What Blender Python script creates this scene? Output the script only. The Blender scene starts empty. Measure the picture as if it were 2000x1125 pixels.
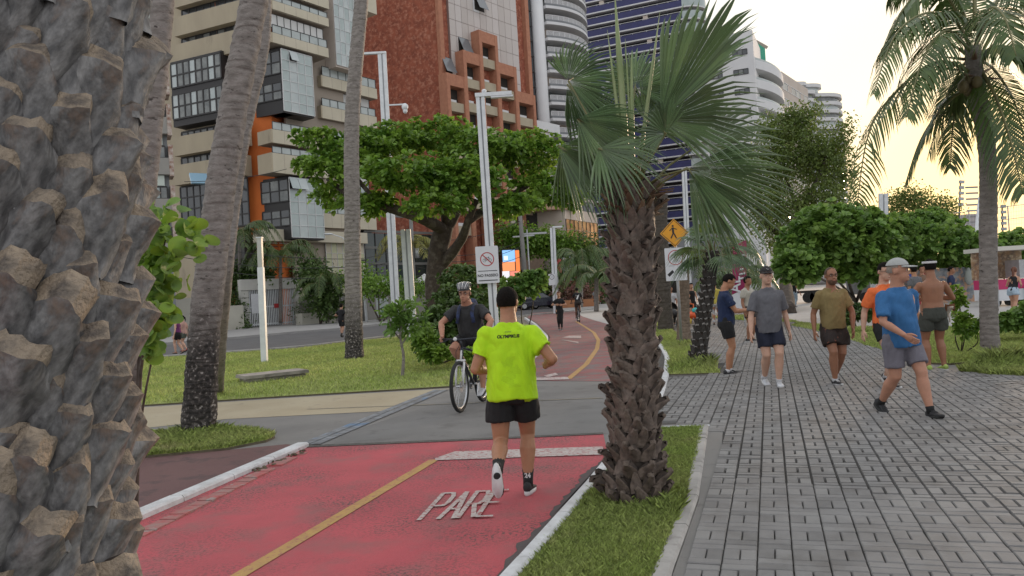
import bpy, bmesh, math, random
import numpy as np
from mathutils import Vector, Matrix, noise
from mathutils.bvhtree import BVHTree
random.seed(7); np.random.seed(7)
S = bpy.context.scene
COL = S.collection
PI = math.pi
# ---------------------------------------------------------------- camera
F_PX, CAM_H = 1500.0, 1.6
CM = Matrix.Rotation(PI/2 + math.atan(15.5/F_PX), 3, 'X') @ Matrix.Rotation(math.radians(-3.4), 3, 'Z')
cam = bpy.data.objects.new('camera', bpy.data.cameras.new('camera'))
COL.objects.link(cam)
cam.data.sensor_width = 36.0; cam.data.lens = 36.0*F_PX/2000.0
cam.data.clip_start = 0.05; cam.data.clip_end = 3000
cam.matrix_world = Matrix.Translation((0, 0, CAM_H)) @ CM.to_4x4()
S.camera = cam
# ---------------------------------------------------------------- light
SUN_AZ, SUN_EL = math.radians(31), math.radians(5)
w = bpy.data.worlds.new('World'); S.world = w; w.use_nodes = True
nt = w.node_tree; nt.nodes.clear()
out = nt.nodes.new('ShaderNodeOutputWorld'); bg = nt.nodes.new('ShaderNodeBackground')
sky = nt.nodes.new('ShaderNodeTexSky'); sky.sky_type = 'NISHITA'; sky.sun_disc = False
sky.sun_elevation = SUN_EL; sky.sun_rotation = SUN_AZ
sky.air_density = 1.0; sky.dust_density = 3.5; sky.ozone_density = 1.5
# thin high cloud veil that levels the clear-sky blue towards pale grey
veil = nt.nodes.new('ShaderNodeMix'); veil.data_type = 'RGBA'
veil.inputs['Factor'].default_value = 0.92
# the veil turns peach towards the low sun and pinkish along the horizon
tcw = nt.nodes.new('ShaderNodeTexCoord'); vd = nt.nodes.new('ShaderNodeVectorMath'); vd.operation = 'DOT_PRODUCT'
vd.inputs[1].default_value = (math.sin(SUN_AZ)*math.cos(SUN_EL), math.cos(SUN_AZ)*math.cos(SUN_EL), math.sin(SUN_EL))
nt.links.new(tcw.outputs['Generated'], vd.inputs[0])
vr = nt.nodes.new('ShaderNodeValToRGB'); el_ = vr.color_ramp.elements; vr.color_ramp.interpolation = 'EASE'
el_[0].position = .80; el_[0].color = (5.3/8, 5.4/8, 5.6/8, 1); el_[1].position = 1.0; el_[1].color = (1, .76, .40, 1)
e_ = el_.new(.955); e_.color = (6.3/8, 6.15/8, 5.7/8, 1); e_ = el_.new(.987); e_.color = (7.3/8, 6.5/8, 5.0/8, 1)
vs_ = nt.nodes.new('ShaderNodeVectorMath'); vs_.operation = 'SCALE'; vs_.inputs['Scale'].default_value = 8.0
nt.links.new(vd.outputs['Value'], vr.inputs['Fac']); nt.links.new(vr.outputs['Color'], vs_.inputs[0]); nt.links.new(vs_.outputs['Vector'], veil.inputs['B'])
nt.links.new(sky.outputs['Color'], veil.inputs['A'])
nt.links.new(veil.outputs['Result'], bg.inputs['Color'])
bg.inputs['Strength'].default_value = 0.12
nt.links.new(bg.outputs[0], out.inputs[0])
sl = bpy.data.lights.new('sun', 'SUN'); sl.energy = 2.8; sl.angle = math.radians(10); sl.color = (1.0, 0.72, 0.48)
sun = bpy.data.objects.new('sun', sl); COL.objects.link(sun)
sdir = Vector((math.sin(SUN_AZ)*math.cos(SUN_EL), math.cos(SUN_AZ)*math.cos(SUN_EL), math.sin(SUN_EL)))
sun.rotation_euler = sdir.to_track_quat('Z', 'Y').to_euler(); sun.location = (20, 20, 30)
S.view_settings.view_transform = 'Standard'; S.view_settings.look = 'None'
S.view_settings.gamma = 1.0; S.view_settings.use_curve_mapping = False
S.view_settings.exposure = 0.64
S.render.engine = 'CYCLES'
S.cycles.max_bounces = 6; S.cycles.transparent_max_bounces = 8
# ---------------------------------------------------------------- placing helpers (measured from the photograph)
def ray(px, py): return CM @ Vector(((px-1000)/F_PX, (562.5-py)/F_PX, -1.0))
def G(px, py, z=0.0):
    d = ray(px, py); t = (z-CAM_H)/d.z
    return Vector((d.x*t, d.y*t, z))
def D(px, py, Y):
    d = ray(px, py); t = Y/d.y
    return Vector((d.x*t, Y, CAM_H+d.z*t))
# ---------------------------------------------------------------- mesh builder
class MB:
    def __init__(s): s.v = []; s.f = []; s.m = []; s.mi = 0; s.sm = []; s.smooth = False
    def add(s, vs, fs):
        o = len(s.v); s.v.extend([tuple(v) for v in vs])
        for f in fs: s.f.append(tuple(i+o for i in f)); s.m.append(s.mi); s.sm.append(s.smooth)
        return s
    def box(s, a, b, M=None):
        x0, y0, z0 = a; x1, y1, z1 = b
        vs = [Vector(p) for p in ((x0,y0,z0),(x1,y0,z0),(x1,y1,z0),(x0,y1,z0),(x0,y0,z1),(x1,y0,z1),(x1,y1,z1),(x0,y1,z1))]
        if M is not None: vs = [M @ p for p in vs]
        return s.add(vs, [(0,3,2,1),(4,5,6,7),(0,1,5,4),(1,2,6,5),(2,3,7,6),(3,0,4,7)])
    def rings(s, rings, cap=True, closed=False):
        n = len(rings[0]); vs = [p for r in rings for p in r]; fs = []
        k = len(rings)
        for i in range(k if closed else k-1):
            for j in range(n):
                a = i*n+j; b = i*n+(j+1) % n; c = ((i+1) % k)*n+(j+1) % n; d = ((i+1) % k)*n+j
                fs.append((a, b, c, d))
        if cap and not closed:
            fs.append(tuple(range(n-1, -1, -1))); fs.append(tuple((k-1)*n+j for j in range(n)))
        return s.add(vs, fs)
    def tube(s, pts, rad, n=8, cap=True, closed=False, ref=None):
        pts = [Vector(p) for p in pts]; k = len(pts); rs = []
        if not hasattr(rad, '__len__'): rad = [rad]*k
        prev = None
        for i, p in enumerate(pts):
            if closed: t = pts[(i+1) % k]-pts[i-1]
            else: t = pts[min(i+1, k-1)]-pts[max(i-1, 0)]
            t.normalize()
            if prev is None:
                a = Vector(ref) if ref else (Vector((0, 0, 1)) if abs(t.z) < .9 else Vector((1, 0, 0)))
                x = t.cross(a).normalized()
            else: x = (prev-t*prev.dot(t)).normalized()
            prev = x; y = t.cross(x)
            r = rad[i]; rx, ry = (r if hasattr(r, '__len__') else (r, r))
            rs.append([p+x*(rx*math.cos(2*PI*j/n))+y*(ry*math.sin(2*PI*j/n)) for j in range(n)])
        return s.rings(rs, cap, closed)
    def cyl(s, a, b, r, n=10, r2=None): return s.tube([a, b], [r, r if r2 is None else r2], n)
    def ell(s, c, r, M=None, nu=12, nv=8, keep=None):
        c = Vector(c); vs = []; fs = []
        for i in range(nv+1):
            th = PI*i/nv
            for j in range(nu):
                ph = 2*PI*j/nu
                p = Vector((r[0]*math.sin(th)*math.cos(ph), r[1]*math.sin(th)*math.sin(ph), r[2]*math.cos(th)))
                vs.append(c + (M @ p if M is not None else p))
        for i in range(nv):
            for j in range(nu):
                q = (i*nu+j, (i+1)*nu+j, (i+1)*nu+(j+1) % nu, i*nu+(j+1) % nu)
                if keep is not None:
                    th = PI*(i+.5)/nv; ph = 2*PI*(j+.5)/nu
                    if not keep(Vector((math.sin(th)*math.cos(ph), math.sin(th)*math.sin(ph), math.cos(th)))): continue
                if i == 0: q = (q[0], q[1], q[2])
                elif i == nv-1: q = (q[0], q[1], q[3])
                fs.append(q)
        return s.add(vs, fs)
    def prism(s, poly, z0, z1):
        n = len(poly); vs = [(p[0], p[1], z0) for p in poly]+[(p[0], p[1], z1) for p in poly]
        fs = [tuple(range(n-1, -1, -1)), tuple(range(n, 2*n))]+[(i, (i+1) % n, n+(i+1) % n, n+i) for i in range(n)]
        return s.add(vs, fs)
    def mesh(s, name, mats):
        me = bpy.data.meshes.new(name); me.from_pydata(s.v, [], s.f)
        for m in (mats if isinstance(mats, (list, tuple)) else [mats]): me.materials.append(m)
        if s.f:
            me.polygons.foreach_set('material_index', s.m); me.polygons.foreach_set('use_smooth', s.sm)
        me.update(); return me
    def build(s, name, mats, parent=None, **k):
        return link(name, s.mesh(name, mats), parent, **k)
def npmesh(name, V, Fc, mats, smooth=False):
    me = bpy.data.meshes.new(name); V = np.asarray(V, dtype=np.float32); Fc = np.asarray(Fc, dtype=np.int32)
    n, k = Fc.shape
    me.vertices.add(len(V)); me.vertices.foreach_set('co', V.ravel())
    me.loops.add(n*k); me.loops.foreach_set('vertex_index', Fc.ravel())
    me.polygons.add(n); me.polygons.foreach_set('loop_start', np.arange(0, n*k, k, dtype=np.int32))
    if smooth: me.polygons.foreach_set('use_smooth', np.ones(n, dtype=bool))
    me.update(calc_edges=True)
    for m in (mats if isinstance(mats, (list, tuple)) else [mats]): me.materials.append(m)
    return me
def link(name, data, parent=None, loc=None, label=None, cat=None, group=None, kind=None):
    o = bpy.data.objects.new(name, data); COL.objects.link(o)
    if parent is not None: o.parent = parent
    if loc is not None: o.location = loc
    return tag(o, label, cat, group, kind)
def tag(o, label=None, cat=None, group=None, kind=None):
    if label: o['label'] = label
    if cat: o['category'] = cat
    if group: o['group'] = group
    if kind: o['kind'] = kind
    return o
def thing(name, label, cat, loc=(0, 0, 0), rz=0.0, group=None):
    o = link(name, None, None, loc, label, cat, group); o.rotation_euler = (0, 0, rz); o.empty_display_size = .2
    return o
def copy_tree(o, parent=None):
    c = o.copy(); COL.objects.link(c)
    if parent is not None: c.parent = parent
    for ch in list(o.children): copy_tree(ch, c)
    return c
# ---------------------------------------------------------------- materials
MATS = {}
def M(name, c1, c2=None, sc=3.0, rough=.8, bump=0.0, bsc=30.0, metal=0.0, trans=0.0, c3=None, sc3=1.0, stretch=None, thr=(.35, .65), thr3=(.5, .62), obj=True, spec=None, isl=0.0, vor=False, sss=0.0, emis=0.0):
    m = bpy.data.materials.new(name); m.use_nodes = True; MATS[name] = m
    n = m.node_tree.nodes; L = m.node_tree.links; b = n['Principled BSDF']
    c4 = lambda c: (c[0], c[1], c[2], 1)
    b.inputs['Base Color'].default_value = c4(c1); b.inputs['Roughness'].default_value = rough; b.inputs['Metallic'].default_value = metal
    if spec is not None: b.inputs['Specular IOR Level'].default_value = spec
    tc = n.new('ShaderNodeTexCoord'); vec = tc.outputs['Object'] if obj else n.new('ShaderNodeNewGeometry').outputs['Position']
    if stretch:
        mp = n.new('ShaderNodeMapping'); mp.inputs['Scale'].default_value = stretch; L.new(vec, mp.inputs['Vector']); vec = mp.outputs['Vector']
    col = None
    def noise_mix(A, B, scale, t, det=6):
        nz = n.new('ShaderNodeTexNoise'); nz.inputs['Scale'].default_value = scale; nz.inputs['Detail'].default_value = det; nz.inputs['Roughness'].default_value = .62
        L.new(vec, nz.inputs['Vector'])
        r = n.new('ShaderNodeValToRGB'); r.color_ramp.elements[0].position = t[0]; r.color_ramp.elements[1].position = t[1]
        L.new(nz.outputs['Fac'], r.inputs['Fac'])
        mx = n.new('ShaderNodeMix'); mx.data_type = 'RGBA'; L.new(r.outputs['Color'], mx.inputs['Factor'])
        if isinstance(A, tuple): mx.inputs['A'].default_value = c4(A)
        else: L.new(A, mx.inputs['A'])
        mx.inputs['B'].default_value = c4(B)
        return mx.outputs['Result']
    if c2 is not None: col = noise_mix(tuple(c1), c2, sc, thr)
    if c3 is not None: col = noise_mix(col if col is not None else tuple(c1), c3, sc3, thr3)
    if isl > 0:
        g = n.new('ShaderNodeNewGeometry'); mr = n.new('ShaderNodeMapRange'); mr.inputs['To Min'].default_value = 1-isl; mr.inputs['To Max'].default_value = 1+isl
        L.new(g.outputs['Random Per Island'], mr.inputs['Value'])
        mu = n.new('ShaderNodeVectorMath'); mu.operation = 'SCALE'; L.new(mr.outputs['Result'], mu.inputs['Scale'])
        if col is None: mu.inputs[0].default_value = c1[:3]
        else: L.new(col, mu.inputs[0])
        col = mu.outputs['Vector']
    if col is not None: L.new(col, b.inputs['Base Color'])
    if bump:
        if vor:
            nz = n.new('ShaderNodeTexVoronoi'); nz.inputs['Scale'].default_value = bsc; L.new(vec, nz.inputs['Vector']); h = nz.outputs['Distance']
        else:
            nz = n.new('ShaderNodeTexNoise'); nz.inputs['Scale'].default_value = bsc; nz.inputs['Detail'].default_value = 5; L.new(vec, nz.inputs['Vector']); h = nz.outputs['Fac']
        bp = n.new('ShaderNodeBump'); bp.inputs['Strength'].default_value = min(1, bump); bp.inputs['Distance'].default_value = .01*max(1, bump)
        L.new(h, bp.inputs['Height']); L.new(bp.outputs['Normal'], b.inputs['Normal'])
    if sss:
        b.inputs['Subsurface Weight'].default_value = sss; b.inputs['Subsurface Radius'].default_value = (.02, .008, .004)
    if emis:
        b.inputs['Emission Strength'].default_value = emis
        if col is not None: L.new(col, b.inputs['Emission Color'])
        else: b.inputs['Emission Color'].default_value = c4(c1)
    if trans:
        o = n['Material Output']; t = n.new('ShaderNodeBsdfTranslucent'); ms = n.new('ShaderNodeMixShader'); ms.inputs[0].default_value = trans
        if col is not None: L.new(col, t.inputs['Color'])
        else: t.inputs['Color'].default_value = c4(c1)
        L.new(b.outputs[0], ms.inputs[1]); L.new(t.outputs[0], ms.inputs[2]); L.new(ms.outputs[0], o.inputs['Surface'])
    return m
asphalt = M('asphalt', (.085,.083,.085), (.12,.117,.117), 1.2, .9, .5, 90, c3=(.15,.147,.143), sc3=40, thr3=(.58,.75))
concrete = M('concrete', (.17,.165,.158), (.215,.207,.195), .8, .9, .35, 60, c3=(.13,.125,.12), sc3=5, thr3=(.6,.75))
conc_light = M('plaza_concrete', (.36,.35,.34), (.43,.42,.40), .5, .9, .2, 40, c3=(.3,.29,.28), sc3=3, thr3=(.55,.7))
tan_m = M('tan_concrete', (.36,.30,.20), (.42,.36,.25), 1.0, .9, .3, 60, c3=(.26,.22,.16), sc3=4, thr3=(.58,.74))
paver_m = [M('paver_grey_%s' % k, c, c2, 5, .88, .45, 90, c3=(.125,.115,.105), sc3=1.7, thr3=(.50,.78), obj=False) for k, c, c2 in
    (('mid',(.195,.19,.186),(.235,.229,.223)), ('pale',(.225,.22,.214),(.26,.254,.246)), ('dark',(.16,.156,.152),(.2,.195,.19)))]
joint_m = M('joint_sand', (.06,.056,.05), (.12,.11,.10), 20, .95, .5, 120)
kerb_w = M('whitewashed_kerb', (.66,.67,.68), (.5,.5,.5), 6, .85, .5, 50, c3=(.22,.21,.2), sc3=5, thr3=(.6,.74))
kerb_g = M('stone_kerb', (.3,.29,.275), (.4,.385,.365), 5, .9, .6, 40, c3=(.17,.16,.15), sc3=3, thr3=(.55,.7))
soil = M('soil', (.09,.075,.05), (.13,.11,.07), 6, .95, .6, 50)
lawn_m = M('lawn', (.20,.25,.06), (.28,.31,.09), 1.6, .95, .8, 60, c3=(.34,.33,.15), sc3=.7, thr3=(.55,.75))
white_paint = M('white_metal_paint', (.72,.74,.76), (.6,.62,.64), 4, .45)
road_white = M('road_paint_white', (.52,.47,.44), (.42,.36,.34), 12, .8, .5, 90, c3=(.36,.12,.12), sc3=26, thr3=(.52,.62))
road_yellow = M('road_paint_yellow', (.5,.31,.10), (.42,.25,.1), 8, .8, .5, 90, c3=(.36,.13,.11), sc3=26, thr3=(.54,.66))
# ================================================================ GROUND
def red_material(name, base, base2, wear, thr):
    m = M(name, base, base2, 1.3, .78, .7, 95, c3=wear, sc3=2.2, thr3=thr)
    n = m.node_tree.nodes; L = m.node_tree.links; b = n['Principled BSDF']
    src = b.inputs['Base Color'].links[0].from_socket
    tc = n.new('ShaderNodeTexCoord')
    big = n.new('ShaderNodeTexNoise'); big.inputs['Scale'].default_value = .9; big.inputs['Detail'].default_value = 3
    fine = n.new('ShaderNodeTexNoise'); fine.inputs['Scale'].default_value = 42; fine.inputs['Detail'].default_value = 4; fine.inputs['Roughness'].default_value = .7
    L.new(tc.outputs['Object'], big.inputs['Vector']); L.new(tc.outputs['Object'], fine.inputs['Vector'])
    r1 = n.new('ShaderNodeMapRange'); r1.inputs['From Min'].default_value = .40; r1.inputs['From Max'].default_value = .62; L.new(big.outputs['Fac'], r1.inputs['Value'])
    r2 = n.new('ShaderNodeMapRange'); r2.inputs['From Min'].default_value = .50; r2.inputs['From Max'].default_value = .57; L.new(fine.outputs['Fac'], r2.inputs['Value'])
    mu = n.new('ShaderNodeMath'); mu.operation = 'MULTIPLY'; L.new(r1.outputs[0], mu.inputs[0]); L.new(r2.outputs[0], mu.inputs[1])
    mx = n.new('ShaderNodeMix'); mx.data_type = 'RGBA'; L.new(mu.outputs[0], mx.inputs['Factor']); L.new(src, mx.inputs['A']); mx.inputs['B'].default_value = (.09,.062,.06,1)
    L.new(mx.outputs['Result'], b.inputs['Base Color'])
    return m
red_m = red_material('red_lane_paint', (.50,.088,.105), (.42,.078,.092), (.30,.11,.11), (.48,.72))
red_far = red_material('red_lane_faded', (.33,.095,.09), (.26,.1,.095), (.19,.15,.145), (.42,.6))
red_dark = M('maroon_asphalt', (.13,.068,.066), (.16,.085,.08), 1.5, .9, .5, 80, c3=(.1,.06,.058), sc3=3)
worn = M('worn_asphalt', (.075,.066,.066), (.11,.085,.083), 2, .85, .5, 90)
def sheet(name, poly, z, m, kind='structure'):
    me = bpy.data.meshes.new(name); bm = bmesh.new()
    vs = [bm.verts.new((p[0], p[1], z)) for p in poly]; f = bm.faces.new(vs); bmesh.ops.recalc_face_normals(bm, faces=[f])
    if f.normal.z < 0: f.normal_flip()
    bmesh.ops.triangulate(bm, faces=[f]); bm.to_mesh(me); bm.free(); me.materials.append(m)
    return link(name, me, kind=kind)
gp = lambda L_: [G(*p) for p in L_]
sheet('ground', [(-900,-20),(900,-20),(900,1500),(-900,1500)], -.03, M('earth', (.16,.14,.11), (.22,.19,.15), .3, .95, .3, 8))
sheet('pavement', [(-22,-3),(14,-3),(14,17),(3.2,17.5),(1.5,17),(-1.5,15.5),(-22,14.5)], 0, concrete)
# street and far pavement
road_near = [(-200,760),(270,700),(583,679),(791,653),(900,636),(1019,617),(1162,603),(1230,597)]
road_far = [(1300,585),(1230,588),(1100,592),(900,612),(760,633),(662,644),(560,652),(390,668),(-200,712)]
sheet('road', gp(road_near+road_far), -.02, asphalt)
far_walk = gp([(1300,582),(1230,584.5),(1000,600),(860,612),(740,622),(590,633),(480,640),(300,652),(-200,690)]+road_far[::-1])
mbp = MB(); mbp.prism([(p.x, p.y) for p in far_walk[::-1]], -.02, .12); mbp.build('sidewalk', M('sidewalk_concrete', (.27,.265,.26), (.33,.32,.31), .6, .9, .3, 20), kind='structure')
# lanes
RL0, RL1 = Vector((-4.05,1.0,0)), Vector((-2.48,8.92,0))
near_lane = [(-4.3,.2),(-3.06,5.98),(-2.48,8.92),(.92,8.59),(.82,7.3),(.71,6.84),(-.1,4.41),(-1.5,.2)]
sheet('bike_lane_near', near_lane, .004, red_m)
wedge = [(.71,6.84),(-.1,4.41),(-1.2,1.1),(-1.62,1.1),(-.62,4.3),(-.18,5.2),(.25,6.0),(.42,6.5),(.6,7.3),(.8,7.5)]
jw = []
for (a, b) in zip([(-1.45,1.1),(-.42,4.0),(-.16,4.9),(.12,5.7),(.36,6.5),(.62,7.2)], [(-.42,4.0),(-.16,4.9),(.12,5.7),(.36,6.5),(.62,7.2),(.8,7.45)]):
    for i in range(12):
        t = i/12; x, y = a[0]+(b[0]-a[0])*t, a[1]+(b[1]-a[1])*t; jw.append((x+.10+.09*noise.noise(Vector((y*2.3, 1, 0)))+.05*noise.noise(Vector((y*9, 2, 0)))+.02*random.uniform(-1, 1), y))
sheet('worn_edge', [(.82,7.4),(.71,6.84),(-.1,4.41),(-1.2,1.1)]+jw, .008, worn)
lane_left = [(950,743),(1040,703),(1071,680),(1074,658),(1050,632),(1030,620),(1040,611)]
lane_right = [(1120,607),(1141,620),(1180,631),(1240,648),(1283,668),(1301,700),(1297,740),(1292,746)]
sheet('bike_lane_far', gp(lane_left+lane_right), .004, red_far)
sheet('crossing_asphalt', gp([(1292,748),(950,757),(600,870),(1178,847),(1290,842)]), .002, M('crossing_concrete', (.15,.147,.142), (.19,.185,.178), 1.0, .9, .4, 70, c3=(.11,.105,.1), sc3=2.5, thr3=(.55,.75)))
sheet('tan_path', gp([(-400,880),(262,797),(560,778),(880,759),(777,802),(440,819),(270,838),(-400,930)]), .004, tan_m)
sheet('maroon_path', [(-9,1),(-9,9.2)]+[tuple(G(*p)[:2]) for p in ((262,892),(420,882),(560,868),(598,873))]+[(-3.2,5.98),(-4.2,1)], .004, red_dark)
sheet('lane_crack', gp([(598,871),(900,859),(1178,846),(1178,849.5),(900,862.5),(600,875)]), .010, joint_m)
# painted lines
def strip(name, A, B, w_, z, m, n=1):
    A = Vector(A[:2]); B = Vector(B[:2]); d = (B-A).normalized(); q = Vector((-d.y, d.x))*w_/2
    return sheet(name, [A-q, B-q, B+q, A+q], z, m)
strip('yellow_line', (-2.95,.5), (-.88,7.72), .105, .009, road_yellow)
bar = gp([(850,897),(888,884),(1178,874),(1178,890),(850,901)]); sheet('white_stop_bar', bar, .012, road_white)
strip('thin_yellow_line', G(600,800), G(1178,778), .05, .008, M('faded_yellow', (.3,.26,.17), (.2,.19,.17), 6, .9))
cl = [G(*p) for p in ((1110,741),(1145,712),(1166,682),(1169,665),(1160,650),(1140,637),(1125,628))]
mb = MB()
for i in range(len(cl)-1):
    A, B = cl[i], cl[i+1]; q0 = Vector((.06,0,0)); mb.add([A-q0+Vector((0,0,.009)), A+q0+Vector((0,0,.009)), B+q0+Vector((0,0,.009)), B-q0+Vector((0,0,.009))], [(0,1,2,3)])
mb.build('yellow_centre_line', road_yellow, kind='structure')
sheet('far_stop_bar', gp([(1045,739),(1108,737),(1112,742),(1043,744)]), .012, road_white)
for q in ([(1098,660),(1112,656),(1135,656),(1135,661)], [(1096,664),(1130,668),(1130,671)], [(1080,608),(1096,607),(1096,609)]):
    sheet('lane_arrow', gp(q), .012, road_white)
def text_mesh(s, size=1.0, extrude=0.0, bold=0.0):
    c = bpy.data.curves.new('t', 'FONT'); c.body = s; c.size = size; c.extrude = extrude; c.offset = bold; c.resolution_u = 3; c.align_x = 'CENTER'; c.align_y = 'CENTER'
    o = bpy.data.objects.new('t', c); COL.objects.link(o)
    me = bpy.data.meshes.new_from_object(o.evaluated_get(bpy.context.evaluated_depsgraph_get()))
    bpy.data.objects.remove(o); return me
def stroke_letters(name, strokes, O, U, V, wdt, z, m):
    mb = MB()
    for i, s_ in enumerate(strokes):
        for a, b in zip(s_[:-1], s_[1:]):
            A = O+U*a[0]+V*a[1]; B = O+U*b[0]+V*b[1]; d = (B-A).normalized()
            q = Vector((-d.y, d.x, 0))*wdt/2; A = A-d*wdt*.3; B = B+d*wdt*.3
            e = Vector((0, 0, len(mb.f)*.0004))
            mb.add([A-q+e, B-q+e, B+q+e, A+q+e], [(0,1,2,3)])
    o = mb.build(name, m, kind='structure'); o.location.z = z; return o
LET = {'P': [[(0,0),(0,1),(.6,1),(.75,.85),(.75,.6),(.6,.48),(0,.48)]], 'A': [[(0,0),(.38,1),(.76,0)],[(.14,.33),(.62,.33)]],
       'R': [[(0,0),(0,1),(.6,1),(.75,.85),(.75,.6),(.6,.48),(0,.48)],[(.35,.48),(.78,0)]], 'E': [[(.72,0),(0,0),(0,1),(.72,1)],[(0,.5),(.6,.5)]]}
O = G(819,1018); U = (G(962,1012)-O)/3.7; Vv = (G(866,966)-O)
st = [[(x+i*.98, y) for x, y in s_] for i, ch in enumerate('PARE') for s_ in LET[ch]]
stroke_letters('road_lettering', st, O, U, Vv, .038, .0125, road_white)
sheet('tan_far_mark', gp([(1062,735),(1085,729),(1090,733),(1070,738)]), .0125, road_white)
# tactile strip along the crossing
mb = MB(); A, B = G(604,869), G(862,762); n_ = 46
tac = M('worn_blue_tactile', (.27,.29,.31), (.15,.15,.155), 7, .85, .5, 50, c3=(.12,.22,.36), sc3=1.1, thr3=(.56,.66))
for i in range(n_):
    p = A.lerp(B, (i+.5)/n_); d = (B-A).normalized(); q = Vector((-d.y, d.x, 0))
    for j in (-1, 1):
        c = p+q*j*.075; e = d*((B-A).length/n_*.46); r_ = q*.066
        mb.add([c-e-r_+Vector((0,0,.012)), c+e-r_+Vector((0,0,.012)), c+e+r_+Vector((0,0,.012)), c-e+r_+Vector((0,0,.012))], [(0,1,2,3)])
mb.build('tactile_paving_strip', tac, kind='structure')
# kerbs: each stone its own piece
def kerb(name, line, wdt, h, m, length=1.0, z0=-.05, jitter=.004):
    root = link(name, None, kind='structure'); root.empty_display_size = .2
    pts = [Vector((p[0], p[1], 0)) for p in line]; cum = [0]
    for a, b in zip(pts[:-1], pts[1:]): cum.append(cum[-1]+(b-a).length)
    def at(s_):
        s_ = min(max(s_, 0), cum[-1])
        for i in range(len(pts)-1):
            if s_ <= cum[i+1]: return pts[i].lerp(pts[i+1], (s_-cum[i])/max(1e-6, cum[i+1]-cum[i]))
    k = max(1, int(round(cum[-1]/length))); st_ = cum[-1]/k
    for i in range(k):
        a, b = at(i*st_+.006), at((i+1)*st_-.006); d = (b-a).normalized(); q = Vector((-d.y, d.x, 0))*wdt/2
        mb = MB(); bv = min(.018, wdt*.2); hh = h+random.uniform(-jitter, jitter)
        prof = [(-1, z0), (-1, hh-bv), (-1+bv/wdt*2, hh), (1-bv/wdt*2, hh), (1, hh-bv), (1, z0)]
        mb.rings([[a+q*t+Vector((0,0,z)) for t, z in prof], [b+q*t+Vector((0,0,z)) for t, z in prof]])
        o = mb.build('kerb_stone', m, root)
    return root
kerb('lane_kerb_left', [(-4.32,.6),(-3.13,5.98),(-2.52,8.9)], .15, .06, kerb_w, .8)
for i, (a, b, wd) in enumerate([((264,1050),(590,885),.1)]):
    A, B = G(*a), G(*b); gut = MB(); k = 22
    root = link('gutter_bricks', None, kind='structure')
    brk = M('gutter_brick_red', (.42,.09,.09), (.3,.2,.18), 5, .85, .5, 50, c3=(.3,.28,.26), sc3=6, thr3=(.56,.64))
    for j in range(k):
        p = A.lerp(B, (j+.04)/k); q_ = A.lerp(B, (j+.96)/k); d = (q_-p).normalized(); s_ = Vector((-d.y, d.x, 0))*.07
        if random.random() < .12: continue
        mb = MB(); h = .016+random.uniform(-.004, .006)
        mb.rings([[p-s_, p+s_, p+s_+Vector((0,0,h)), p-s_+Vector((0,0,h))], [q_-s_, q_+s_, q_+s_+Vector((0,0,h)), q_-s_+Vector((0,0,h))]])
        mb.build('brick', brk, root)
kerb('lane_kerb_right', [(-1.25,1.0),(-.07,4.41),(.74,6.84),(.84,7.2)], .10, .07, kerb_w, .9)
kerb('verge_kerb_paver_side', [(-.3,.9),(.72,4.22),(1.21,5.63),(2.03,8.52)], .11, .05, kerb_g, .7)
kerb('verge_kerb_far', [(1.5,8.6),(2.1,8.52)], .05, .045, kerb_w, .7)
kerb('lawn_kerb_white', gp([(975,737),(1036,704),(1064,680),(1067,660),(1046,636),(1026,623)]), .14, .1, kerb_w, 1.2)
kerb('verge_kerb_curved', gp([(1200,628),(1240,645),(1285,668),(1304,700),(1301,736),(1290,776),(1284,788)]), .11, .055, kerb_w, .9)
kerb('street_kerb', gp([(270,702),(583,681),(791,655),(900,638),(1019,618),(1162,604)]), .18, .1, kerb_g, 2.5)
# lawns
def prismz(name, poly, z, m, kind='structure'):
    mb = MB(); P_ = [(p[0], p[1]) for p in poly]
    ar = sum(P_[i][0]*P_[(i+1) % len(P_)][1]-P_[(i+1) % len(P_)][0]*P_[i][1] for i in range(len(P_)))
    if ar < 0: P_ = P_[::-1]
    o = sheet(name, P_, z, m, kind); k = len(P_); mb2 = MB(); mb2.add([(x, y, z) for x, y in P_]+[(x, y, -.03) for x, y in P_], [(i, (i+1) % k, k+(i+1) % k, k+i) for i in range(k)]); mb2.build('turf_edge', soil, o); return o
lawn_left = gp([(-300,840),(262,795),(560,776),(880,757),(960,739),(1030,706),(1060,681),(1063,661),(1042,637),(1000,628),(900,639),(791,656),(583,682),(270,703),(-300,765)])
prismz('lawn_left', lawn_left, .03, lawn_m)
island = gp([(100,925),(262,897),(440,880),(520,864),(537,856),(500,845),(430,845),(262,858),(100,875)])
prismz('grass_island', island, .03, lawn_m)
verge = [(-.25,.9),(-.02,4.41),(.79,6.84),(.9,7.2),(1.5,8.55),(2.0,8.48),(1.17,5.63),(.68,4.22),(-.38,.9)]
verge = [(-1.15,.9),(-.02,4.41),(.79,6.84),(.9,7.2),(1.3,8.55),(2.0,8.48),(1.17,5.63),(.68,4.22),(-.35,.9)]
prismz('grass_verge_near', verge, .03, lawn_m)
verge2 = gp([(1200,626),(1285,666),(1306,699),(1304,734),(1408,731),(1392,710),(1345,668),(1310,645),(1280,626)])
prismz('grass_verge_far', verge2, .03, lawn_m)
lawn_right = gp([(1545,638),(1590,647),(1662,667),(1704,681),(1802,711),(1856,713),(1907,709),(2200,700),(2300,640),(1900,642),(1760,641),(1640,641),(1560,632)])
prismz('lawn_right', lawn_right, .03, lawn_m)
mound = gp([(1873,728),(1900,722),(1935,716),(2000,712),(2200,708),(2200,748),(2000,739),(1930,736)])
prismz('grass_mound_right', mound, .034, lawn_m)
grass_back = gp([(1385,622),(1445,618),(1500,620),(1560,631),(1500,630),(1445,627)])
prismz('grass_strip_back', grass_back, .03, lawn_m)
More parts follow.
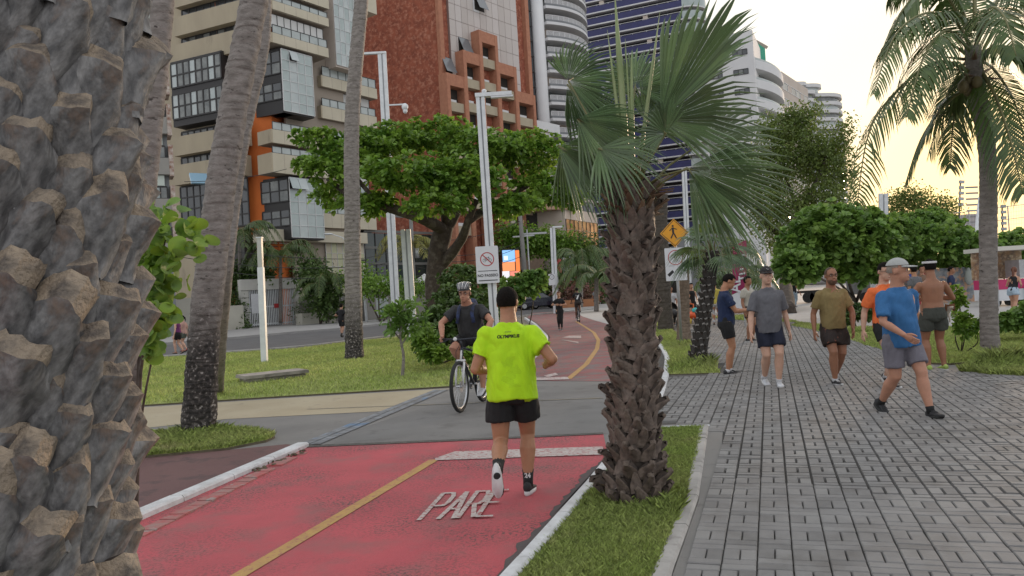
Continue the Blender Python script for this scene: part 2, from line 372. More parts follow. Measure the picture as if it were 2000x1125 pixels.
sheet('plaza', [(3.0,16),(14,9),(90,9),(160,260),(8,260),(4.5,60),(4.4,30)], -.01, conc_light)
sheet('paver_bed', [(-.5,.6),(.80,4.2),(1.29,5.63),(2.1,8.5),(1.5,8.7),(1.9,12),(2.7,16),(4.6,26),(7,38),(11,42),(13,40),(8.0,17),(6.6,11.9),(7.6,10.9),(9.5,10),(9,.6)], .012, joint_m)
sheet('mortar_band', [(-.25,.8),(.78,4.2),(1.27,5.63),(2.09,8.58),(1.5,8.66),(1.5,8.78),(2.3,8.72),(1.42,5.63),(.93,4.2),(-.1,.8)], .03, concrete)
# pavers, basket weave measured from the photograph (18.5 deg, 0.19 x 0.343 m)
PA = math.radians(18.5); pu = Vector((math.cos(PA), -math.sin(PA), 0)); pv = Vector((math.sin(PA), math.cos(PA), 0))
def inside(p, poly):
    r = False; n = len(poly); j = n-1
    for i in range(n):
        if (poly[i][1] > p[1]) != (poly[j][1] > p[1]) and p[0] < (poly[j][0]-poly[i][0])*(p[1]-poly[i][1])/(poly[j][1]-poly[i][1])+poly[i][0]: r = not r
        j = i
    return r
pave_poly = [(-.1,1.5),(.86,4.2),(1.37,5.63),(2.2,8.62),(1.7,8.68),(1.95,12),(2.55,13.2),(3.9,13.5),(4.1,16),(4.9,20),(6.2,27),(8.3,36),(10.4,41),(12.4,40),(9.7,25),(7.8,16.9),(6.72,12.1),(6.9,11.5),(9.5,10.6),(9.5,1.5)]
CW, PER, GAP = .19, .343, .0075
org = Vector((1.239, 4.195, 0))
pieces = []
for i in range(-14, 60):
    off = random.uniform(-.03, .03)
    for k in range(-14, 130):
        base = org+pu*(i*CW)+pv*(k*PER+off+i*.02)
        cc = base+pu*CW/2+pv*PER/2
        if not inside((cc.x, cc.y), pave_poly): continue
        for (a0, b0, a1, b1) in ((0,0,CW,.085),(0,.085,CW,.17),(0,.17,CW/2,PER),(CW/2,.17,CW,PER)):
            c = base+pu*(a0+a1)/2+pv*(b0+b1)/2
            pieces.append((c, a1-a0-GAP, b1-b0-GAP))
pieces.sort(key=lambda t: (t[0]-Vector((.3, 3.3, 0))).length if G(2000,1125).x+.5 > t[0].x else 99)
def paver_mesh(nm, lx, ly, m):
    mb = MB(); b_ = .006; z = .04
    lo = [(-lx/2,-ly/2),(lx/2,-ly/2),(lx/2,ly/2),(-lx/2,ly/2)]; hi = [(x*(1-2*b_/lx), y*(1-2*b_/ly)) for x, y in lo]
    mb.rings([[Vector((x, y, .002)) for x, y in lo], [Vector((x, y, z-.006)) for x, y in lo], [Vector((x, y, z)) for x, y in hi]], cap=False)
    mb.add([Vector((x, y, z)) for x, y in hi], [(0,1,2,3)]); return mb.mesh(nm, m)
prm = {}
root = link('paver_walk', None, kind='structure'); rest = [MB(), MB(), MB()]; cnt = 0
for c, lx, ly in pieces:
    th = random.gauss(0, .012); dz = random.gauss(0, .0016)
    vis = c.y > 3.4
    m3 = random.choices((0,1,2), (6,2,2))[0]
    if cnt < 300 and vis:
        key = (round(lx, 3), round(ly, 3), m3)
        if key not in prm: prm[key] = paver_mesh('paver', lx, ly, paver_m[m3])
        o = link('paver', prm[key], root, (c.x, c.y, dz)); o.rotation_euler = (random.gauss(0,.006), random.gauss(0,.006), -PA+th); cnt += 1
    else:
        u = pu*lx/2; v = pv*ly/2; b_ = .007
        if c.y > 22 and random.random() < .0: continue
        z1 = Vector((0,0,.04+dz)); z0 = Vector((0,0,.01)); ui = pu*(lx/2-b_); vi = pv*(ly/2-b_)
        t1, t2, t3, t4 = [Vector((0,0,random.gauss(0,.0012))) for _ in range(4)]
        rest[m3].add([c-u-v+z0,c+u-v+z0,c+u+v+z0,c-u+v+z0,c-ui-vi+z1+t1,c+ui-vi+z1+t2,c+ui+vi+z1+t3,c-ui+vi+z1+t4],[(4,5,6,7),(0,1,5,4),(1,2,6,5),(2,3,7,6),(3,0,4,7)])
for k in range(3): rest[k].build('paver_field', paver_m[k], root, kind='stuff')
# back pavers beyond the walk and slabs of the plaza
mb = MB()
for i in range(5):
    a, b = G(1925+i*9, 748+i*3.5), G(2010+i*8, 752+i*5); strip('plaza_guide_line', (a.x, a.y), (b.x, b.y), .05, .046, kerb_g)
# ================================================================ BUILDINGS
class Wall:
    def __init__(s, px, Y, deg, py=600):
        p = D(px, py, Y); s.P = Vector((p.x, p.y, 0)); a = math.radians(deg); s.u = Vector((math.sin(a), math.cos(a), 0)); s.n = Vector((-s.u.y, s.u.x, 0))
        if s.n.dot(-s.P) < 0: s.n = -s.n
    def sz(s, px, py):
        d = ray(px, py); o = Vector((0, 0, CAM_H)); t = (s.P-o).dot(s.n)/d.dot(s.n); q = o+d*t
        return (q-s.P).dot(s.u), q.z
    def at(s, a, z, d=0.0): return s.P+s.u*a+s.n*d+Vector((0, 0, z))
    def box(s, mb, s0, s1, z0, z1, d0, d1):
        mb.box((0, 0, 0), (1, 1, 1), Matrix(((s.u.x*(s1-s0), s.n.x*(d1-d0), 0, s.at(s0, z0, d0).x), (s.u.y*(s1-s0), s.n.y*(d1-d0), 0, s.at(s0, z0, d0).y), (0, 0, z1-z0, z0), (0, 0, 0, 1))))
        return mb
    def part(s, name, m, parent, s0, s1, z0, z1, d0, d1, **k):
        mb = MB(); s.box(mb, s0, s1, z0, z1, d0, d1); return mb.build(name, m, parent, **k)
    def px(s, x0, x1, yt, yb):
        a, z1 = s.sz(x0, yt); _, z0 = s.sz(x0, yb); b, _ = s.sz(x1, (yt+yb)/2); return a, b, z0, z1
    def glazed(s, parent, s0, s1, z0, z1, d, nx, nz, fm, gm, fw=.07, name='window', pane=True, tilt=()):
        mb = MB(); s.box(mb, s0, s1, z0, z0+fw, d-.05, d+.05); s.box(mb, s0, s1, z1-fw, z1, d-.05, d+.05)
        for i in range(nx+1): x = s0+(s1-s0)*i/nx; s.box(mb, x-fw/2, x+fw/2, z0+fw, z1-fw, d-.045, d+.045)
        for j in range(1, nz): z = z0+(z1-z0)*j/nz; s.box(mb, s0, s1, z-fw/2, z+fw/2, d-.04, d+.04)
        f = mb.build(name, fm, parent)
        gms = gm if isinstance(gm, list) else [gm]
        for i in range(nx):
            for j in range(nz):
                x0, x1 = s0+(s1-s0)*i/nx+fw/2, s0+(s1-s0)*(i+1)/nx-fw/2; y0, y1 = z0+(z1-z0)*j/nz+fw/2, z0+(z1-z0)*(j+1)/nz-fw/2
                mb = MB()
                if (i, j) in tilt:
                    t = .45*(y1-y0); q = [s.at(x0, y0, d+t), s.at(x1, y0, d+t), s.at(x1, y1, d+.05), s.at(x0, y1, d+.05)]; mb.add(q+[v-s.n*.03 for v in q], [(0,1,2,3),(7,6,5,4),(0,4,5,1),(1,5,6,2),(2,6,7,3),(3,7,4,0)])
                else:
                    e = random.gauss(0, .006); s.box(mb, x0, x1, y0, y1, d-.03+e, d-.01+e)
                mb.build('pane', gms[(i*7+j*3) % len(gms)], f)
        return f
beige = M('beige_cladding', (.42,.36,.26), (.37,.315,.23), .6, .85, .15, 10, c3=(.28,.24,.18), sc3=.8, thr3=(.6,.75), stretch=(1,1,.3)); beige_l = M('beige_light', (.56,.51,.40), (.50,.455,.35), .5, .8, .1, 8)
bluish = M('window_curtain_glass', (.50,.54,.53), (.40,.45,.45), .7, .12, spec=.6); glass_d = M('dark_glass', (.035,.04,.045), (.06,.065,.07), .5, .08, spec=.8); glass_l = M('pale_glass', (.40,.46,.45), (.33,.39,.38), .8, .12, spec=.7)
glass_c = M('curtained_window', (.24,.25,.24), (.12,.13,.13), .9, .15, spec=.6); curtain = M('white_curtain', (.66,.66,.64), (.55,.55,.54), 4, .7, stretch=(6,6,.3)); rail_g = M('balcony_rail_glass', (.42,.46,.45), (.35,.39,.38), 1, .15, spec=.6)
frame_d = M('dark_frame', (.022,.02,.02), rough=.5); frame_w = M('white_frame', (.62,.62,.62), rough=.5); orange_m = M('orange_render', (.62,.155,.028), (.54,.13,.024), .4, .8, .1, 6)
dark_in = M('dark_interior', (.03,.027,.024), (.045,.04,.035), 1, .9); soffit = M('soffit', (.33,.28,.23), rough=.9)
brick_m = M('rough_red_brick', (.36,.11,.062), (.21,.062,.038), 1.1, .95, 1.0, 3.5, c3=(.46,.20,.13), sc3=2.4, thr3=(.5,.66)); brick_t = M('brick_trim', (.44,.20,.12), (.36,.155,.095), 2, .9, .5, 8)
panel_ms = [M('pink_panel_%s' % k, c, tuple(x*.95 for x in c), .5, .55) for k, c in (('a', (.50,.45,.42)), ('b', (.47,.42,.39)), ('c', (.53,.48,.455)))]
groove_m = M('panel_groove', (.26,.2,.18)); white_r = M('white_render', (.66,.66,.66), (.6,.6,.61), .3, .8); grey_r = M('grey_render', (.20,.21,.22), (.17,.18,.19), .4, .7); blue_m = M('deep_blue_tiles', (.033,.035,.135), (.026,.028,.10), 1, .5); warm_w = M('warm_white_render', (.55,.48,.42), (.5,.43,.37), .4, .8)
# ---- beige block with the orange core
bl = thing('apartment_building', 'beige apartment block with orange core, striped balconies and dark bay windows', 'building', (0, 0, 0))
WR = Wall(532, 75, 36); WL = Wall(474, 78, -66)
def pxpart(W, name, m, x0, x1, yt, yb, d0, d1, par=bl): a, b, z0, z1 = W.px(x0, x1, yt, yb); return W.part(name, m, par, a, b, z0, z1, d0, d1)
_, topz = WR.sz(532, -260)
a1 = WR.sz(692, 100)[0]
WR.part('wall', soffit, bl, 4.6, a1, 0, topz, -2.5, -2.2)
WO = Wall(530, 79, -80); WO.part('orange_core', orange_m, bl, -1.2, WO.sz(436, 300)[0], 0, topz, -6, 0); 
def balcony(W, x0, x1, yrail, ypar, ybot, dep=0.0, rec=-2.2, par=bl, panes=6, cur=None, mpar=beige_l, rz=True):
    a, b, z0, z1 = W.px(x0, x1, ypar, ybot)
    o = W.part('balcony', mpar, par, a, b, z0, z1, dep-.25, dep); W.part('balcony_floor', soffit, o, a+.05, b-.05, z0-.02, z0+.25, rec, dep-.26)
    W.part('balcony_side', beige, o, a-.18, a, z0-.01, z1+.01, rec, dep+.01)
    k = max(2, int((b-a)/1.3))
    for i in range(1, k): mb = MB(); x = a+(b-a)*i/k; W.box(mb, x-.012, x+.012, z0+.03, z1-.03, dep+.001, dep+.004); mb.build('panel_joint', groove_m, o)
    if rz:
        _, _, _, zr = W.px(x0, x1, yrail, ybot); W.glazed(o, a+.1, b-.1, z1+.02, zr, dep-.12, panes, 1, frame_d, rail_g, .04, 'railing')
    return a, b, z0, z1
for (yr, yp, yb) in ((-58,-44,-20), (-12,0,17), (46,63,82), (236,252,278), (284,298,336)):
    a, b, z0, z1 = balcony(WR, 532, 640, yr, yp, yb)
a, b, z0, z1 = WR.px(534, 636, 22, 50); WR.glazed(bl, a, b, z0, z1, -.6, 8, 1, frame_d, curtain, .05)
a, b, z0, z1 = WR.px(560, 640, -40, -12); WR.glazed(bl, a, b, z0, z1, -1.2, 6, 1, frame_d, glass_l, .05)
# bays
for (x0, x1, yt, yb, nz) in ((551,614,93,214,6), (567,634,345,463,5)):
    a, b, z0, z1 = WR.px(x0, x1, yt, yb); WR.part('bay', frame_d, bl, a, b, z0-.15, z1+.1, -2.2, -.35); WR.glazed(bl, a, b, z0, z1, -.25, 4, nz, frame_w, [glass_l, bluish, glass_l], .05, 'bay_window', tilt=((1, nz-1),) if nz == 6 else ((0, nz-1), (1, nz-1)))
    Wb_ = Wall(x0, 75, -66); Wb_.P = WR.at(a, 0, -.3); mb = MB(); q0, q1 = 0, 3.6
    Wb_.part('bay_side', frame_d, bl, q0, q1, z0-.15, z1+.1, -1.6, -.04); Wb_.glazed(bl, q0+.1, q1, z0+1.2, z0+(z1-z0)*.48, .02, 3, 2, frame_d, [glass_c, glass_d], .12); Wb_.glazed(bl, q0+.1, q1, z0+(z1-z0)*.6, z1-.1, .02, 3, 2, frame_d, [glass_c, glass_d], .12)
# left wing
_, tz = WL.sz(474, -260); aL = WL.sz(296, 100)[0]
WL.part('wall', beige, bl, 0, aL, 0, tz, -2.2, -1.2)
for (yt, yb) in ((-120,-80), (-60,-22), (-2,49-12), (66-12,110-12), (257-14,296-14), (315-14,356-14)):
    a, b, z0, z1 = WL.px(474, 338, yt, yb); a0_, b0_ = min(a, b), max(a, b); WL.part('balcony', beige, bl, a0_, b0_, z0, z1, -1.2, 0)
for (yt, yb, nx, gm_) in ((-22,-2,9,[glass_d]), (37,54,9,[glass_d, glass_c]), (230,245,10,[glass_c, glass_d]), (283,300,10,[glass_c, glass_d]), (343,440,10,[glass_d])):
    a, b, z0, z1 = WL.px(470, 340, yt, yb); WL.glazed(bl, min(a, b), max(a, b), z0, z1, -.9, nx, 1 if yb-yt < 40 else 4, frame_d, gm_, .14)
a, b, z0, z1 = WL.px(437, 340, 100, 232); WL.part('bay', frame_d, bl, min(a, b), max(a, b), z0, z1, -1.2, .35)
hh = (z1-z0)
for f0, f1 in ((.58, .98), (.10, .50)): WL.glazed(bl, min(a, b)+.1, max(a, b)-.1, z0+hh*f0, z0+hh*f1, .42, 8, 2, frame_d, [glass_c, bluish, glass_c], .16)
q = MB(); c_ = D(392, 358, 77); q.box((-.9, -.1, -.05), (.9, .1, 1.3), Matrix.Translation(c_) @ Matrix.Rotation(.6, 4, 'Z') @ Matrix.Rotation(-.6, 4, 'X')); q.build('open_window', M('sky_blue_glass', (.25,.42,.55), rough=.2), bl)
# secondary balconies further right
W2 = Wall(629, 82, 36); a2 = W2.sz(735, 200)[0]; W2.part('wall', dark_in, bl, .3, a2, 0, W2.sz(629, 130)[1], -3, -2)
for (yr, yp, yb) in ((128,147,168), (190,206,230), (252,268,292), (398,416,444)): balcony(W2, 629, 735, yr, yp, yb, rec=-2, panes=7)
for (yt, yb) in ((170,192), (232,254), (296,398)):
    a, b, z0, z1 = W2.px(640, 730, yt, yb); W2.glazed(bl, a, b, z0, z1, -.9, 5, 1 if yb-yt < 40 else 4, frame_d, [curtain, glass_l], .06)
a, b, z0, z1 = WR.px(640, 700, -260, 122); WR.part('wall', warm_w, bl, a, b, z0, z1, -3, -.5); WR.glazed(bl, a+.05, b-.05, z0+.2, z1-.1, -.4, 5, 16, frame_w, [glass_l, bluish], .04, 'curtain_wall')
a, b, z0, z1 = WR.px(692, 722, -200, 18); WR.part('balcony', beige_l, bl, a, b, z0, z1, -2, .6)
a, b, z0, z1 = W2.px(640, 716, 467, 528); W2.glazed(bl, a, b, 3.0, z1, -.4, 7, 4, frame_w, [M('lime_glass', (.50,.50,.30), (.42,.43,.27), .5, .3), beige_l], .04, 'curtain_wall'); W2.part('parapet', beige_l, bl, a-8, b, z0+3, z0+4.2, -2, .3)
a, b, z0, z1 = W2.px(560, 640, 455, 520); W2.part('loggia', frame_d, bl, a-3, b, z0-1, z1, -6, -3)
for i in range(5): W2.part('loggia_rail', frame_w if i in (1, 4) else frame_d, bl, a-3, b, z0+1+i*.35, z0+1.06+i*.35, -.9, -.84)
# ---- grey block, far left
bA_ = thing('apartment_building', 'grey narrow apartment block at far left with green-white spandrels', 'building', (0, 0, 0)); WA = Wall(345, 57, 62)
aA = WA.sz(230, 300)[0]; WA.part('wall', grey_r, bA_, aA, 0, 0, WA.sz(345, -250)[1], -6, -.4)
greyp = M('grey_parapet', (.30,.285,.26), (.26,.25,.23), 1, .85); gw = M('greenish_white_spandrel', (.52,.58,.52), (.45,.5,.45), .6, .3)
for k in range(-4, 5):
    y0 = 152+k*79; a, b, z0, z1 = WA.px(345, 232, y0, y0+32); o = WA.part('parapet', greyp, bA_, b, 0, z0, z1, -.4, .25)
    WA.part('parapet_end', M('flaking_paint', (.55,.5,.45), (.25,.13,.09), 3, .9) if 'flaking_paint' not in MATS else MATS['flaking_paint'], o, .01, .32, z0-.1, z1+1.0, -1.6, .2)
    _, _, zz0, zz1 = WA.px(345, 232, y0-25, y0); WA.glazed(bA_, b, -.2, zz0, zz1, -.05, 7, 1, frame_d, [glass_c, glass_l], .08)
    _, _, zz0, zz1 = WA.px(345, 232, y0-46, y0-26); WA.part('spandrel', gw, bA_, b, -.35, zz0, zz1, -.35, .0)
# ---- brick hotel
bC = thing('hotel_building', 'red brick building with pink panelled front and stepped brick balconies', 'building', (0, 0, 0)); WC = Wall(868, 96, 40, 200); WD = Wall(868, 96, -66, 200)
tz = WC.sz(868, -200)[1]; aC = WC.sz(1036, 150)[0]; aD = WD.sz(655, 200)[0]
mb = MB(); P0_, P1_, P2_ = WC.at(0, 0), WC.at(aC, 0), WD.at(aD, 0); P3_ = P1_+(P2_-P0_); mb.prism([tuple(p[:2]) for p in (P0_-WC.n*.3, P1_-WC.n*.3, P3_, P2_)], 0, tz); mb.build('wall', brick_m, bC)
nb_ = 0; rr_ = random.Random(4)
for i in range(24):
    for j in range(12):
        s0 = aD*(.01+j/12*.98); zz = 9+i*(tz-9)/30; W_ = rr_.uniform(.25, .9); h_ = rr_.uniform(.12, .4)
        ss = s0+rr_.uniform(0, 1.6); z_ = zz+rr_.uniform(-.6, .6)
        if ss+W_ > max(aD, 0) or nb_ > 280: continue
        WD.part('brick', brick_t if rr_.random() < .35 else brick_m, bC, ss, ss+W_, z_, z_+h_, -.31, -.28+rr_.uniform(.02, .12)); nb_ += 1
WC.part('corner_pier', brick_t, bC, -.35, .35, 0, tz, -.3, .25); WC.part('corner_pier', brick_t, bC, aC-.8, aC, 0, tz, -.3, .35)
# panels
cols = [(878+i*13.6) for i in range(12)]; pm = {}
a_s = [WC.sz(878+i*(1010-878)/11, 60)[0] for i in range(12)]; z_s = [WC.sz(868, 250-i*31)[1] for i in range(15)]
WC.part('panel_backing', groove_m, bC, a_s[0], a_s[-1], z_s[0], z_s[-1], -.3, .02)
for i in range(11):
    for j in range(14):
        WC.part('wall_panel', panel_ms[(i*5+j*3) % 3] if (i, j) != (4, 8) else white_r, bC, a_s[i]+.03, a_s[i+1]-.03, z_s[j]+.03, z_s[j+1]-.03, .021, .07+random.uniform(-.012, .012))
for (px_, py_) in ((905,92), (872,130), (935,8)):
    s_, z_ = WC.sz(px_, py_); mb = MB(); q = [WC.at(s_-.9, z_-.9, 1.0), WC.at(s_+.9, z_-.9, 1.0), WC.at(s_+.9, z_+1.1, .12), WC.at(s_-.9, z_+1.1, .12)]; mb.add(q+[v-WC.n*.05 for v in q], [(0,1,2,3),(7,6,5,4),(0,4,5,1),(1,5,6,2),(2,6,7,3),(3,7,4,0)])
    o = mb.build('open_window', M('grey_glass', (.16,.17,.18), rough=.15) if 'grey_glass' not in MATS else MATS['grey_glass'], bC); WC.part('window_opening', dark_in, bC, s_-.95, s_+.95, z_-.95, z_+1.15, .05, .10)
bx = [858, 893, 926, 958, 992, 1026]; tops = [147, 104, 66, 126, 181]; pitch = 47
ax = [WC.sz(x, 160)[0] for x in bx]
for i in range(5):
    x0, x1 = ax[i], ax[i+1]; ztop = WC.sz(bx[i], tops[i])[1]
    o = WC.part('brick_bay', brick_t, bC, x0-.2, x0+.35, 0, ztop, .08, 1.5); WC.part('brick_pier', brick_t, bC, x1-.35, x1+.2, 0, ztop-.02, .08, 1.48)
    zk = ztop; WC.part('brick_lintel', brick_t, bC, x0+.36, x1-.36, zk-1.5, zk-.01, .08, 1.45)
    z = zk-1.5; k = 0
    while z > 9 and k < 6:
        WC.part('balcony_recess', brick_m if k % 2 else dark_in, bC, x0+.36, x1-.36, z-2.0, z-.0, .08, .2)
        WC.part('balcony_parapet', beige, bC, x0+.36, x1-.36, z-3.1, z-1.95, .3, 1.25); WC.part('balcony_rail', white_r, bC, x0+.5, x1-1.2, z-1.9, z-1.5, .7, .8); z -= 3.1; k += 1
WC.part('roof_terrace', white_r, bC, aC+.02, aC+6, WC.sz(1030, 250)[1], WC.sz(1030, 232)[1], -.5, .3)
# ---- round-balcony tower
bD = thing('apartment_tower', 'white tower with curved white balconies and a vertical dark window strip', 'building', (0, 0, 0)); WT = Wall(1018, 146, 40, 200)
tz = WT.sz(1018, -150)[1]
def sx(W, p): return W.sz(p, 120)[0]
WT.part('wall', grey_r, bD, sx(WT, 1016), sx(WT, 1160), 0, tz, -14, -3.2); WT.part('wall_strip', M('grey_lilac_panel', (.36,.34,.35), rough=.7), bD, sx(WT, 1010), sx(WT, 1034), 0, tz, -3, 0)
o = WT.part('glass_strip', glass_d, bD, sx(WT, 1034), sx(WT, 1044), 0, tz, -3, -.3); mb = MB()
for k in range(26): WT.part('transom', frame_d, o, sx(WT, 1034), sx(WT, 1044), k*3.0, k*3.0+.25, -.3, -.1)
cp_ = WT.at(sx(WT, 1053), 0, .2); mb = MB(); mb.smooth = True; mb.cyl((cp_.x, cp_.y, 0), (cp_.x, cp_.y, tz), 1.25, 20); mb.build('column', white_r, bD)
s0, s1 = sx(WT, 1060), sx(WT, 1156); L_ = s1-s0
def arc(d_in, bulge, e0=0, k=14): return [WT.at(s0+L_*i/k, 0, -1.5+(bulge)*math.sin(PI*min(1, .16+i/k*.84))**.7-d_in) for i in range(k+1)]
zf0 = WT.sz(1060, 268)[1]; pitch_m = 31.5/1500*WT.at(s0, 0).y
for k in range(-3, 15):
    z = zf0+k*pitch_m; fr = arc(0, 5.2)
    def band(nm, m, za, zb, din, dout, par=bD):
        A_ = arc(din, 5.2); B_ = arc(dout, 5.2); mb = MB(); poly = [tuple(p[:2]) for p in B_]+[tuple(p[:2]) for p in A_[::-1]]; mb.prism(poly, za, zb); return mb.build(nm, m, par)
    fl = band('balcony_slab', white_r, z, z+.55, 3.5, 0); band('balcony_band', grey_r, z+.55, z+1.0, .35, .12, fl); band('handrail', frame_w, z+1.85, z+1.95, .3, .15, fl); band('railing_panel', M('rail_pale', (.5,.5,.5), (.25,.25,.26), 9, .6) if 'rail_pale' not in MATS else MATS['rail_pale'], z+1.0, z+1.85, .24, .2, fl)
    for i in range(0, 15, 1): p = arc(.22, 5.2)[i]; mb = MB(); mb.box((p.x-.06, p.y-.06, z+1.0), (p.x+.06, p.y+.06, z+1.85)); mb.build('baluster', frame_w, fl)
    band('glazing', glass_c if k % 3 else warm_w, z+1.0, z+pitch_m, 3.4, 3.2)
# ---- blue tower
bE = thing('apartment_tower', 'deep blue tower with thin white floor lines and wavy glazed corner balconies', 'building', (0, 0, 0)); WE = Wall(1343, 188, -66, 200)
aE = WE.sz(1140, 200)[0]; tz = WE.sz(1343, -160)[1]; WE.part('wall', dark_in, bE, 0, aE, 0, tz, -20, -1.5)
ph_ = 24.2/1500*188; z00 = 6.5
k = 0; z = z00
while z < tz:
    o = WE.part('blue_parapet', blue_m, bE, 0, aE, z, z+1.55, -1.5, 0); WE.part('floor_slab', white_r, o, -.1, aE, z-.32, z-.01, -1.5, .12); WE.part('handrail', frame_w, o, 0, aE, z+1.75, z+1.85, -.15, -.05)
    for i in range(0, 9): x = aE*i/9+random.uniform(0, 1); WE.part('rail_post', frame_w, o, x, x+.12, z+1.55, z+1.75, -.15, -.05)
    if k % 2 == 0: x = aE*random.uniform(.2, .9); WE.part('air_conditioner', warm_w, o, x, x+1.2, z+1.6, z+2.6, -.8, -.1)
    mb = MB(); c_ = WE.at(0, 0, -5.0); pts = []
    R1 = 5.0; ang0 = math.atan2(WE.n.y, WE.n.x)
    cv = [(c_.x+R1*math.cos(ang0+t)*1.0, c_.y+R1*math.sin(ang0+t)) for t in [PI*.62*i/10 for i in range(11)]] if (WE.at(0, 0).x < 9e9) else []
    mb.prism([tuple(c_[:2])]+cv, z-.3, z+.0); oo = mb.build('balcony_slab', white_r, bE)
    mb = MB(); mb.smooth = True; mb.add([(x, y, z) for x, y in cv]+[(x, y, z+1.8) for x, y in cv], [(i, i+1, 12+i, 11+i) for i in range(10)]); mb.build('balcony_glazing', glass_l, oo)
    mb = MB(); mb.prism([(c_.x+(x-c_.x)*.82, c_.y+(y-c_.y)*.82) for x, y in cv]+[tuple(c_[:2])], z, z+ph_-.3); mb.build('inner_wall', glass_c, oo)
    z += ph_; k += 1
# ---- white stepped buildings at the right
bF = thing('apartment_building', 'white block with small left-side windows, curved balconies and green netting on its roof', 'building', (0, 0, 0)); WF = Wall(1478, 118, -66, 200); WG = Wall(1478, 118, 36, 200)
def top(W, px, py): return W.sz(px, py)[1]
aF = WF.sz(1370, 100)[0]; zF = top(WF, 1470, 58)
WF.part('wall', white_r, bF, 0, aF, 0, zF, -14, 0)
for k in range(7):
    z = zF-3.6-k*3.05; o = WF.glazed(bF, aF*.62, aF*.95, z, z+1.2, .03, 4, 1, frame_d, [glass_d, glass_c], .08)
    WF.glazed(bF, aF*.12, aF*.4, z, z+.9, .03, 3, 1, frame_d, [glass_d, glass_c], .08)
aG = WG.sz(1532, 150)[0]
zG = top(WG, 1480, 118)
WG.part('wall', glass_c, bF, .2, aG, 0, zG, -8, -1.2)
for k in range(9):
    z = zG-1.2-k*3.05; kk = 10; s_0 = .1; pts = [WG.at(s_0+(aG+1.5)*i/kk, 0, -1.2+1.9*math.sin(PI*i/kk)**.55) for i in range(kk+1)]; back = [WG.at(s_0, 0, -1.3), WG.at(aG+1.5, 0, -1.3)]
    mb = MB(); mb.smooth = False; mb.prism([tuple(p[:2]) for p in pts]+[tuple(p[:2]) for p in back[::-1]], z, z+1.35); mb.build('curved_balcony', white_r, bF)
    mb = MB(); mb.prism([tuple((p*.999+WG.n*-.2)[:2]) for p in pts]+[tuple(p[:2]) for p in back[::-1]], z+1.36, z+1.75); mb.build('balcony_glass', rail_g, bF)
for (x, y0, y1) in ((1482,62,118), (1502,82,118), (1520,95,118)): s_ = WG.sz(x, 100)[0]; WG.part('roof_post', white_r, bF, s_, s_+.35, top(WG, x, y1), top(WG, x, y0), -3, -2.6)
s_, s2_ = WG.sz(1480, 60)[0], WG.sz(1524, 60)[0]; mb = MB(); q = [WG.at(s_, top(WG, 1480, 58), -2.5), WG.at(s2_, top(WG, 1524, 84), -2.5)]; mb.tube([q[0], q[1]], .35, 4); mb.build('roof_beam', warm_w, bF)
s_, s2_ = WG.sz(1503, 90)[0], WG.sz(1521, 90)[0]; WG.part('green_netting', M('green_net', (.05,.38,.24), (.04,.28,.2), 2, .9), bF, s_, s2_, top(WG, 1510, 122), top(WG, 1510, 80), -2.4, -2.3)
bG = thing('apartment_building', 'pale pink block between the two white balcony buildings', 'building', (0, 0, 0)); WH = Wall(1530, 150, 36, 200); b_ = WH.sz(1578, 180)[0]
WH.part('wall', warm_w, bG, 0, b_, 0, top(WH, 1530, 142), -10, 0)
for k in range(8): z = top(WH, 1530, 142)-3.4-k*3.1; WH.glazed(bG, .4, b_-.4, z, z+1.5, .03, 6, 1, frame_w, [glass_c, warm_w, glass_d], .1)
bH = thing('apartment_tower', 'far white tower with stacked curved slabs at the right end of the row', 'building', (0, 0, 0)); WI = Wall(1556, 280, 52, 200); c_ = WI.sz(1640, 200)[0]
for k in range(20):
    z = top(WI, 1556, 160)-k*3.05-1.2; kk = 16; wv = lambda i: 3.0*math.sin(PI*min(1, i/kk*2.2))**2*(i/kk < .46)+4.5*math.sin(PI*max(0, min(1, (i/kk-.40)/.6)))**.8*(i/kk > .4)
    if k < 1: c2_ = .55
    else: c2_ = 1.0
    pts = [WI.at(c_*c2_*i/kk, 0, wv(i)*c2_) for i in range(kk+1)]; mb = MB(); mb.prism([tuple(p[:2]) for p in pts]+[tuple(WI.at(c_*c2_, 0, -6)[:2]), tuple(WI.at(0, 0, -6)[:2])], z, z+1.3); mb.build('balcony_slab', white_r, bH)
    pts = [WI.at(c_*c2_*i/kk, 0, wv(i)*c2_-1.2) for i in range(kk+1)]; mb = MB(); mb.prism([tuple(p[:2]) for p in pts]+[tuple(WI.at(c_*c2_, 0, -6)[:2]), tuple(WI.at(0, 0, -6)[:2])], z-1.76, z-.001); mb.build('glazing', glass_c if k % 2 else bluish, bH)
# ---- low podium blocks, lit screen, golden glass
pk = thing('podium_building', 'dark low podium building with brown stone wall and concrete pillar behind the flagpoles', 'building', (0, 0, 0)); WP = Wall(960, 100, 62, 560)
def pp(name, m, x0, x1, yt, yb, d0, d1, par=pk, W=WP): a, b, z0, z1 = W.px(x0, x1, yt, yb); return W.part(name, m, par, min(a, b), max(a, b), max(z0, 0), z1, d0, d1)
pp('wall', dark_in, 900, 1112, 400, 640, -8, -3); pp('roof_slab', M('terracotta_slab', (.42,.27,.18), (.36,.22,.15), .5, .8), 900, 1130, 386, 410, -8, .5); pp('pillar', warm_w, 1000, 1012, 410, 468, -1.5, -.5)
pp('stone_wall', M('brown_stone_wall', (.28,.20,.15), (.22,.155,.115), 1.5, .9, .6, 6), 1014, 1074, 492, 527, -2.5, -1.5); pp('shop_front', dark_in, 950, 1090, 528, 640, -3, -2.2); pp('ledge_wall', concrete, 955, 1130, 480, 492, -3, -.8)
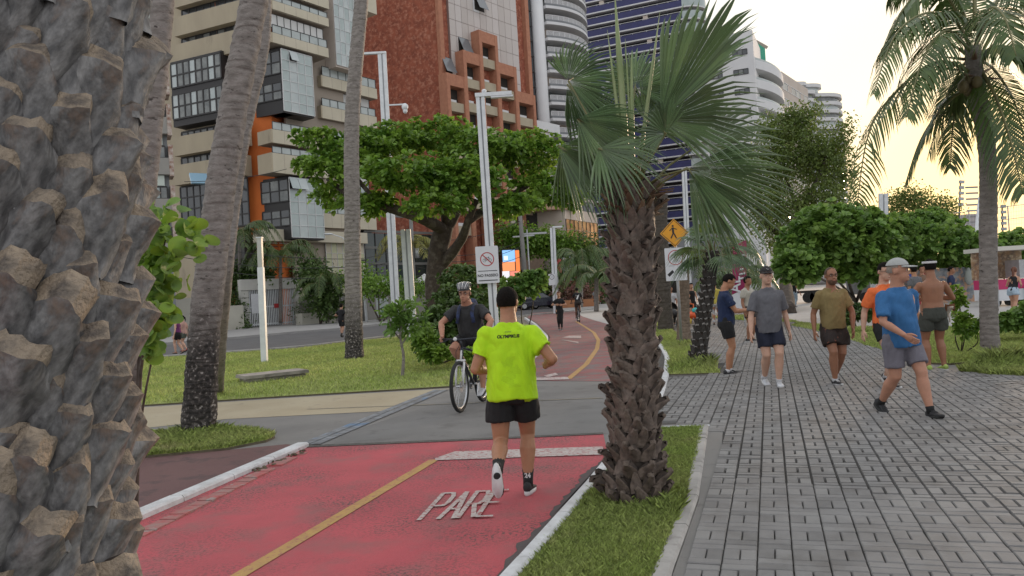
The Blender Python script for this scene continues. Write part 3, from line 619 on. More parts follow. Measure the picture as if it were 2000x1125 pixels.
scn = thing('led_screen', 'lit advertising screen showing blue sky and orange shapes above the runner', 'screen', (0, 0, 0)); WSn = Wall(982, 92, 78, 520)
pp('housing', frame_d, 980, 1016, 487, 563, -.6, -.05, scn, WSn)
for (x0, x1, y0, y1, c) in ((981,1006,489,512,(.25,.5,.85)), (1006,1015,489,530,(.85,.22,.06)), (981,1006,512,530,(.85,.3,.12)), (981,996,530,560,(.75,.72,.75)), (996,1015,530,560,(.8,.25,.18)), (984,992,500,508,(.75,.8,.9))):
    pp('screen_image', M('screen_%d_%d' % (x0, y0), c, emis=.55), x0, x1, y0, y1, -.045 if x0 != 984 else -.03, -.035 if x0 != 984 else -.02, scn, WSn)
gb = thing('glass_building', 'glass corner building mirroring the golden sunset', 'building', (0, 0, 0)); WQ = Wall(1112, 105, 28, 560)
gold = M('painted_sunset_glass', (.85,.50,.20), (.35,.18,.07), .6, rough=.16, metal=1.0, bump=.4, bsc=.8)  # sunset reflection put into the glass colour as a patchy gold tint
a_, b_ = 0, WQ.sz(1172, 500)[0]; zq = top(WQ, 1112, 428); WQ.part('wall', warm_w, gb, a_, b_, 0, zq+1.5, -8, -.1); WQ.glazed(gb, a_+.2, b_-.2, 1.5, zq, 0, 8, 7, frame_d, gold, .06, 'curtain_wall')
gb2 = thing('low_building', 'low dark building with lit golden panes behind the small palms', 'building', (0, 0, 0)); WQ2 = Wall(1440, 120, 20, 560); b_ = WQ2.sz(1530, 500)[0]
WQ2.part('wall', grey_r, gb2, -6, b_, 0, top(WQ2, 1440, 452), -8, -.1); WQ2.glazed(gb2, 0, b_, 2, top(WQ2, 1440, 462), 0, 7, 3, frame_w, [gold, glass_c, glass_d], .1)  # gold panes carry the sunset reflection as colour, no light behind them
pb_ = thing('pale_building', 'pale upper floors rising behind the almond tree crown', 'building', (0, 0, 0)); WX = Wall(1105, 125, 40, 400); b_ = WX.sz(1160, 400)[0]; WX.part('wall', warm_w, pb_, 0, b_, 0, top(WX, 1105, 380), -8, 0)
for k in range(5): WX.glazed(pb_, .3, b_-.3, 9+k*3, 10.6+k*3, .03, 5, 1, frame_d, [glass_c, glass_d], .1)
dg_ = thing('office_building', 'dark green glass ground floors behind the street lamps', 'building', (0, 0, 0)); WY = Wall(716, 88, 40, 560); b_ = WY.sz(960, 500)[0]
WY.part('wall', M('dark_green_glass', (.018,.032,.030), (.03,.045,.04), .3, .12, spec=.7), dg_, 0, b_, 0, top(WY, 716, 455), -6, 0)
for k in range(14): WY.part('mullion', frame_d, dg_, b_*k/14, b_*k/14+.12, 0, top(WY, 716, 455), 0, .08)
for k in range(5): WY.part('spandrel', M('spandrel_grey', (.14,.14,.13), rough=.6) if 'spandrel_grey' not in MATS else MATS['spandrel_grey'], dg_, 0, b_, 4.2+k*1.9, 4.5+k*1.9, 0, .1)
low = thing('low_building', 'long low building of the seafront far behind the round sea grapes', 'building', (0, 0, 0)); WZ = Wall(1560, 170, 75, 560); WZ.part('wall', warm_w, low, 0, WZ.sz(1760, 560)[0], 0, 6, -6, 0)
ft = thing('apartment_tower', 'faint distant tower block on the horizon left of the coconut trunk', 'building', (0, 0, 0)); WV = Wall(1893, 420, 80, 500); b_ = WV.sz(1918, 480)[0]; WV.part('wall', M('hazy_render', (.45,.42,.42)), ft, 0, b_, 0, top(WV, 1893, 418), -10, 0)
for k in range(9): WV.part('floor_band', M('hazy_band', (.3,.29,.3)) if 'hazy_band' not in MATS else MATS['hazy_band'], ft, .2, b_-.2, 20+k*3.2, 21+k*3.2, 0, .1)
# ================================================================ VEGETATION
rng = np.random.default_rng(11)
bark_pale = M('bark_coconut', (.29,.26,.24), (.17,.15,.135), 7, .92, 1.0, 40, c3=(.055,.045,.04), sc3=9, thr3=(.6,.68), stretch=(1,1,2.6))
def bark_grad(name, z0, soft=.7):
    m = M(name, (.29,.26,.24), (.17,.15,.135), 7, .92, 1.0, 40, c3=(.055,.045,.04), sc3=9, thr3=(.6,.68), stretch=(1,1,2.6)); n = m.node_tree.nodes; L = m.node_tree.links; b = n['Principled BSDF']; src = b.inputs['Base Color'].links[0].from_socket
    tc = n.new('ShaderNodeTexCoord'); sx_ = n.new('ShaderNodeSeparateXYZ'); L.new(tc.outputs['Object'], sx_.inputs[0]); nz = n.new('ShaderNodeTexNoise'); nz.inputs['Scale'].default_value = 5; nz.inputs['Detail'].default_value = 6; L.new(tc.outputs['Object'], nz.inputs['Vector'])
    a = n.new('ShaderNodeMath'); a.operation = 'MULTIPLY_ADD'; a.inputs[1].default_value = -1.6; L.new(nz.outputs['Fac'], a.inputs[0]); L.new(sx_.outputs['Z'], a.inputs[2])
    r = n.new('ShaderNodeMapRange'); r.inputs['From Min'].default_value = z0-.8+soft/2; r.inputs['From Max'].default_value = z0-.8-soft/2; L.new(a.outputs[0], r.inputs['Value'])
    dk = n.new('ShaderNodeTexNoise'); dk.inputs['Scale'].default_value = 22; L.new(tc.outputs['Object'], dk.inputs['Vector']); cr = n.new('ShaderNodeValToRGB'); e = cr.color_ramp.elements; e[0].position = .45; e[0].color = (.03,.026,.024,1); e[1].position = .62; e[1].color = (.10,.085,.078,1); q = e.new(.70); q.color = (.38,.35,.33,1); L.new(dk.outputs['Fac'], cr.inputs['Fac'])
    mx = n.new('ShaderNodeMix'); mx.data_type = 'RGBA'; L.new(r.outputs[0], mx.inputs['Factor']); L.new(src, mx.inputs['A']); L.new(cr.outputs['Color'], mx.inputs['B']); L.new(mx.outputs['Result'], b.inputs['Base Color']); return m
bark_dark = M('bark_old_palm', (.07,.06,.055), (.03,.026,.024), 9, .92, 1.0, 40, c3=(.34,.32,.3), sc3=14, thr3=(.66,.7))
bark_tree = M('bark_tree', (.075,.055,.042), (.045,.034,.028), 8, .95, 1.2, 25, c3=(.12,.1,.08), sc3=3)
def leafmat(n, a, b, c3=None, tr=.3, isl=.35, rough=.5, sc=1.2): return M(n, a, b, sc, rough, trans=tr, isl=isl, c3=c3, sc3=2.2, thr3=(.58,.68))
lf_almond = leafmat('leaf_almond', (.115,.24,.03), (.22,.34,.045), (.07,.15,.025), .42)
lf_dark = leafmat('leaf_dark', (.06,.115,.028), (.10,.16,.035)); lf_grape = leafmat('leaf_sea_grape', (.12,.23,.05), (.21,.33,.06), (.08,.16,.04), .42)
lf_grape_b = leafmat('leaf_sea_grape_bright', (.17,.30,.03), (.25,.38,.05), tr=.4); lf_olive = leafmat('leaf_olive', (.10,.155,.035), (.17,.22,.05), tr=.4)
lf_yellow = leafmat('leaf_yellowing', (.3,.26,.07), (.2,.22,.05)); lf_pink = leafmat('leaf_cordyline', (.22,.05,.06), (.1,.1,.04))
palm_g = leafmat('palm_leaf', (.05,.095,.022), (.085,.135,.03), (.13,.15,.04), tr=.2, isl=.25, rough=.38, sc=.8)
fan_g = M('fan_palm_leaf', (.07,.13,.06), (.12,.18,.075), .9, .36, trans=.18, isl=.4, c3=(.15,.20,.085), sc3=1.5, thr3=(.55,.7), spec=.6)
fan_s = M('fan_palm_spear', (.20,.26,.10), (.3,.34,.17), 2, .45); pet_m = M('palm_petiole', (.20,.19,.07), (.12,.12,.05), 3, .5)
dry_m = M('palm_dry_fibre', (.16,.095,.055), (.09,.05,.03), 8, .9, .8, 60, c3=(.25,.19,.13), sc3=6)
grass_g = M('grass_blade', (.36,.47,.11), (.47,.53,.17), .9, .6, trans=.35, isl=.4, c3=(.52,.48,.24), sc3=1.6, thr3=(.6,.75), obj=True)
def rot_frames(dirs, rng_):
    d = dirs/np.linalg.norm(dirs, axis=1)[:, None]; a = rng_.normal(size=d.shape); x = np.cross(d, a); x /= np.linalg.norm(x, axis=1)[:, None]; return d, x, np.cross(d, x)
def leaves(P, Dr, L_, W_, rng_, fold=.25, up=None):
    """obovate folded leaves: base P, direction Dr, length L_, half width W_"""
    n = len(P); d, x, y = rot_frames(Dr, rng_)
    if up is not None:  # keep blade facing up-ish
        z = np.tile([0, 0, 1.], (n, 1)); x = np.cross(d, z); ln = np.linalg.norm(x, axis=1)[:, None]; x = np.where(ln > .1, x/np.maximum(ln, .1), rot_frames(Dr, rng_)[1])
        r = rng_.normal(0, up, n)[:, None]; y0 = np.cross(x, d); x, y = x*np.cos(r)+y0*np.sin(r), y0*np.cos(r)-x*np.sin(r)
    L_ = np.broadcast_to(L_, n)[:, None]; W_ = np.broadcast_to(W_, n)[:, None]
    a = P; b = P+d*L_*.6+y*L_*.04; c = P+d*L_-y*L_*.10
    l1 = P+d*L_*.5+x*W_*.8+y*W_*fold; l2 = P+d*L_*.85+x*W_*.75+y*(W_*fold-L_*.06); r1 = P+d*L_*.5-x*W_*.8+y*W_*fold; r2 = P+d*L_*.85-x*W_*.75+y*(W_*fold-L_*.06)
    V = np.stack([a, b, c, l1, l2, r1, r2], 1).reshape(-1, 3); o = (np.arange(n)*7)[:, None]
    F_ = np.concatenate([o+np.array([[0, 3, 1]]), o+np.array([[3, 4, 1]]), o+np.array([[4, 2, 1]]), o+np.array([[0, 1, 5]]), o+np.array([[5, 1, 6]]), o+np.array([[6, 1, 2]])], 0)
    return V, F_
def crown_pts(ells, n, rng_, shell=.55):
    P = []; Nn = []
    vols = np.array([e[1][0]*e[1][1]+e[1][1]*e[1][2]+e[1][0]*e[1][2] for e in ells]); vols /= vols.sum()
    for (c, r), q in zip(ells, vols):
        k = int(n*q)+1; d = rng_.normal(size=(k, 3)); d /= np.linalg.norm(d, axis=1)[:, None]; rad = shell+(1-shell)*rng_.random(k)**.6
        rad *= 1+.32*np.sin(d[:, 0]*5+c[0]*3)*np.cos(d[:, 1]*4+d[:, 2]*6+c[2]*5)
        P.append(np.array(c)+d*np.array(r)*rad[:, None]); Nn.append(d)
    return np.concatenate(P), np.concatenate(Nn)
def foliage(name, ells, nclump, per, L_, W_, mat, parent=None, seed=1, upbias=.5, shell=.55, spread=1.0, rosette=True, kind='stuff', loc0=(0, 0, 0)):
    r = np.random.default_rng(seed); P, Nn = crown_pts(ells, nclump, r, shell); n = len(P)
    out = Nn+np.array([0, 0, upbias]); out /= np.linalg.norm(out, axis=1)[:, None]
    P2 = np.repeat(P, per, 0); O2 = np.repeat(out, per, 0); k = len(P2)
    a = r.normal(size=(k, 3)); side = a-O2*(a*O2).sum(1)[:, None]; side /= np.linalg.norm(side, axis=1)[:, None]
    Dr = O2*(.25+.5*r.random((k, 1)))+side*spread
    if not rosette: P2 = P2+r.normal(0, L_*1.3, (k, 3))
    V, F_ = leaves(P2+Dr*L_*.1, Dr, L_*(.7+.5*r.random(k)), W_*(.7+.5*r.random(k)), r, up=.6)
    me = npmesh(name, V-np.array(loc0), F_, mat); return link(name, me, parent, kind=kind)
def branch_mb(mb, pts, r0, r1, n=10, seed=0):
    pts = [Vector(p) for p in pts]; k = max(6, len(pts)*4); out = []; rr = []
    for i in range(k+1):
        t = i/k*(len(pts)-1); j = min(int(t), len(pts)-2); f = t-j
        p0 = pts[max(j-1, 0)]; p1 = pts[j]; p2 = pts[j+1]; p3 = pts[min(j+2, len(pts)-1)]
        p = .5*((2*p1)+(p2-p0)*f+(2*p0-5*p1+4*p2-p3)*f*f+(3*p1-p0-3*p2+p3)*f**3)
        out.append(p); rr.append((r0+(r1-r0)*i/k)*(1+.12*noise.noise(p*2+Vector((seed, 0, 0)))))
    mb.smooth = True; mb.tube(out, rr, n); return out
def tree(name, label, base, trunk, limbs, ells, mat, nclump, per, L_, W_, bark=bark_tree, group=None, seed=1, cat='tree', **k):
    root = thing(name, label, cat, base, 0, group); inv = lambda L2: [Vector(p)-Vector(base) for p in L2]
    mb = MB(); branch_mb(mb, inv(trunk[0]), trunk[1], trunk[2], 12, seed); mb.build('trunk', bark, root)
    for pts, a, b in limbs: mb = MB(); branch_mb(mb, inv(pts), a, b, 8, seed); mb.build('limb', bark, root)
    e2 = [(np.array(c)-np.array(base), r) for c, r in ells]
    foliage('crown', e2, nclump, per, L_, W_, mat, root, seed, **k)
    return root
def ell_at(px, py, Y, rx, rz, ry=None):
    c = D(px, py, Y); s_ = Y/F_PX; return (tuple(c), (rx*s_, (ry or rx*.8)*s_, rz*s_))
# --- the big sea-almond tree over the lawn
YA = 33.0; bA = D(858, 655, YA); bA.z = .03
E_ = [ell_at(*e) for e in ((700,300,32,95,50),(640,330,31,60,45),(620,270,32,50,28),(760,275,33,90,45),(850,265,34,90,42),(800,340,30,110,50),(900,350,30,100,55),(950,290,33,110,48),(1040,300,34,80,55),(1060,370,33,75,50),(1000,400,31,70,35),(720,400,31,70,28),(650,380,33,55,30),(850,400,29,70,28),(1110,390,34,35,28),(600,320,34,35,18))]
tree('almond_tree', 'spreading sea-almond tree with a broad glossy crown over the lawn', bA, ([bA, D(852,560,YA), D(858,480,YA), D(872,440,YA)], .55, .36),
     [([D(868,450,YA), D(820,425,31.5), D(740,400,31), D(690,385,31), D(640,350,32)], .30, .08), ([D(868,455,YA), D(900,400,33), D(940,330,33)], .30, .08), ([D(862,520,YA), D(900,470,32), D(915,430,31), D(930,390,31)], .26, .1), ([D(915,430,31), D(1000,380,33), D(1070,340,33)], .2, .06), ([D(872,440,YA), D(860,380,32), D(820,310,33)], .22, .06), ([D(740,400,31), D(680,330,32), D(630,290,32)], .12, .04)],
     [(c_, (r_[0]*.92, r_[1]*.9, r_[2]*.66)) for c_, r_ in E_], lf_almond, 2500, 10, .27, .085, seed=3, upbias=.7, shell=.35)
# --- sea grapes and other broad crowns
def bush(label, ells, mat, ncl, per, L_, W_, seed, base=None, name='sea_grape_bush', cat='bush', group=None, trunkr=.1, **k):
    c0 = Vector(ells[0][0]); b = Vector(base) if base else Vector((c0.x, c0.y, 0))
    root = thing(name, label, cat, b, 0, group)
    for i, (c, r) in enumerate(ells[:4]):
        mb = MB(); branch_mb(mb, [Vector((0, 0, -.02)), (Vector(c)-b)*.4+Vector((.1*i-.1, 0, 0)), Vector(c)-b], trunkr, trunkr*.35, 6, i); mb.build('stem', bark_tree, root)
    foliage('foliage', [(np.array(c)-np.array(b), r) for c, r in ells], ncl, per, L_, W_, mat, root, seed, **k); return root
bush('round sea grape tree with cupped leaves behind the khaki-shirted walker', [ell_at(*e) for e in ((1640,470,27,90,60),(1580,480,27,60,50),(1700,470,28,60,50),(1560,520,26,45,30),(1620,430,28,60,30),(1690,520,27,50,30))], lf_grape, 1900, 7, .24, .12, 21, G(1672,590), 'sea_grape_tree', 'tree', 'sea grape trees round the plaza', .11)
bush('sea grape tree between the food stalls and the leaning floodlight', [ell_at(*e) for e in ((1820,480,38,90,42),(1750,460,36,40,40),(1890,490,38,50,35),(1800,440,40,60,25))], lf_grape, 1500, 7, .26, .12, 22, G(1790,585), 'sea_grape_tree', 'tree', 'sea grape trees round the plaza', .12)
bush('sea grape tree at the right edge behind the coconut trunk', [ell_at(*e) for e in ((1980,485,40,50,30),(2040,480,40,60,34))], lf_grape, 900, 6, .26, .12, 23, G(2000,585), 'sea_grape_tree', 'tree', 'sea grape trees round the plaza', .12)
bT = G(1540, 612)
tree('rain_tree', 'tall fine-leaved tree in front of the white balcony tower', bT, ([bT, D(1535,520,45), D(1560,420,45)], .38, .2), [([D(1545,470,45), D(1500,440,44), D(1470,380,44)], .2, .05), ([D(1560,420,45), D(1600,340,46), D(1620,280,46)], .16, .05), ([D(1560,420,45), D(1530,330,46)], .16, .05)],
     [ell_at(*e) for e in ((1560,300,46,70,60),(1500,330,45,50,60),(1610,320,47,50,60),(1540,250,47,55,30),(1600,400,45,60,45),(1510,410,44,55,45),(1640,280,47,22,30),(1560,230,47,30,18),(1500,255,46,22,14),(1655,250,47,14,16),(1650,350,47,20,30),(1470,370,45,22,26),(1590,215,47,16,10),(1520,470,44,30,20))], lf_olive, 4300, 6, .20, .06, seed=5, rosette=False, upbias=.3, shell=.3)
bT = G(1800, 592)
tree('thin_crowned_tree', 'sparse small-leaved tree against the sunset beyond the court fence', bT, ([bT, D(1810,500,70), D(1800,440,70)], .3, .12), [([D(1805,470,70), D(1760,410,70), D(1730,390,70)], .1, .03), ([D(1800,440,70), D(1850,410,70)], .1, .03)],
     [ell_at(*e) for e in ((1810,410,70,50,28),(1750,400,70,30,25),(1850,415,70,25,18),(1780,385,70,35,14))], lf_olive, 1100, 4, .28, .08, seed=6, rosette=False, shell=.2)
bush('pale sea grape bush in front of the parked cars', [ell_at(*e) for e in ((1020,560,24,36,22),(985,585,24,30,16),(1045,545,24,18,14))], lf_grape, 330, 6, .17, .08, 24, G(1026,655), trunkr=.03, spread=1.2)
bush('dense shrub behind the cyclist at the lawn edge', [ell_at(*e) for e in ((890,600,20,50,45),(860,640,19,42,40),(930,620,19,42,50),(900,550,22,40,30),(840,670,18.5,26,18),(960,600,21,30,40),(940,670,18.5,40,25))], lf_dark, 1500, 6, .15, .045, 25, G(900,690), 'garden_shrub', 'shrub', None, .05)
bush('bright low shrub with lime leaves beside the sapling', [ell_at(*e) for e in ((830,665,17.5,24,20),(850,690,17.3,26,12),(905,690,17.3,30,10))], lf_almond, 380, 6, .13, .035, 26, G(850,712), 'garden_shrub', 'shrub', None, .03)
sb = G(785, 738); r_ = thing('sapling', 'young sapling with drooping leaves on the lawn left of the cyclist', 'sapling', sb)
mb = MB(); branch_mb(mb, [Vector((0,0,-.03)), Vector((.06,0,.45)), Vector((.02,.0,.95)), Vector((.18,0,1.5))], .04, .015, 8); branch_mb(mb, [Vector((.03,0,.7)), Vector((.25,.1,1.0)), Vector((.42,.1,1.25))], .02, .008, 6); branch_mb(mb, [Vector((.03,0,.8)), Vector((-.18,.05,1.1)), Vector((-.2,0,1.4))], .018, .008, 6); mb.build('trunk', bark_pale, r_)
foliage('foliage', [((.12,0,1.45), (.28,.25,.25)), ((.42,.05,1.15), (.25,.2,.22)), ((-.18,0,1.3), (.22,.2,.25)), ((.1,0,1.05), (.35,.2,.15))], 95, 6, .2, .036, lf_grape, r_, 31, upbias=.2, shell=.1, kind='stuff')
bush('low leafy shrub on the lawn behind the orange-shirted man', [ell_at(*e) for e in ((1680,610,21,26,14),(1650,622,21,16,8))], lf_dark, 300, 6, .12, .03, 27, G(1675,640), 'garden_shrub', 'shrub', None, .02)
bush('yellow-green sapling bush right of the shirtless man', [ell_at(*e) for e in ((1875,600,13.2,9,34),(1882,635,13.0,14,22),(1868,575,13.2,6,18),(1905,640,13.4,20,14))], lf_almond, 210, 6, .09, .028, 28, G(1877,690), 'garden_shrub', 'shrub', None, .015)
bush('spreading shrub at the far right edge of the lawn', [ell_at(*e) for e in ((1985,625,16,34,14),(2020,610,16,30,20),(1950,632,16,18,8))], lf_grape, 330, 6, .13, .05, 29, G(1990,655), 'garden_shrub', 'shrub', None, .02)
# street-side greenery in front of the apartment blocks
for i, (lab, es, m, n_, L_) in enumerate((
    ('clipped dark bush left of the white gate', ((452,620,70,22,32),(438,600,70,14,20),(465,640,68,16,10)), lf_dark, 700, .3),
    ('rounded green bush standing over the gate wall', ((455,545,73,22,24),(505,536,73,24,12)), lf_dark, 600, .4),
    ('palm-like garden thicket right of the white gate', ((622,560,69,24,26),(640,590,68,22,20),(604,535,71,20,20)), lf_dark, 700, .4),
    ('low hedge behind the grey wall under the parasols', ((740,560,64,40,14),(700,545,66,24,22),(800,565,64,30,14)), lf_almond, 650, .3),
    ('dark hedge behind the far flagpoles', ((1110,560,95,60,30),(1150,520,97,40,50),(1180,580,95,40,24)), lf_dark, 1300, .5),
    ('reddish ornamental plants at the far corner', ((1120,570,86,36,9),(1140,578,84,30,7)), lf_pink, 420, .35),
    ('white-flowered bush by the parked dark car', ((1100,585,100,14,8),(1120,582,100,18,9)), lf_grape, 260, .3))):
    bush(lab, [ell_at(*e) for e in es], m, n_, 5, L_, L_*.3, 40+i, None, 'garden_shrub', 'shrub', None, .1, rosette=False)
r_ = thing('hanging_planter', 'green vines spilling over the ledge above the lit screen', 'planter', D(1060, 500, 97))
foliage('foliage', [(np.array(D(990+i*13, 462+i*2.5, 96))-np.array(r_.location), (1.3, 1, 1.3)) for i in range(11)], 1500, 4, .5, .14, lf_almond, r_, 51, upbias=-.2, shell=.2, rosette=False)
mb = MB(); a, b = D(975,455,97)-r_.location, D(1125,478,97)-r_.location; mb.tube([a, b], .6, 4); mb.build('ledge', concrete, r_)
# --- close sea grape leaves left of the leaning trunk: every leaf its own piece
def disc_leaf(nm, R, m, cup=.18):
    mb = MB(); mb.smooth = True; n = 14; vs = [Vector((0, 0, 0))]
    for rr in (.55, 1.0):
        for i in range(n):
            a = 2*PI*i/n; q = R*rr*(1-.16*math.exp(-((a-PI)**2)/.15 if abs(a-PI) < 1 else -9)); x, y = math.cos(a)*q, math.sin(a)*q*.95
            vs.append(Vector((x+R, y, cup*R*rr*rr*math.sin(a)**2+.05*R*math.cos(3*a)*rr-.1*R*rr*math.cos(a))))
    fs = [(0, 1+i, 1+(i+1) % n) for i in range(n)]+[(1+i, 1+n+i, 1+n+(i+1) % n, 1+(i+1) % n) for i in range(n)]
    mb.add(vs, fs); return mb.mesh(nm, m)
YS = 6.2
sgb = thing('sea_grape_bush', 'close sea grape bush with round glossy leaves left of the leaning trunk', 'bush', (D(290,560,YS).x, YS, 0))
lms = [disc_leaf('leaf', .062, m, c_) for m in (lf_grape, lf_grape_b) for c_ in (.1, .35)]
sb0 = sgb.location; rr_ = random.Random(5)
stems = []
for i in range(6):
    tp = D(272+i*12+rr_.uniform(-8, 8), 420+rr_.uniform(0, 240), YS+rr_.uniform(-.3, .3))-sb0
    mb = MB(); pts = branch_mb(mb, [Vector((-.2, 0, -.02)), Vector((-.15+i*.01, 0, tp.z*.5)), tp], .016, .005, 6, i); mb.build('stem', bark_tree, sgb); stems.append(pts)
for i in range(295):
    py = rr_.uniform(405, 690); px = 999
    wmax = 290+95*math.exp(-((py-470)/60)**2)+ (62 if 520 < py < 640 else 25)*(1 if py > 400 else 0)
    if px > wmax: px = rr_.triangular(268, wmax, 285)
    if py > 650 and px > 310: continue
    p = D(px, py, YS+rr_.uniform(-.35, .25))-sb0
    o = link('leaf', lms[rr_.choice((0, 0, 0, 1, 1, 1, 2, 3)) if px < 330 else rr_.choice((0, 1, 2, 3, 3))], sgb, p); s_ = rr_.uniform(.75, 1.25)
    o.rotation_euler = (rr_.uniform(.4, 1.7)*rr_.choice((1, 1, -.6)), rr_.uniform(-.7, .7), rr_.uniform(0, 6.28)); o.scale = (s_, s_, s_)
# --- palm trunks
def ringed(name, label, pts, r0, r1, mat, cat='palm tree', group=None, step=.09, base_flare=1.35, n=20, seed=1, dark_to=0, mat2=None, rough=.02, rd=.5):
    b = Vector(pts[0]); root = thing(name, label, cat, b, 0, group); P_ = [Vector(p)-b for p in pts]; P_[0].z -= .06
    mb = MB(); mb.smooth = True; tmp = MB(); L_ = sum((P_[i+1]-P_[i]).length for i in range(len(P_)-1))
    def cat_(t):
        t = t*(len(P_)-1); j = min(int(t), len(P_)-2); f = t-j; p0 = P_[max(j-1, 0)]; p1 = P_[j]; p2 = P_[j+1]; p3 = P_[min(j+2, len(P_)-1)]
        return .5*((2*p1)+(p2-p0)*f+(2*p0-5*p1+4*p2-p3)*f*f+(3*p1-p0-3*p2+p3)*f**3)
    k = int(L_/step); C_ = []; Rr = []
    for i in range(k+1):
        for q, sc in ((0, 1.0), (.55, 1-rd*.045), (.72, 1-rd*.07), (.8, 1-rd*.015)):
            t = min(1, (i+q)/k); C_.append(cat_(t)); h = t*L_
            Rr.append((r0+(r1-r0)*t)*(1+(base_flare-1)*math.exp(-h/.35))*(1+(sc-1)*random.uniform(.4, 1.3)))
    rs = []
    for i, (p, r) in enumerate(zip(C_, Rr)):
        tz = .25*noise.noise(Vector((i*.12, seed, 0)))
        ring = []
        for j in range(n):
            a = 2*PI*j/n; x, y = math.cos(a), math.sin(a)
            tilt = .18*math.sin(a+noise.noise(Vector((i*.05, seed, 5)))*5)*step
            d = 1+rough*3*noise.noise(Vector((x*3, y*3, p.z*9+seed)))+rough*1.5*noise.noise(Vector((x*8, y*8, p.z*25+seed)))
            ring.append(Vector((p.x+x*r*d, p.y+y*r*d, p.z+tilt)))
        rs.append(ring)
    if mat2 is None: mb.rings(rs); mb.build('trunk', mat, root)
    else:
        kk = next(i for i, p in enumerate(C_) if p.z > dark_to); mb.rings(rs[:kk+1]); mb.build('trunk_base', mat2, root); m3 = MB(); m3.smooth = True; m3.rings(rs[kk:]); m3.build('trunk', mat, root)
    return root
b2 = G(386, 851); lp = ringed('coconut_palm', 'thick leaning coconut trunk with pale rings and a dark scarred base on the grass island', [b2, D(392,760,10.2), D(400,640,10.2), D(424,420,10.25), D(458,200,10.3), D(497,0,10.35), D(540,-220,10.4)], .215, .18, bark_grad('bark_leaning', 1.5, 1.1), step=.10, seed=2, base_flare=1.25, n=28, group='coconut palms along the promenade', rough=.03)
gm = M('carved_pale', (.33,.33,.31), (.24,.23,.22), 8, .9)
tr = tu = lp.children[0]
for s_, py in (('CCR', 585), ('AMOR', 602)):
    me = text_mesh(s_, .105, bold=.003); p = D(396, py, 10.2)-b2
    for tgt in (tr,): 
        try: decal(tr if p.z < 1.13 else tu, me, p, Vector((.99, 0, -.07)), Vector((.05, 0, 1)), Vector((0, -1, 0)), gm, 'carved_letters', off=.006, from_d=1.0)
        except Exception as ex: pass
ringed('coconut_palm', 'slim pale coconut trunk leaning close behind the thick leaning one', [G(420,770), D(437,560,12.6), D(455,400,12.6), D(478,250,12.7), D(513,90,12.8), D(516,-60,12.9)], .13, .11, bark_pale, step=.09, seed=3, group='coconut palms along the promenade')
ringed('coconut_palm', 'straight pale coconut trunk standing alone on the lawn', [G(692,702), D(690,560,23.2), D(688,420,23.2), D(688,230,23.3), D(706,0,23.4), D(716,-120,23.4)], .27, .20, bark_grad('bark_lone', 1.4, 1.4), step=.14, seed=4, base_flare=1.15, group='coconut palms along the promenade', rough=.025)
ringed('coconut_palm', 'blurred pale coconut trunk just behind the huge foreground palm', [G(250,880), D(262,560,8.3), D(290,300,8.3), D(318,0,8.3), D(330,-200,8.3)], .12, .12, bark_pale, step=.1, seed=5, group='coconut palms along the promenade')
ringed('slender_palm', 'slender brown palm trunk behind the pedestrian sign', [G(1301,646), D(1296,560,28), D(1290,440,28), D(1290,380,28)], .26, .26, M('bark_brown', (.10,.085,.07), (.06,.05,.04), 12, .95, 1.2, 30), step=.12, seed=6, rough=.05, group='slender palms on the far verge')
ringed('slender_palm', 'straight brown palm trunk right of the pedestrian sign pole', [G(1335,668), D(1335,600,22.3), D(1334,520,22.3)], .18, .17, M('bark_tan_spiral', (.20,.15,.11), (.12,.09,.065), 12, .95, 1.2, 30), step=.08, seed=7, rough=.05, group='slender palms on the far verge')
# --- coconut crown at the right
def frond(nm, pts, parent, nleaf=60, ll=.75, droop=.9, mat=palm_g, seed=0, w_=.028, base=Vector((0, 0, 0)), rr0=.035, plane=None):
    P_ = [Vector(p)-base for p in pts]; mb = MB(); out = branch_mb(mb, P_, rr0, .006, 6, seed); mb.build_ = 1
    rc = mb.build(nm, pet_m, parent); r = random.Random(seed); lf = MB(); k = len(out)-1
    for i in range(nleaf):
        t = .12+.88*i/nleaf; x = t*k; j = min(int(x), k-1); p = out[j].lerp(out[j+1], x-j); d = (out[j+1]-out[j]).normalized()
        side = d.cross(Vector((0, 0, 1)))
        if side.length < .25: side = Vector((1, 0, 0))
        side.normalize(); ln = ll*(math.sin(PI*min(1, .18+t*.80))**.6)*r.uniform(.85, 1.1)
        for s_ in (-1, 1):
            if r.random() < .06: continue
            q = (side*s_*1.0+d*.65+Vector((0, 0, .15-.2*r.random()))).normalized(); w2 = w_*r.uniform(.8, 1.15)
            a = p; b = p+q*ln*.45-Vector((0, 0, droop*ln*.14)); c = p+q*ln*.80-Vector((0, 0, droop*ln*.5)); e = p+q*ln*.95-Vector((0, 0, droop*ln*.85))
            ww = d*w2
            lf.add([a-ww*.5, a+ww*.5, b+ww, b-ww, c+ww*.7, c-ww*.7, e], [(0,1,2,3),(3,2,4,5),(5,4,6)])
    lf.build('leaflets', mat, rc, kind='stuff'); return rc
rb = G(1936, 712); cp = ringed('coconut_palm', 'coconut palm with drooping feathery crown on the grass mound at right', [rb, D(1931,600,12.7), D(1930,450,12.7), D(1928,300,12.7), D(1905,150,12.8), D(1900,90,12.8)], .138, .128, bark_pale, step=.085, seed=8, group='coconut palms along the promenade', base_flare=1.3)
YR = 12.8
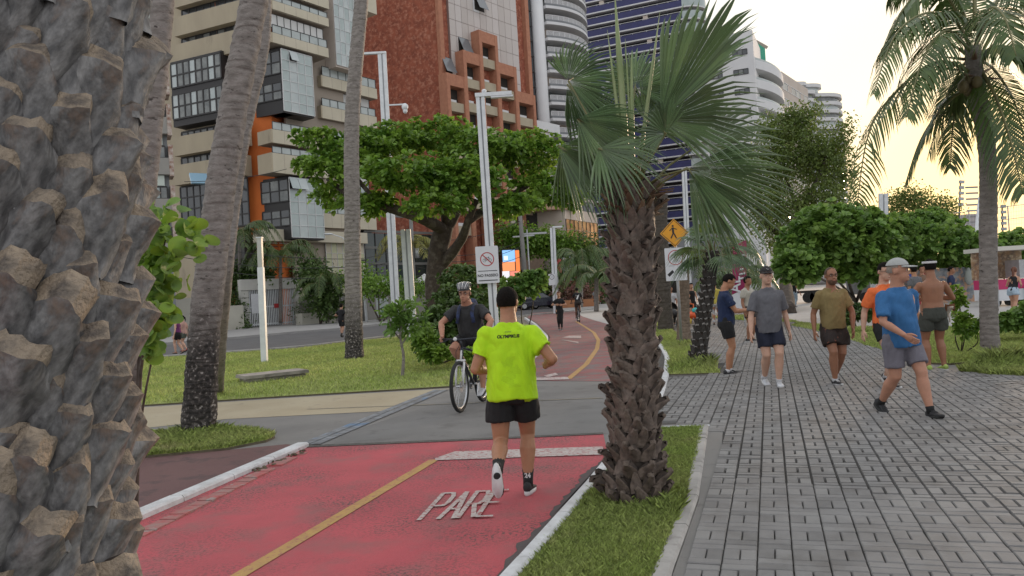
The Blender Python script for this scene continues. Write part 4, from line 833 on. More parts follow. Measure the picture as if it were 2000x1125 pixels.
fr_ = [((1897,95,0),(1860,35,-.3),(1800,28,-.6),(1745,75,-.8),(1705,185,-.9)), ((1893,140,0),(1835,120,-.2),(1770,160,-.4),(1700,250,-.5),(1674,400,-.5)), ((1893,170,0),(1850,200,.3),(1800,270,.5),(1768,360,.6)), ((1915,135,0),(1945,190,-.5),(1975,280,-.8),(1998,380,-.9)), ((1910,110,0),(1960,90,-.4),(2030,130,-.6),(2090,240,-.7)), ((1895,70,0),(1860,-20,.4),(1800,-50,.6),(1740,-10,.7)), ((1905,60,0),(1900,-60,.2),(1880,-160,.3),(1850,-230,.4)), ((1910,80,0),(1950,0,.3),(2010,-30,.5),(2070,10,.6)), ((1900,110,.0),(1880,130,1.0),(1850,190,1.6),(1815,300,1.9)), ((1915,120,.0),(1945,140,1.0),(1985,210,1.5),(2010,330,1.8)), ((1905,90,0),(1930,20,-1.0),(1960,30,-1.7),(1985,110,-2.0)), ((1895,100,0),(1850,60,-.9),(1805,110,-1.2),(1770,230,-1.4)), ((1898,120,0),(1878,170,.4),(1862,240,.6),(1856,330,.6)), ((1890,60,0),(1830,-30,0),(1770,10,0),(1720,110,0))]
for i, f in enumerate(fr_): frond('frond', [D(x, y, YR+dy) for x, y, dy in f], cp, 66, .62 if i not in (2, 12) else .5, 1.0 if i != 2 else .7, seed=60+i, base=rb, w_=.024)
rr_ = random.Random(3)
for i in range(8):
    p = D(1903+rr_.uniform(-22, 22), 150+rr_.uniform(-14, 26), YR+rr_.uniform(-.25, .1))-rb; mb = MB(); mb.smooth = True; mb.ell(p, (.085, .085, .11)); mb.build('coconut', M('coconut_husk', (.16,.13,.05), (.1,.08,.04), 5, .6) if 'coconut_husk' not in MATS else MATS['coconut_husk'], cp)
for i in range(14):
    a = D(1903, 140+rr_.uniform(-40, 20), YR)-rb; mb = MB(); q = a+Vector((rr_.uniform(-.5, .5), rr_.uniform(-.5, .3), rr_.uniform(-.15, .5))); mb.smooth = True; mb.tube([a, (a+q)/2, q], [(.06, .03), (.045, .02), (.01, .006)], 6); mb.build('frond_sheath', dry_m, cp)
# --- boot-covered trunks
def boot_mesh(nm, w_, h, proj, mats, var=0, curl=0.0, cut=.2, tip=.30, bowk=.2):
    """cut leaf base: hugs the trunk at its foot, swells out and ends in a rough cut; local x around, y outward, z up"""
    r = random.Random(var); mb = MB(); mb.smooth = True; nx, nz = 8, 8; rows = []; cutk = cut*r.uniform(.5, 1.5); ph = r.uniform(0, 6); nk = r.uniform(.1, .6)
    for k in range(nz+1):
        t = k/nz; wz = w_*((.52+.10*t-tip*t**2.0) if bowk < .3 else (.26+.78*t-.76*t*t)); out = proj*(t**1.5); z = h*(t-.25)
        row = []
        for i in range(nx+1):
            u = i/nx*2-1; bow = (1-u*u)*w_*bowk*(1-.35*t)
            row.append(Vector((u*wz+curl*t*t*w_+r.uniform(-.02, .02)*w_, out+bow-(abs(u)**3)*w_*.06, z-abs(u)**2*h*.10*t+r.uniform(-.015, .015)*h+(t**4)*h*.09*nk*math.sin(u*4+ph))))
            row[-1].y += w_*.05*noise.noise(Vector((u*2+var, t*3, ph)))+w_*.03*noise.noise(Vector((u*6+var, t*7, ph)))
        rows.append(row)
    vs = [p for r_ in rows for p in r_]; fs = [(k*(nx+1)+i, k*(nx+1)+i+1, (k+1)*(nx+1)+i+1, (k+1)*(nx+1)+i) for k in range(nz) for i in range(nx)]
    mb.add(vs, fs)
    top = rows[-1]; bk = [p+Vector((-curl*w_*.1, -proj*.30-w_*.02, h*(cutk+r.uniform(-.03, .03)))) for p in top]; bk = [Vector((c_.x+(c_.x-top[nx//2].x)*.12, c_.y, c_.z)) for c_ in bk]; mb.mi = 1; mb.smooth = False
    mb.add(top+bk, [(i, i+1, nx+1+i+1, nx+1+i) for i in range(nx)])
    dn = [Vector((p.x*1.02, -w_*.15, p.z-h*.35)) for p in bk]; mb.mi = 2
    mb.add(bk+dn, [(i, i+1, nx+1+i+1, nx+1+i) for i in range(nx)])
    for e, s_ in ((0, 1), (nx, -1)):
        side = [rows[k][e] for k in range(nz+1)]; inn = [Vector((p.x*.96, min(p.y, 0)-w_*.12+p.y*.25, p.z)) for p in side]
        mb.add(side+inn, [(k, k+1, nz+1+k+1, nz+1+k) if s_ > 0 else (k+1, k, nz+1+k, nz+1+k+1) for k in range(nz)])
    return mb.mesh(nm, mats)
def boot_palm(name, label, axis, rad, rows, per, w_, h, proj, mats, core, z0=0.0, z1=None, seed=1, variants=5, group=None, tiltr=.1, curl=0, cat='palm tree', rfun=None, scl=None, roll=0.0, cut=.2, tip=.3, bowk=.2):
    b = Vector(axis[0]); root = thing(name, label, cat, (b.x, b.y, 0), 0, group); A0, A1 = Vector(axis[0]), Vector(axis[1]); o0 = Vector((b.x, b.y, 0))
    at = lambda z: A0.lerp(A1, (z-A0.z)/(A1.z-A0.z))-o0
    rf = rfun or (lambda z: rad)
    mb = MB(); mb.smooth = True; zs = [A0.z-.05+(A1.z-A0.z+.05)*i/40 for i in range(41)]
    mb.rings([[at(z)+Vector((math.cos(2*PI*j/20), math.sin(2*PI*j/20), 0))*rf(z)*(.93+.05*noise.noise(Vector((j, z*9, seed)))) for j in range(20)] for z in zs]); mb.build('trunk', core, root)
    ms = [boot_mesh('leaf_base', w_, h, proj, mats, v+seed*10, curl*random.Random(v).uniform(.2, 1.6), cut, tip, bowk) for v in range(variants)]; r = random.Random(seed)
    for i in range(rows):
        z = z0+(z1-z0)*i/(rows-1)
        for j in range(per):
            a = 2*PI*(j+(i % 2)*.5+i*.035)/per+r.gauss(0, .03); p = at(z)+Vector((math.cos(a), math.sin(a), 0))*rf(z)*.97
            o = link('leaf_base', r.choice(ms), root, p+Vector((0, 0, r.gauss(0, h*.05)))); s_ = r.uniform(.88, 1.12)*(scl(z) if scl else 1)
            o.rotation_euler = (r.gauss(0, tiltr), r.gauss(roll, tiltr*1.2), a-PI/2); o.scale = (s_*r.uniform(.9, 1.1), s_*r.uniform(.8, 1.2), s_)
    return root
bm_grey = M('boot_weathered_grey', (.34,.33,.325), (.085,.083,.084), 15, .5, 1.0, 34, c3=(.21,.14,.10), sc3=7, thr3=(.60,.72), stretch=(1,1,.4), thr=(.38,.60))
bm_cut = M('boot_cut_tan', (.38,.30,.22), (.20,.165,.13), 16, .9, 1.2, 90, c3=(.12,.10,.085), sc3=10, thr3=(.55,.66))
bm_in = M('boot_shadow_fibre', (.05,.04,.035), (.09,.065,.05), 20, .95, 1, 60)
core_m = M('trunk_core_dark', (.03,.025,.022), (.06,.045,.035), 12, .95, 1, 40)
YB = 1.95; a0, a1 = D(-4,1125,YB), D(50,0,YB); dirB = (a1-a0)/(a1.z-a0.z); A0 = a0-dirB*a0.z; A1 = a0+dirB*(3.1-a0.z)
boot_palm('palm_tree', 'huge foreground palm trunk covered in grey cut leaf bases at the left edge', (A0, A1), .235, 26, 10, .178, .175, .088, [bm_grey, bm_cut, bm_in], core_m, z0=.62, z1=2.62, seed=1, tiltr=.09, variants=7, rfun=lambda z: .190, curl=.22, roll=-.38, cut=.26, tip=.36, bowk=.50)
bm2 = [M('boot_brown', (.20,.15,.12), (.075,.057,.048), 14, .7, 1, 60, c3=(.33,.28,.235), sc3=11, thr3=(.62,.7)), M('boot_cut_dark', (.16,.125,.10), (.08,.06,.05), 20, .95, 1, 80), bm_in]
pa, pb = D(1241, 985, 5.72), D(1236, 395, 5.72); pa.z = 0
rf2 = lambda z: .145+.055*math.exp(-z/.35)+.03*math.exp(-((z-.1)/.2)**2)
NP = boot_palm('fan_palm', 'fan palm with wind-blown green leaves and brown scaly trunk on the grass verge', (pa, pb+Vector((0,0,.1))), .17, 22, 13, .10, .15, .060, bm2, core_m, z0=.06, z1=2.28, seed=2, tiltr=.26, variants=8, rfun=rf2, cut=.10, tip=.40)
bm3 = [M('boot_black', (.035,.031,.028), (.06,.052,.046), 14, .8, 1, 60), M('boot_cut_pale', (.30,.28,.26), (.16,.15,.14), 20, .95, 1, 80), bm_in]
sa, sb_ = G(1361, 716), D(1392, 500, 15.2); sa.z = 0
SP = boot_palm('small_fan_palm', 'short leaning palm with black and white scarred trunk beside the navy-shirted man', (sa, sb_), .13, 17, 9, .10, .14, .035, bm3, core_m, z0=.05, z1=2.15, seed=3, tiltr=.15, rfun=lambda z: .15-.02*z)
# fan leaves
def fan(parent, hub, axis, nrm, R_, spread=4.2, nseg=38, cut=.5, fold=0.0, droop=.25, mat=fan_g, seed=0, root=None, base=Vector((0, 0, 0)), pet=True, wind=Vector((0, 0, 0))):
    r = random.Random(seed); hub = Vector(hub)-base; ax = Vector(axis).normalized(); nn = Vector(nrm); nn = (nn-ax*nn.dot(ax)).normalized(); sd = ax.cross(nn)
    mb = MB(); mb.smooth = False; lo = []; 
    for i in range(nseg):
        a0 = spread*((i)/nseg-.5); a1 = spread*((i+1)/nseg-.5); am = (a0+a1)/2
        ln = R_*(1-.22*(am/(spread/2))**2)*r.uniform(.93, 1.05); cu = cut*r.uniform(.9, 1.1)
        def P(a, t, lift=0.0):
            rr = ln*t; f = fold*abs(math.sin(a)); d = ax*math.cos(a)+sd*math.sin(a)*(1-.35*fold)+nn*(f+.12)
            return hub+d*rr+nn*lift-Vector((0, 0, droop*ln*(t**2.6)*.6))+wind*(t**2.2)*ln
        h = .0; rid = ln*.022
        hw = (a1-a0)/2
        e0, e1 = P(am, .04), P(am, .04)
        A_ = P(a0, cu); B_ = P(a1, cu); C_ = P(am, cu, rid)
        w3 = ln*cu*hw; t2, t3 = cu+(1-cu)*.5, 1.0; jit = r.uniform(-.05, .05); dr = Vector((0, 0, -ln*r.uniform(.0, .10)))
        M2 = P(am+jit*.4, t2, rid*.6)+dr*.3; T_ = P(am+jit, t3)+dr
        lat_ = (B_-A_).normalized()*w3*.78
        vs = [e0, A_, C_, B_, M2-lat_*.8-nn*rid*.5, M2, M2+lat_*.8-nn*rid*.5, T_]
        mb.add(vs, [(0,2,1),(0,3,2),(1,2,5,4),(2,3,6,5),(4,5,7),(5,6,7)])
    lf = mb.build('leaf', mat, parent)
    if root is not None:
        q = MB(); q.smooth = True; rb_ = Vector(root)-base; q.tube([rb_, (rb_+hub)/2+Vector((0, 0, .04)), hub, hub+ax*R_*.12], [(.022, .012), (.014, .009), (.011, .008), (.004, .003)], 6); q.build('petiole', pet_m, lf)
    return lf
bN = Vector((pa.x, pa.y, 0)); YN = 5.72; ct = D(1236, 400, YN)
def F_(hx, hy, dy, tx, ty, tdy, Rp, nrm, **k):
    hub = D(hx, hy, YN+dy); tip = D(tx, ty, YN+dy+tdy); fan(NP, hub, tip-hub, nrm, Rp/262, base=bN, root=ct+Vector((random.uniform(-.08, .08), random.uniform(-.08, .08), random.uniform(-.03, .1))), **k)
F_(1290,232,-.15, 1450,60,-.2, 258, (-.7,-.9,.5), spread=1.5, nseg=26, cut=.72, droop=.08, seed=1, fold=.5)
F_(1290,235,-.1, 1440,190,-.1, 205, (.1,-1,.5), spread=2.3, nseg=26, cut=.5, droop=.25, seed=2)
F_(1368,280,.0, 1480,235,.1, 165, (.2,-.9,.6), spread=2.6, nseg=24, cut=.5, droop=.2, seed=3)
F_(1342,328,-.3, 1515,385,-.1, 205, (-.2,-1,.35), spread=1.7, nseg=26, cut=.52, droop=.14, seed=4)
F_(1345,330,-.35, 1435,470,.0, 190, (-.1,-1,.3), spread=1.1, nseg=16, cut=.55, droop=.12, seed=5)
F_(1110,158,.0, 1190,110,.1, 110, (.4,-1,.1), spread=4.0, nseg=36, cut=.5, droop=.3, seed=6, wind=Vector((.25,0,0)))
F_(1108,165,.1, 1150,230,.1, 140, (-.5,-.8,.3), spread=1.5, nseg=18, cut=.5, droop=.2, seed=7, wind=Vector((.2,0,0)))
F_(1128,232,-.2, 1225,290,.0, 160, (-.1,-1,.5), spread=2.2, nseg=28, cut=.5, droop=.35, seed=8)
F_(1090,285,-.1, 1190,350,.1, 175, (-.1,-.9,.6), spread=2.0, nseg=28, cut=.5, droop=.4, seed=9)
F_(1095,288,.0, 1150,370,.1, 135, (-.5,-.8,.4), spread=1.6, nseg=18, cut=.5, droop=.3, seed=10)
F_(1240,172,.25, 1250,80,.1, 98, (0,-1,.1), spread=4.4, nseg=44, cut=.6, droop=.1, seed=11, wind=Vector((.1,0,0)))
F_(1262,240,.2, 1350,180,.2, 150, (.1,-1,.4), spread=2.8, nseg=34, cut=.5, droop=.2, seed=12)
F_(1180,255,.25, 1120,180,.2, 120, (-.2,-1,.3), spread=3.2, nseg=30, cut=.5, droop=.2, seed=13, wind=Vector((.3,0,0)))
0 and F_(1285,300,.2, 1400,330,.3, 150, (.1,-1,.6), spread=2.8, nseg=30, cut=.5, droop=.4, seed=14)
F_(1170,290,-.3, 1270,330,-.2, 130, (.0,-1,.7), spread=2.4, nseg=24, cut=.5, droop=.5, seed=15)
F_(1300,260,-.3, 1250,210,-.2, 85, (-.4,-1,.2), spread=3.2, nseg=26, cut=.6, droop=.1, seed=16)
0 and F_(1160,310,.3, 1110,350,.2, 120, (-.2,-.8,.7), spread=2.6, nseg=26, cut=.5, droop=.6, seed=17)
0 and F_(1320,340,.4, 1390,370,.4, 130, (.2,-.8,.7), spread=2.6, nseg=26, cut=.5, droop=.7, seed=18)
F_(1215,330,.1, 1180,385,-.2, 110, (-.2,-1,.6), spread=2.6, nseg=24, cut=.5, droop=.6, seed=19)
for (a, b_, r0) in (((1230,400),(1200,-20),.016),((1238,400),(1289,22),.009),((1228,390),(1186,58),.008),((1236,400),(1233,98),.011),((1240,395),(1221,75),.006)):
    q = MB(); q.smooth = True; A_ = D(*a, YN)-bN; B_ = D(*b_, YN-.05)-bN; q.tube([A_, A_.lerp(B_, .4), A_.lerp(B_, .7), B_], [r0*1.3, r0*1.7, r0*1.4, .001], 8); q.build('spear_leaf', fan_s, NP)
rr_ = random.Random(9)
for i in range(46):
    a = rr_.uniform(0, 2*PI); z = 2.12+rr_.uniform(-.1, .16); q = MB(); q.smooth = True; d = Vector((math.cos(a), math.sin(a), 0)); c0_ = Vector((0, 0, z))+(ct-bN)*Vector((1, 1, 0)).to_3d()
    c0_ = Vector(((ct-bN).x, (ct-bN).y, z))+d*.09; L2 = rr_.uniform(.14, .30)
    q.tube([c0_, c0_+d*L2*.4+Vector((0, 0, L2*.6)), c0_+d*L2*.8+Vector((0, 0, L2*.95+rr_.uniform(-.1, .02)))], [(.045, .012), (.032, .010), (.012, .006)], 6, ref=d); q.build('leaf_sheath', dry_m, NP)
bS = Vector((sa.x, sa.y, 0)); cS = sb_
for i in range(17):
    a = 2*PI*i/17*1.9; el = (-.35, .1, .5, .9)[i % 4]; d = Vector((math.cos(a)*math.cos(el), math.sin(a)*math.cos(el), math.sin(el))); hub = cS+d*.42+Vector((0, 0, .12))
    fan(SP, hub, d-Vector((0, 0, .25)), (0, -.3, 1), .55, spread=3.2, nseg=24, cut=.45, droop=.7, seed=100+i, base=bS, root=cS, mat=fan_g if i % 5 else lf_olive)
# background palms by the apartment gate and further
def coco(label, px, py, Y, hpx, n, seed, lean=0, llen=1.0, mat=palm_g, trunk=True):
    b = D(px, py, Y); b.z = max(b.z, 0) if trunk else b.z; top = D(px+lean, py-hpx, Y); r = thing('palm_tree', label, 'palm tree', b, 0, 'feathery palms by the buildings')
    if trunk: mb = MB(); branch_mb(mb, [Vector((0, 0, 0)), (top-b)*.5, top-b], .2, .15, 8); mb.build('trunk', bark_pale, r)
    rr = random.Random(seed)
    for i in range(n):
        a = 2*PI*i/n+rr.uniform(-.2, .2); e = rr.uniform(.2, 1.2); d = Vector((math.cos(a), math.sin(a), 0)); L_ = 2.9*llen*rr.uniform(.8, 1.1)
        p = [top, top+d*L_*.3+Vector((0, 0, L_*.3*e)), top+d*L_*.7+Vector((0, 0, L_*(.3*e-.05))), top+d*L_+Vector((0, 0, L_*(.15*e-.42)))]
        frond('frond', p, r, 26, .75*llen, .9, mat, seed*20+i, .07, b, .05)
    return r
coco('feathery palm in front of the orange wall', 548, 630, 72.5, 130, 13, 1, llen=1.4, mat=palm_g)
coco('feathery palm left of the orange wall behind the leaning trunk', 468, 630, 72.5, 170, 12, 2, llen=1.4)
coco('low feathery palm right of the white gate', 640, 628, 68.5, 70, 12, 3, llen=1.1)
coco('feathery palm behind the almond trunk', 800, 600, 80, 120, 12, 4, llen=1.3, mat=lf_yellow)
coco('dark feathery palm by the golden glass facade', 1135, 600, 75, 90, 14, 5, llen=1.3)
coco('feathery palm behind the small leaning palm', 1405, 600, 60, 90, 14, 6, llen=1.3)
coco('dark feathery palm behind the fan palm trunk', 1165, 610, 60, 70, 12, 7, llen=1.1)
coco('pale feathery palm under the tall fine-leaved tree', 1440, 610, 55, 60, 13, 8, llen=1.2)
# --- grass
def grass(name, poly, n, hmin, hmax, w_, seed, z=.03, ymax=None, cx=None, kind='stuff', tuft=None, mat=grass_g):
    r = np.random.default_rng(seed); P_ = np.array([(p[0], p[1]) for p in poly]); lo, hi = P_.min(0), P_.max(0); pts = []; cntr = 0
    X = r.random((n*4, 2))*(hi-lo)+lo
    ins = np.zeros(len(X), bool); j = len(P_)-1
    for i in range(len(P_)):
        c_ = ((P_[i, 1] > X[:, 1]) != (P_[j, 1] > X[:, 1])) & (X[:, 0] < (P_[j, 0]-P_[i, 0])*(X[:, 1]-P_[i, 1])/(P_[j, 1]-P_[i, 1]+1e-12)+P_[i, 0]); ins ^= c_; j = i
    X = X[ins]
    if ymax: X = X[X[:, 1] < ymax]
    # keep what the camera can see, favour the near part
    vis = np.abs(X[:, 0]) < X[:, 1]*.75+.5; X = X[vis][:n]
    k = len(X); h = (hmin+(hmax-hmin)*r.random(k))
    if tuft is not None:
        for (tx, ty, tr_, th) in tuft: h += th*np.exp(-((X[:, 0]-tx)**2+(X[:, 1]-ty)**2)/tr_**2)*r.random(k)
    a = r.random(k)*2*np.pi; ca, sa_ = np.cos(a), np.sin(a); ln = r.normal(0, .45, (k, 2))*h[:, None]; wv_ = w_*(.7+.6*r.random(k))
    B1 = np.stack([X[:, 0]-ca*wv_, X[:, 1]-sa_*wv_, np.full(k, z-.005)], 1); B2 = np.stack([X[:, 0]+ca*wv_, X[:, 1]+sa_*wv_, np.full(k, z-.005)], 1)
    Md = np.stack([X[:, 0]+ln[:, 0]*.35, X[:, 1]+ln[:, 1]*.35, z+h*.6], 1); T_ = np.stack([X[:, 0]+ln[:, 0], X[:, 1]+ln[:, 1], z+h], 1)
    V = np.stack([B1, B2, Md, T_], 1).reshape(-1, 3); o = (np.arange(k)*4)[:, None]
    F2 = np.concatenate([o+np.array([[0, 1, 2]]), o+np.array([[0, 2, 3]]), o+np.array([[2, 1, 3]])], 0)
    me = npmesh(name, V, F2, mat); ob = link(name, me, kind=kind); return ob
grass('grass', verge, 95000, .018, .045, .0022, 1, tuft=[(.82, 5.72, .30, .10), (1.05, 5.4, .2, .07)])
grass('grass', island, 26000, .03, .08, .004, 2, tuft=[(-4.3, 10.2, .5, .1)])
grass('grass', lawn_left, 120000, .03, .075, .008, 3, ymax=34)
grass('grass', verge2, 26000, .03, .08, .006, 4, tuft=[(3.6, 15.0, .6, .22), (4.5, 20, .5, .15)])
grass('grass', lawn_right, 60000, .03, .08, .007, 5, tuft=[(6.9, 12.6, .5, .1)])
grass('grass', mound, 26000, .05, .12, .006, 6, tuft=[(7.8, 12.5, .6, .25)])
grass('grass', grass_back, 8000, .04, .1, .012, 7)
dirt = MB(); rr_ = random.Random(77)
for i in range(26):
    t = rr_.random(); c0_ = Vector((-2.75, 7.6, .02)).lerp(Vector((-2.5, 8.6, .02)), t)+Vector((rr_.gauss(.08, .03), 0, 0)); dirt.ell(c0_, (rr_.uniform(.01, .03), rr_.uniform(.01, .03), .012), None, 6, 4)
dirt.build('loose_soil', soil, kind='stuff')
# ================================================================ STREET FURNITURE
galv = M('galvanised_steel', (.45,.46,.47), (.36,.37,.38), 6, .45, metal=.5); signw = M('sign_white', (.70,.71,.74), (.64,.65,.68), 5, .5); red_s = M('sign_red', (.42,.03,.035), rough=.5); blk_s = M('sign_black', (.02,.02,.022), rough=.5); yel_s = M('sign_yellow', (.80,.36,.02), (.7,.31,.02), 5, .5)
def h_at(px, py, Y): return D(px, py, Y).z
# tall pole with NO PASSEIO sign
pb0 = G(971, 712); Y0 = pb0.y; tp = D(938, 190, Y0)
lamp = thing('street_lamp', 'tall white rectangular street lamp carrying the no-bicycles sign', 'street lamp', (pb0.x, pb0.y, 0), 0, 'white rectangular street lamps')
def two_rail(root, top_, w_=.085, gap=.035, z0=0):
    for s_ in (-1, 1):
        mb = MB(); mb.box((s_*(w_/2+gap/2)-w_/2, -.06, z0), (s_*(w_/2+gap/2)+w_/2, .06, top_)); o = mb.build('post', white_paint, root)
    mb = MB(); mb.box((-gap/2-.003, -.03, z0), (gap/2+.003, .03, top_-.05)); mb.build('channel', M('channel_grey', (.3,.31,.33), rough=.6) if 'channel_grey' not in MATS else MATS['channel_grey'], root)
def lean(root, tp): # tilt root so that its top passes through tp
    d = Vector(tp)-root.location; root.rotation_euler = Vector((0, 0, 1)).rotation_difference(d.normalized()).to_euler()
    return d.length
hL = lean(lamp, tp); two_rail(lamp, hL)
mb = MB(); mb.box((-.12, -.08, hL), (.75, .10, hL+.09)); mb.build('arm', white_paint, lamp); lamp_tilt = mb
mb = MB(); mb.box((.25, -.07, hL-.04), (.78, .07, hL-.002)); mb.build('lamp_panel', signw, lamp)
mb = MB(); mb.ell((.1, 0, hL+.14), (.06, .06, .05)); mb.build('sensor', white_paint, lamp)
sg = thing('road_sign', 'white square sign with crossed-out bicycle reading NO PASSEIO', 'sign', D(952, 517, Y0-.12)); sg.rotation_euler = (0, math.radians(.3), 0)
def rr_plate(w_, h_, r, n=5):
    out = []
    for cx, cy, a0 in ((w_/2-r, h_/2-r, 0), (-w_/2+r, h_/2-r, PI/2), (-w_/2+r, -h_/2+r, PI), (w_/2-r, -h_/2+r, 1.5*PI)):
        for i in range(n+1): a = a0+PI/2*i/n; out.append((cx+r*math.cos(a), cy+r*math.sin(a)))
    return out
def plate(nm, poly, y0, y1, m, par):
    mb = MB(); n = len(poly); mb.rings([[Vector((x, y1, z)) for x, z in poly], [Vector((x, y0, z)) for x, z in poly]]); return mb.build(nm, m, par)
def ring(nm, cx, cz, r, w_, y, m, par, n=36):
    mb = MB(); vs = []; 
    for i in range(n): a = 2*PI*i/n; vs += [Vector((cx+(r-w_)*math.cos(a), y, cz+(r-w_)*math.sin(a))), Vector((cx+r*math.cos(a), y, cz+r*math.sin(a)))]
    mb.add(vs, [(2*i, 2*i+1, (2*i+3) % (2*n), (2*i+2) % (2*n)) for i in range(n)]); return mb.build(nm, m, par)
def bar_(nm, a, b, w_, y, m, par):
    A_ = Vector((a[0], y, a[1])); B_ = Vector((b[0], y, b[1])); d = (B_-A_).normalized(); q = Vector((-d.z, 0, d.x))*w_/2; mb = MB(); mb.add([A_-q, B_-q, B_+q, A_+q], [(0,1,2,3)]); return mb.build(nm, m, par)
def words(s_, cx, cz, size, y, m, par, bold=0, nm='lettering', squeeze=1):
    me = text_mesh(s_, size, bold=bold); me.materials.append(m); o = link(nm, me, par, (cx, y, cz)); o.rotation_euler = (PI/2, 0, 0); o.scale = (squeeze, 1, 1); return o
def bike_icon(cx, cz, s_, y, m, par):
    for dx in (-.62, .62): ring('bicycle_symbol_wheel', cx+dx*s_, cz-.25*s_, .38*s_, .07*s_, y, m, par, 20)
    for a, b in (((-.62,-.25),(-.25,.35)), ((-.25,.35),(.4,.35)), ((.4,.35),(-.05,-.25)), ((-.05,-.25),(-.62,-.25)), ((-.05,-.25),(-.25,.35)), ((.62,-.25),(.35,.5)), ((.25,.52),(.48,.48)), ((-.38,.42),(-.15,.42))): bar_('bicycle_symbol', (cx+a[0]*s_, cz+a[1]*s_), (cx+b[0]*s_, cz+b[1]*s_), .07*s_, y-.0005*random.random(), m, par)
W_, H_ = 44/1500*Y0, 72/1500*Y0
plate('plate', rr_plate(W_, H_, .03), -.012, .012, signw, sg); plate('backing_strip', rr_plate(W_*.9, .06, .01), .013, .05, galv, sg)
ring('red_ring', 0, .13, .165, .022, -.0155, red_s, sg); bike_icon(0, .13, .105, -.0145, blk_s, sg); bar_('red_slash', (-.11, .24), (.11, .02), .024, -.0165, red_s, sg)
bar_('black_line', (-W_*.42, -.145), (W_*.42, -.145), .016, -.0145, blk_s, sg); bar_('black_line', (-W_*.42, -.37), (W_*.42, -.37), .022, -.0145, blk_s, sg); words('NO PASSEIO', 0, -.255, .088, -.0150, blk_s, sg, .0025)
# other lamps
def lamp2(label, px0, py0, px1, py1, w_, arm=None, cam_=False, group='white rectangular street lamps'):
    b = G(px0, py0); t = D(px1, py1, b.y); r = thing('street_lamp', label, 'street lamp', b, 0, group); h = lean(r, t); two_rail(r, h, w_*.42, w_*.16)
    if arm: mb = MB(); mb.box((min(0, arm), -.1, h), (max(w_/2, arm), .1, h+.12)); mb.build('arm', white_paint, r)
    if cam_:
        mb = MB(); zc = h*cam_; mb.box((0, -.03, zc), (1.1, .03, zc+.08)); c = mb.build('camera_arm', white_paint, r); mb = MB(); mb.smooth = True; mb.ell((1.2, 0, zc-.12), (.2, .2, .22)); mb.ell((1.2, 0, zc-.36), (.14, .14, .16)); mb.build('dome_camera', white_paint, c)
    return r
lamp2('tall white street lamp with a dome camera in front of the brick wall', 775, 644, 746, 105, .5, arm=-1.4, cam_=.81)
lamp2('shorter white square lamp post with open top next to the camera lamp', 806, 662, 792, 448, .42)
lamp2('white street lamp with side sign box by the parked cars', 1086, 612, 1079, 445, .42, arm=.8)
lamp2('thin white lamp mast behind the yellow diamond sign', 1349, 630, 1336, 330, .2)
lamp2('pale lattice mast between the sea grape trees', 1727, 590, 1725, 378, .5)
b = G(517, 709); r = thing('bollard_light', 'short white post light standing on the lawn near the concrete block', 'post light', b); h = lean(r, D(507, 465, b.y)); mb = MB(); mb.box((-.085, -.085, 0), (.085, .085, h-.9)); mb.build('post', white_paint, r); mb = MB(); mb.box((-.07, -.07, h-.9), (.07, .07, h)); mb.build('lamp_glass', M('opal_lamp', (.5,.5,.46), (.42,.42,.38), 3, .3), r); mb = MB(); mb.box((-.09, -.09, h), (.09, .09, h+.03)); mb.build('cap', white_paint, r)
def upole(label, px0, py0, px1, py1, Y, rad, m=concrete, cat='utility pole', name='utility_pole'):
    b = D(px0, py0, Y); b.z = 0; r = thing(name, label, cat, b); t = D(px1, py1, Y); h = lean(r, t); mb = MB(); mb.smooth = True; mb.cyl((0, 0, 0), (0, 0, h), rad, 10, rad*.75); mb.build('pole', m, r); return r, h
r, h = upole('leaning concrete utility pole behind the lone coconut trunk', 713, 621, 700, 500, 70, .22); mb = MB(); mb.box((-.9, -.05, h-.5), (.9, .05, h-.35)); mb.build('crossarm', frame_d, r)
r, h = upole('grey utility pole with transformers behind the almond tree', 811, 610, 802, 420, 78, .25); mb = MB(); mb.box((-1.2, -.06, h-3), (1.2, .06, h-2.85)); mb.build('crossarm', frame_d, r)
for s_ in (-1, 1): mb = MB(); mb.smooth = True; mb.cyl((s_*.45, 0, h-4.4), (s_*.45, 0, h-3.4), .25, 10); mb.build('transformer', galv, r)
r, h = upole('grey concrete pole left of the parked dark car', 1030, 602, 1015, 410, 85, .3); mb = MB(); mb.box((-1, -.06, h-3), (1.4, .06, h-2.85)); mb.build('crossarm', galv, r)
r, h = upole('thin metal pole with cross-arm beside the lit screen', 1038, 600, 1029, 448, 86, .1, galv); mb = MB(); mb.box((-.6, -.05, h-.6), (2.2, .05, h-.4)); mb.build('crossarm', galv, r)
r, h = upole('white slanting pole in the sidewalk near the lone coconut trunk', 716, 624, 708, 530, 66, .12, white_paint)
r, h = upole('round traffic sign seen edge-on behind the lone trunk', 668, 596, 665, 545, 72, .06, galv, 'sign', 'road_sign'); mb = MB(); mb.cyl((0, -.04, h), (0, .04, h), .5, 20); mb.build('disc', blk_s, r)
r, h = upole('old curved street lamp in front of the lime glass wall', 684, 610, 680, 478, 74, .07, galv, 'street lamp', 'curved_lamp'); mb = MB(); mb.smooth = True; mb.tube([(0, 0, h), (-.5, 0, h+.7), (-1.6, 0, h+1.1)], .05, 6); mb.ell((-1.9, 0, h+1.1), (.45, .15, .1)); mb.build('lamp_head', white_paint, r)
r, h = upole('leaning white floodlight mast left of the coconut trunk', 1897, 570, 1915, 385, 60, .22, white_paint, 'floodlight', 'floodlight_mast')
r, h = upole('second leaning white mast touching the coconut trunk', 1910, 570, 1925, 420, 58, .22, white_paint, 'floodlight', 'floodlight_mast')
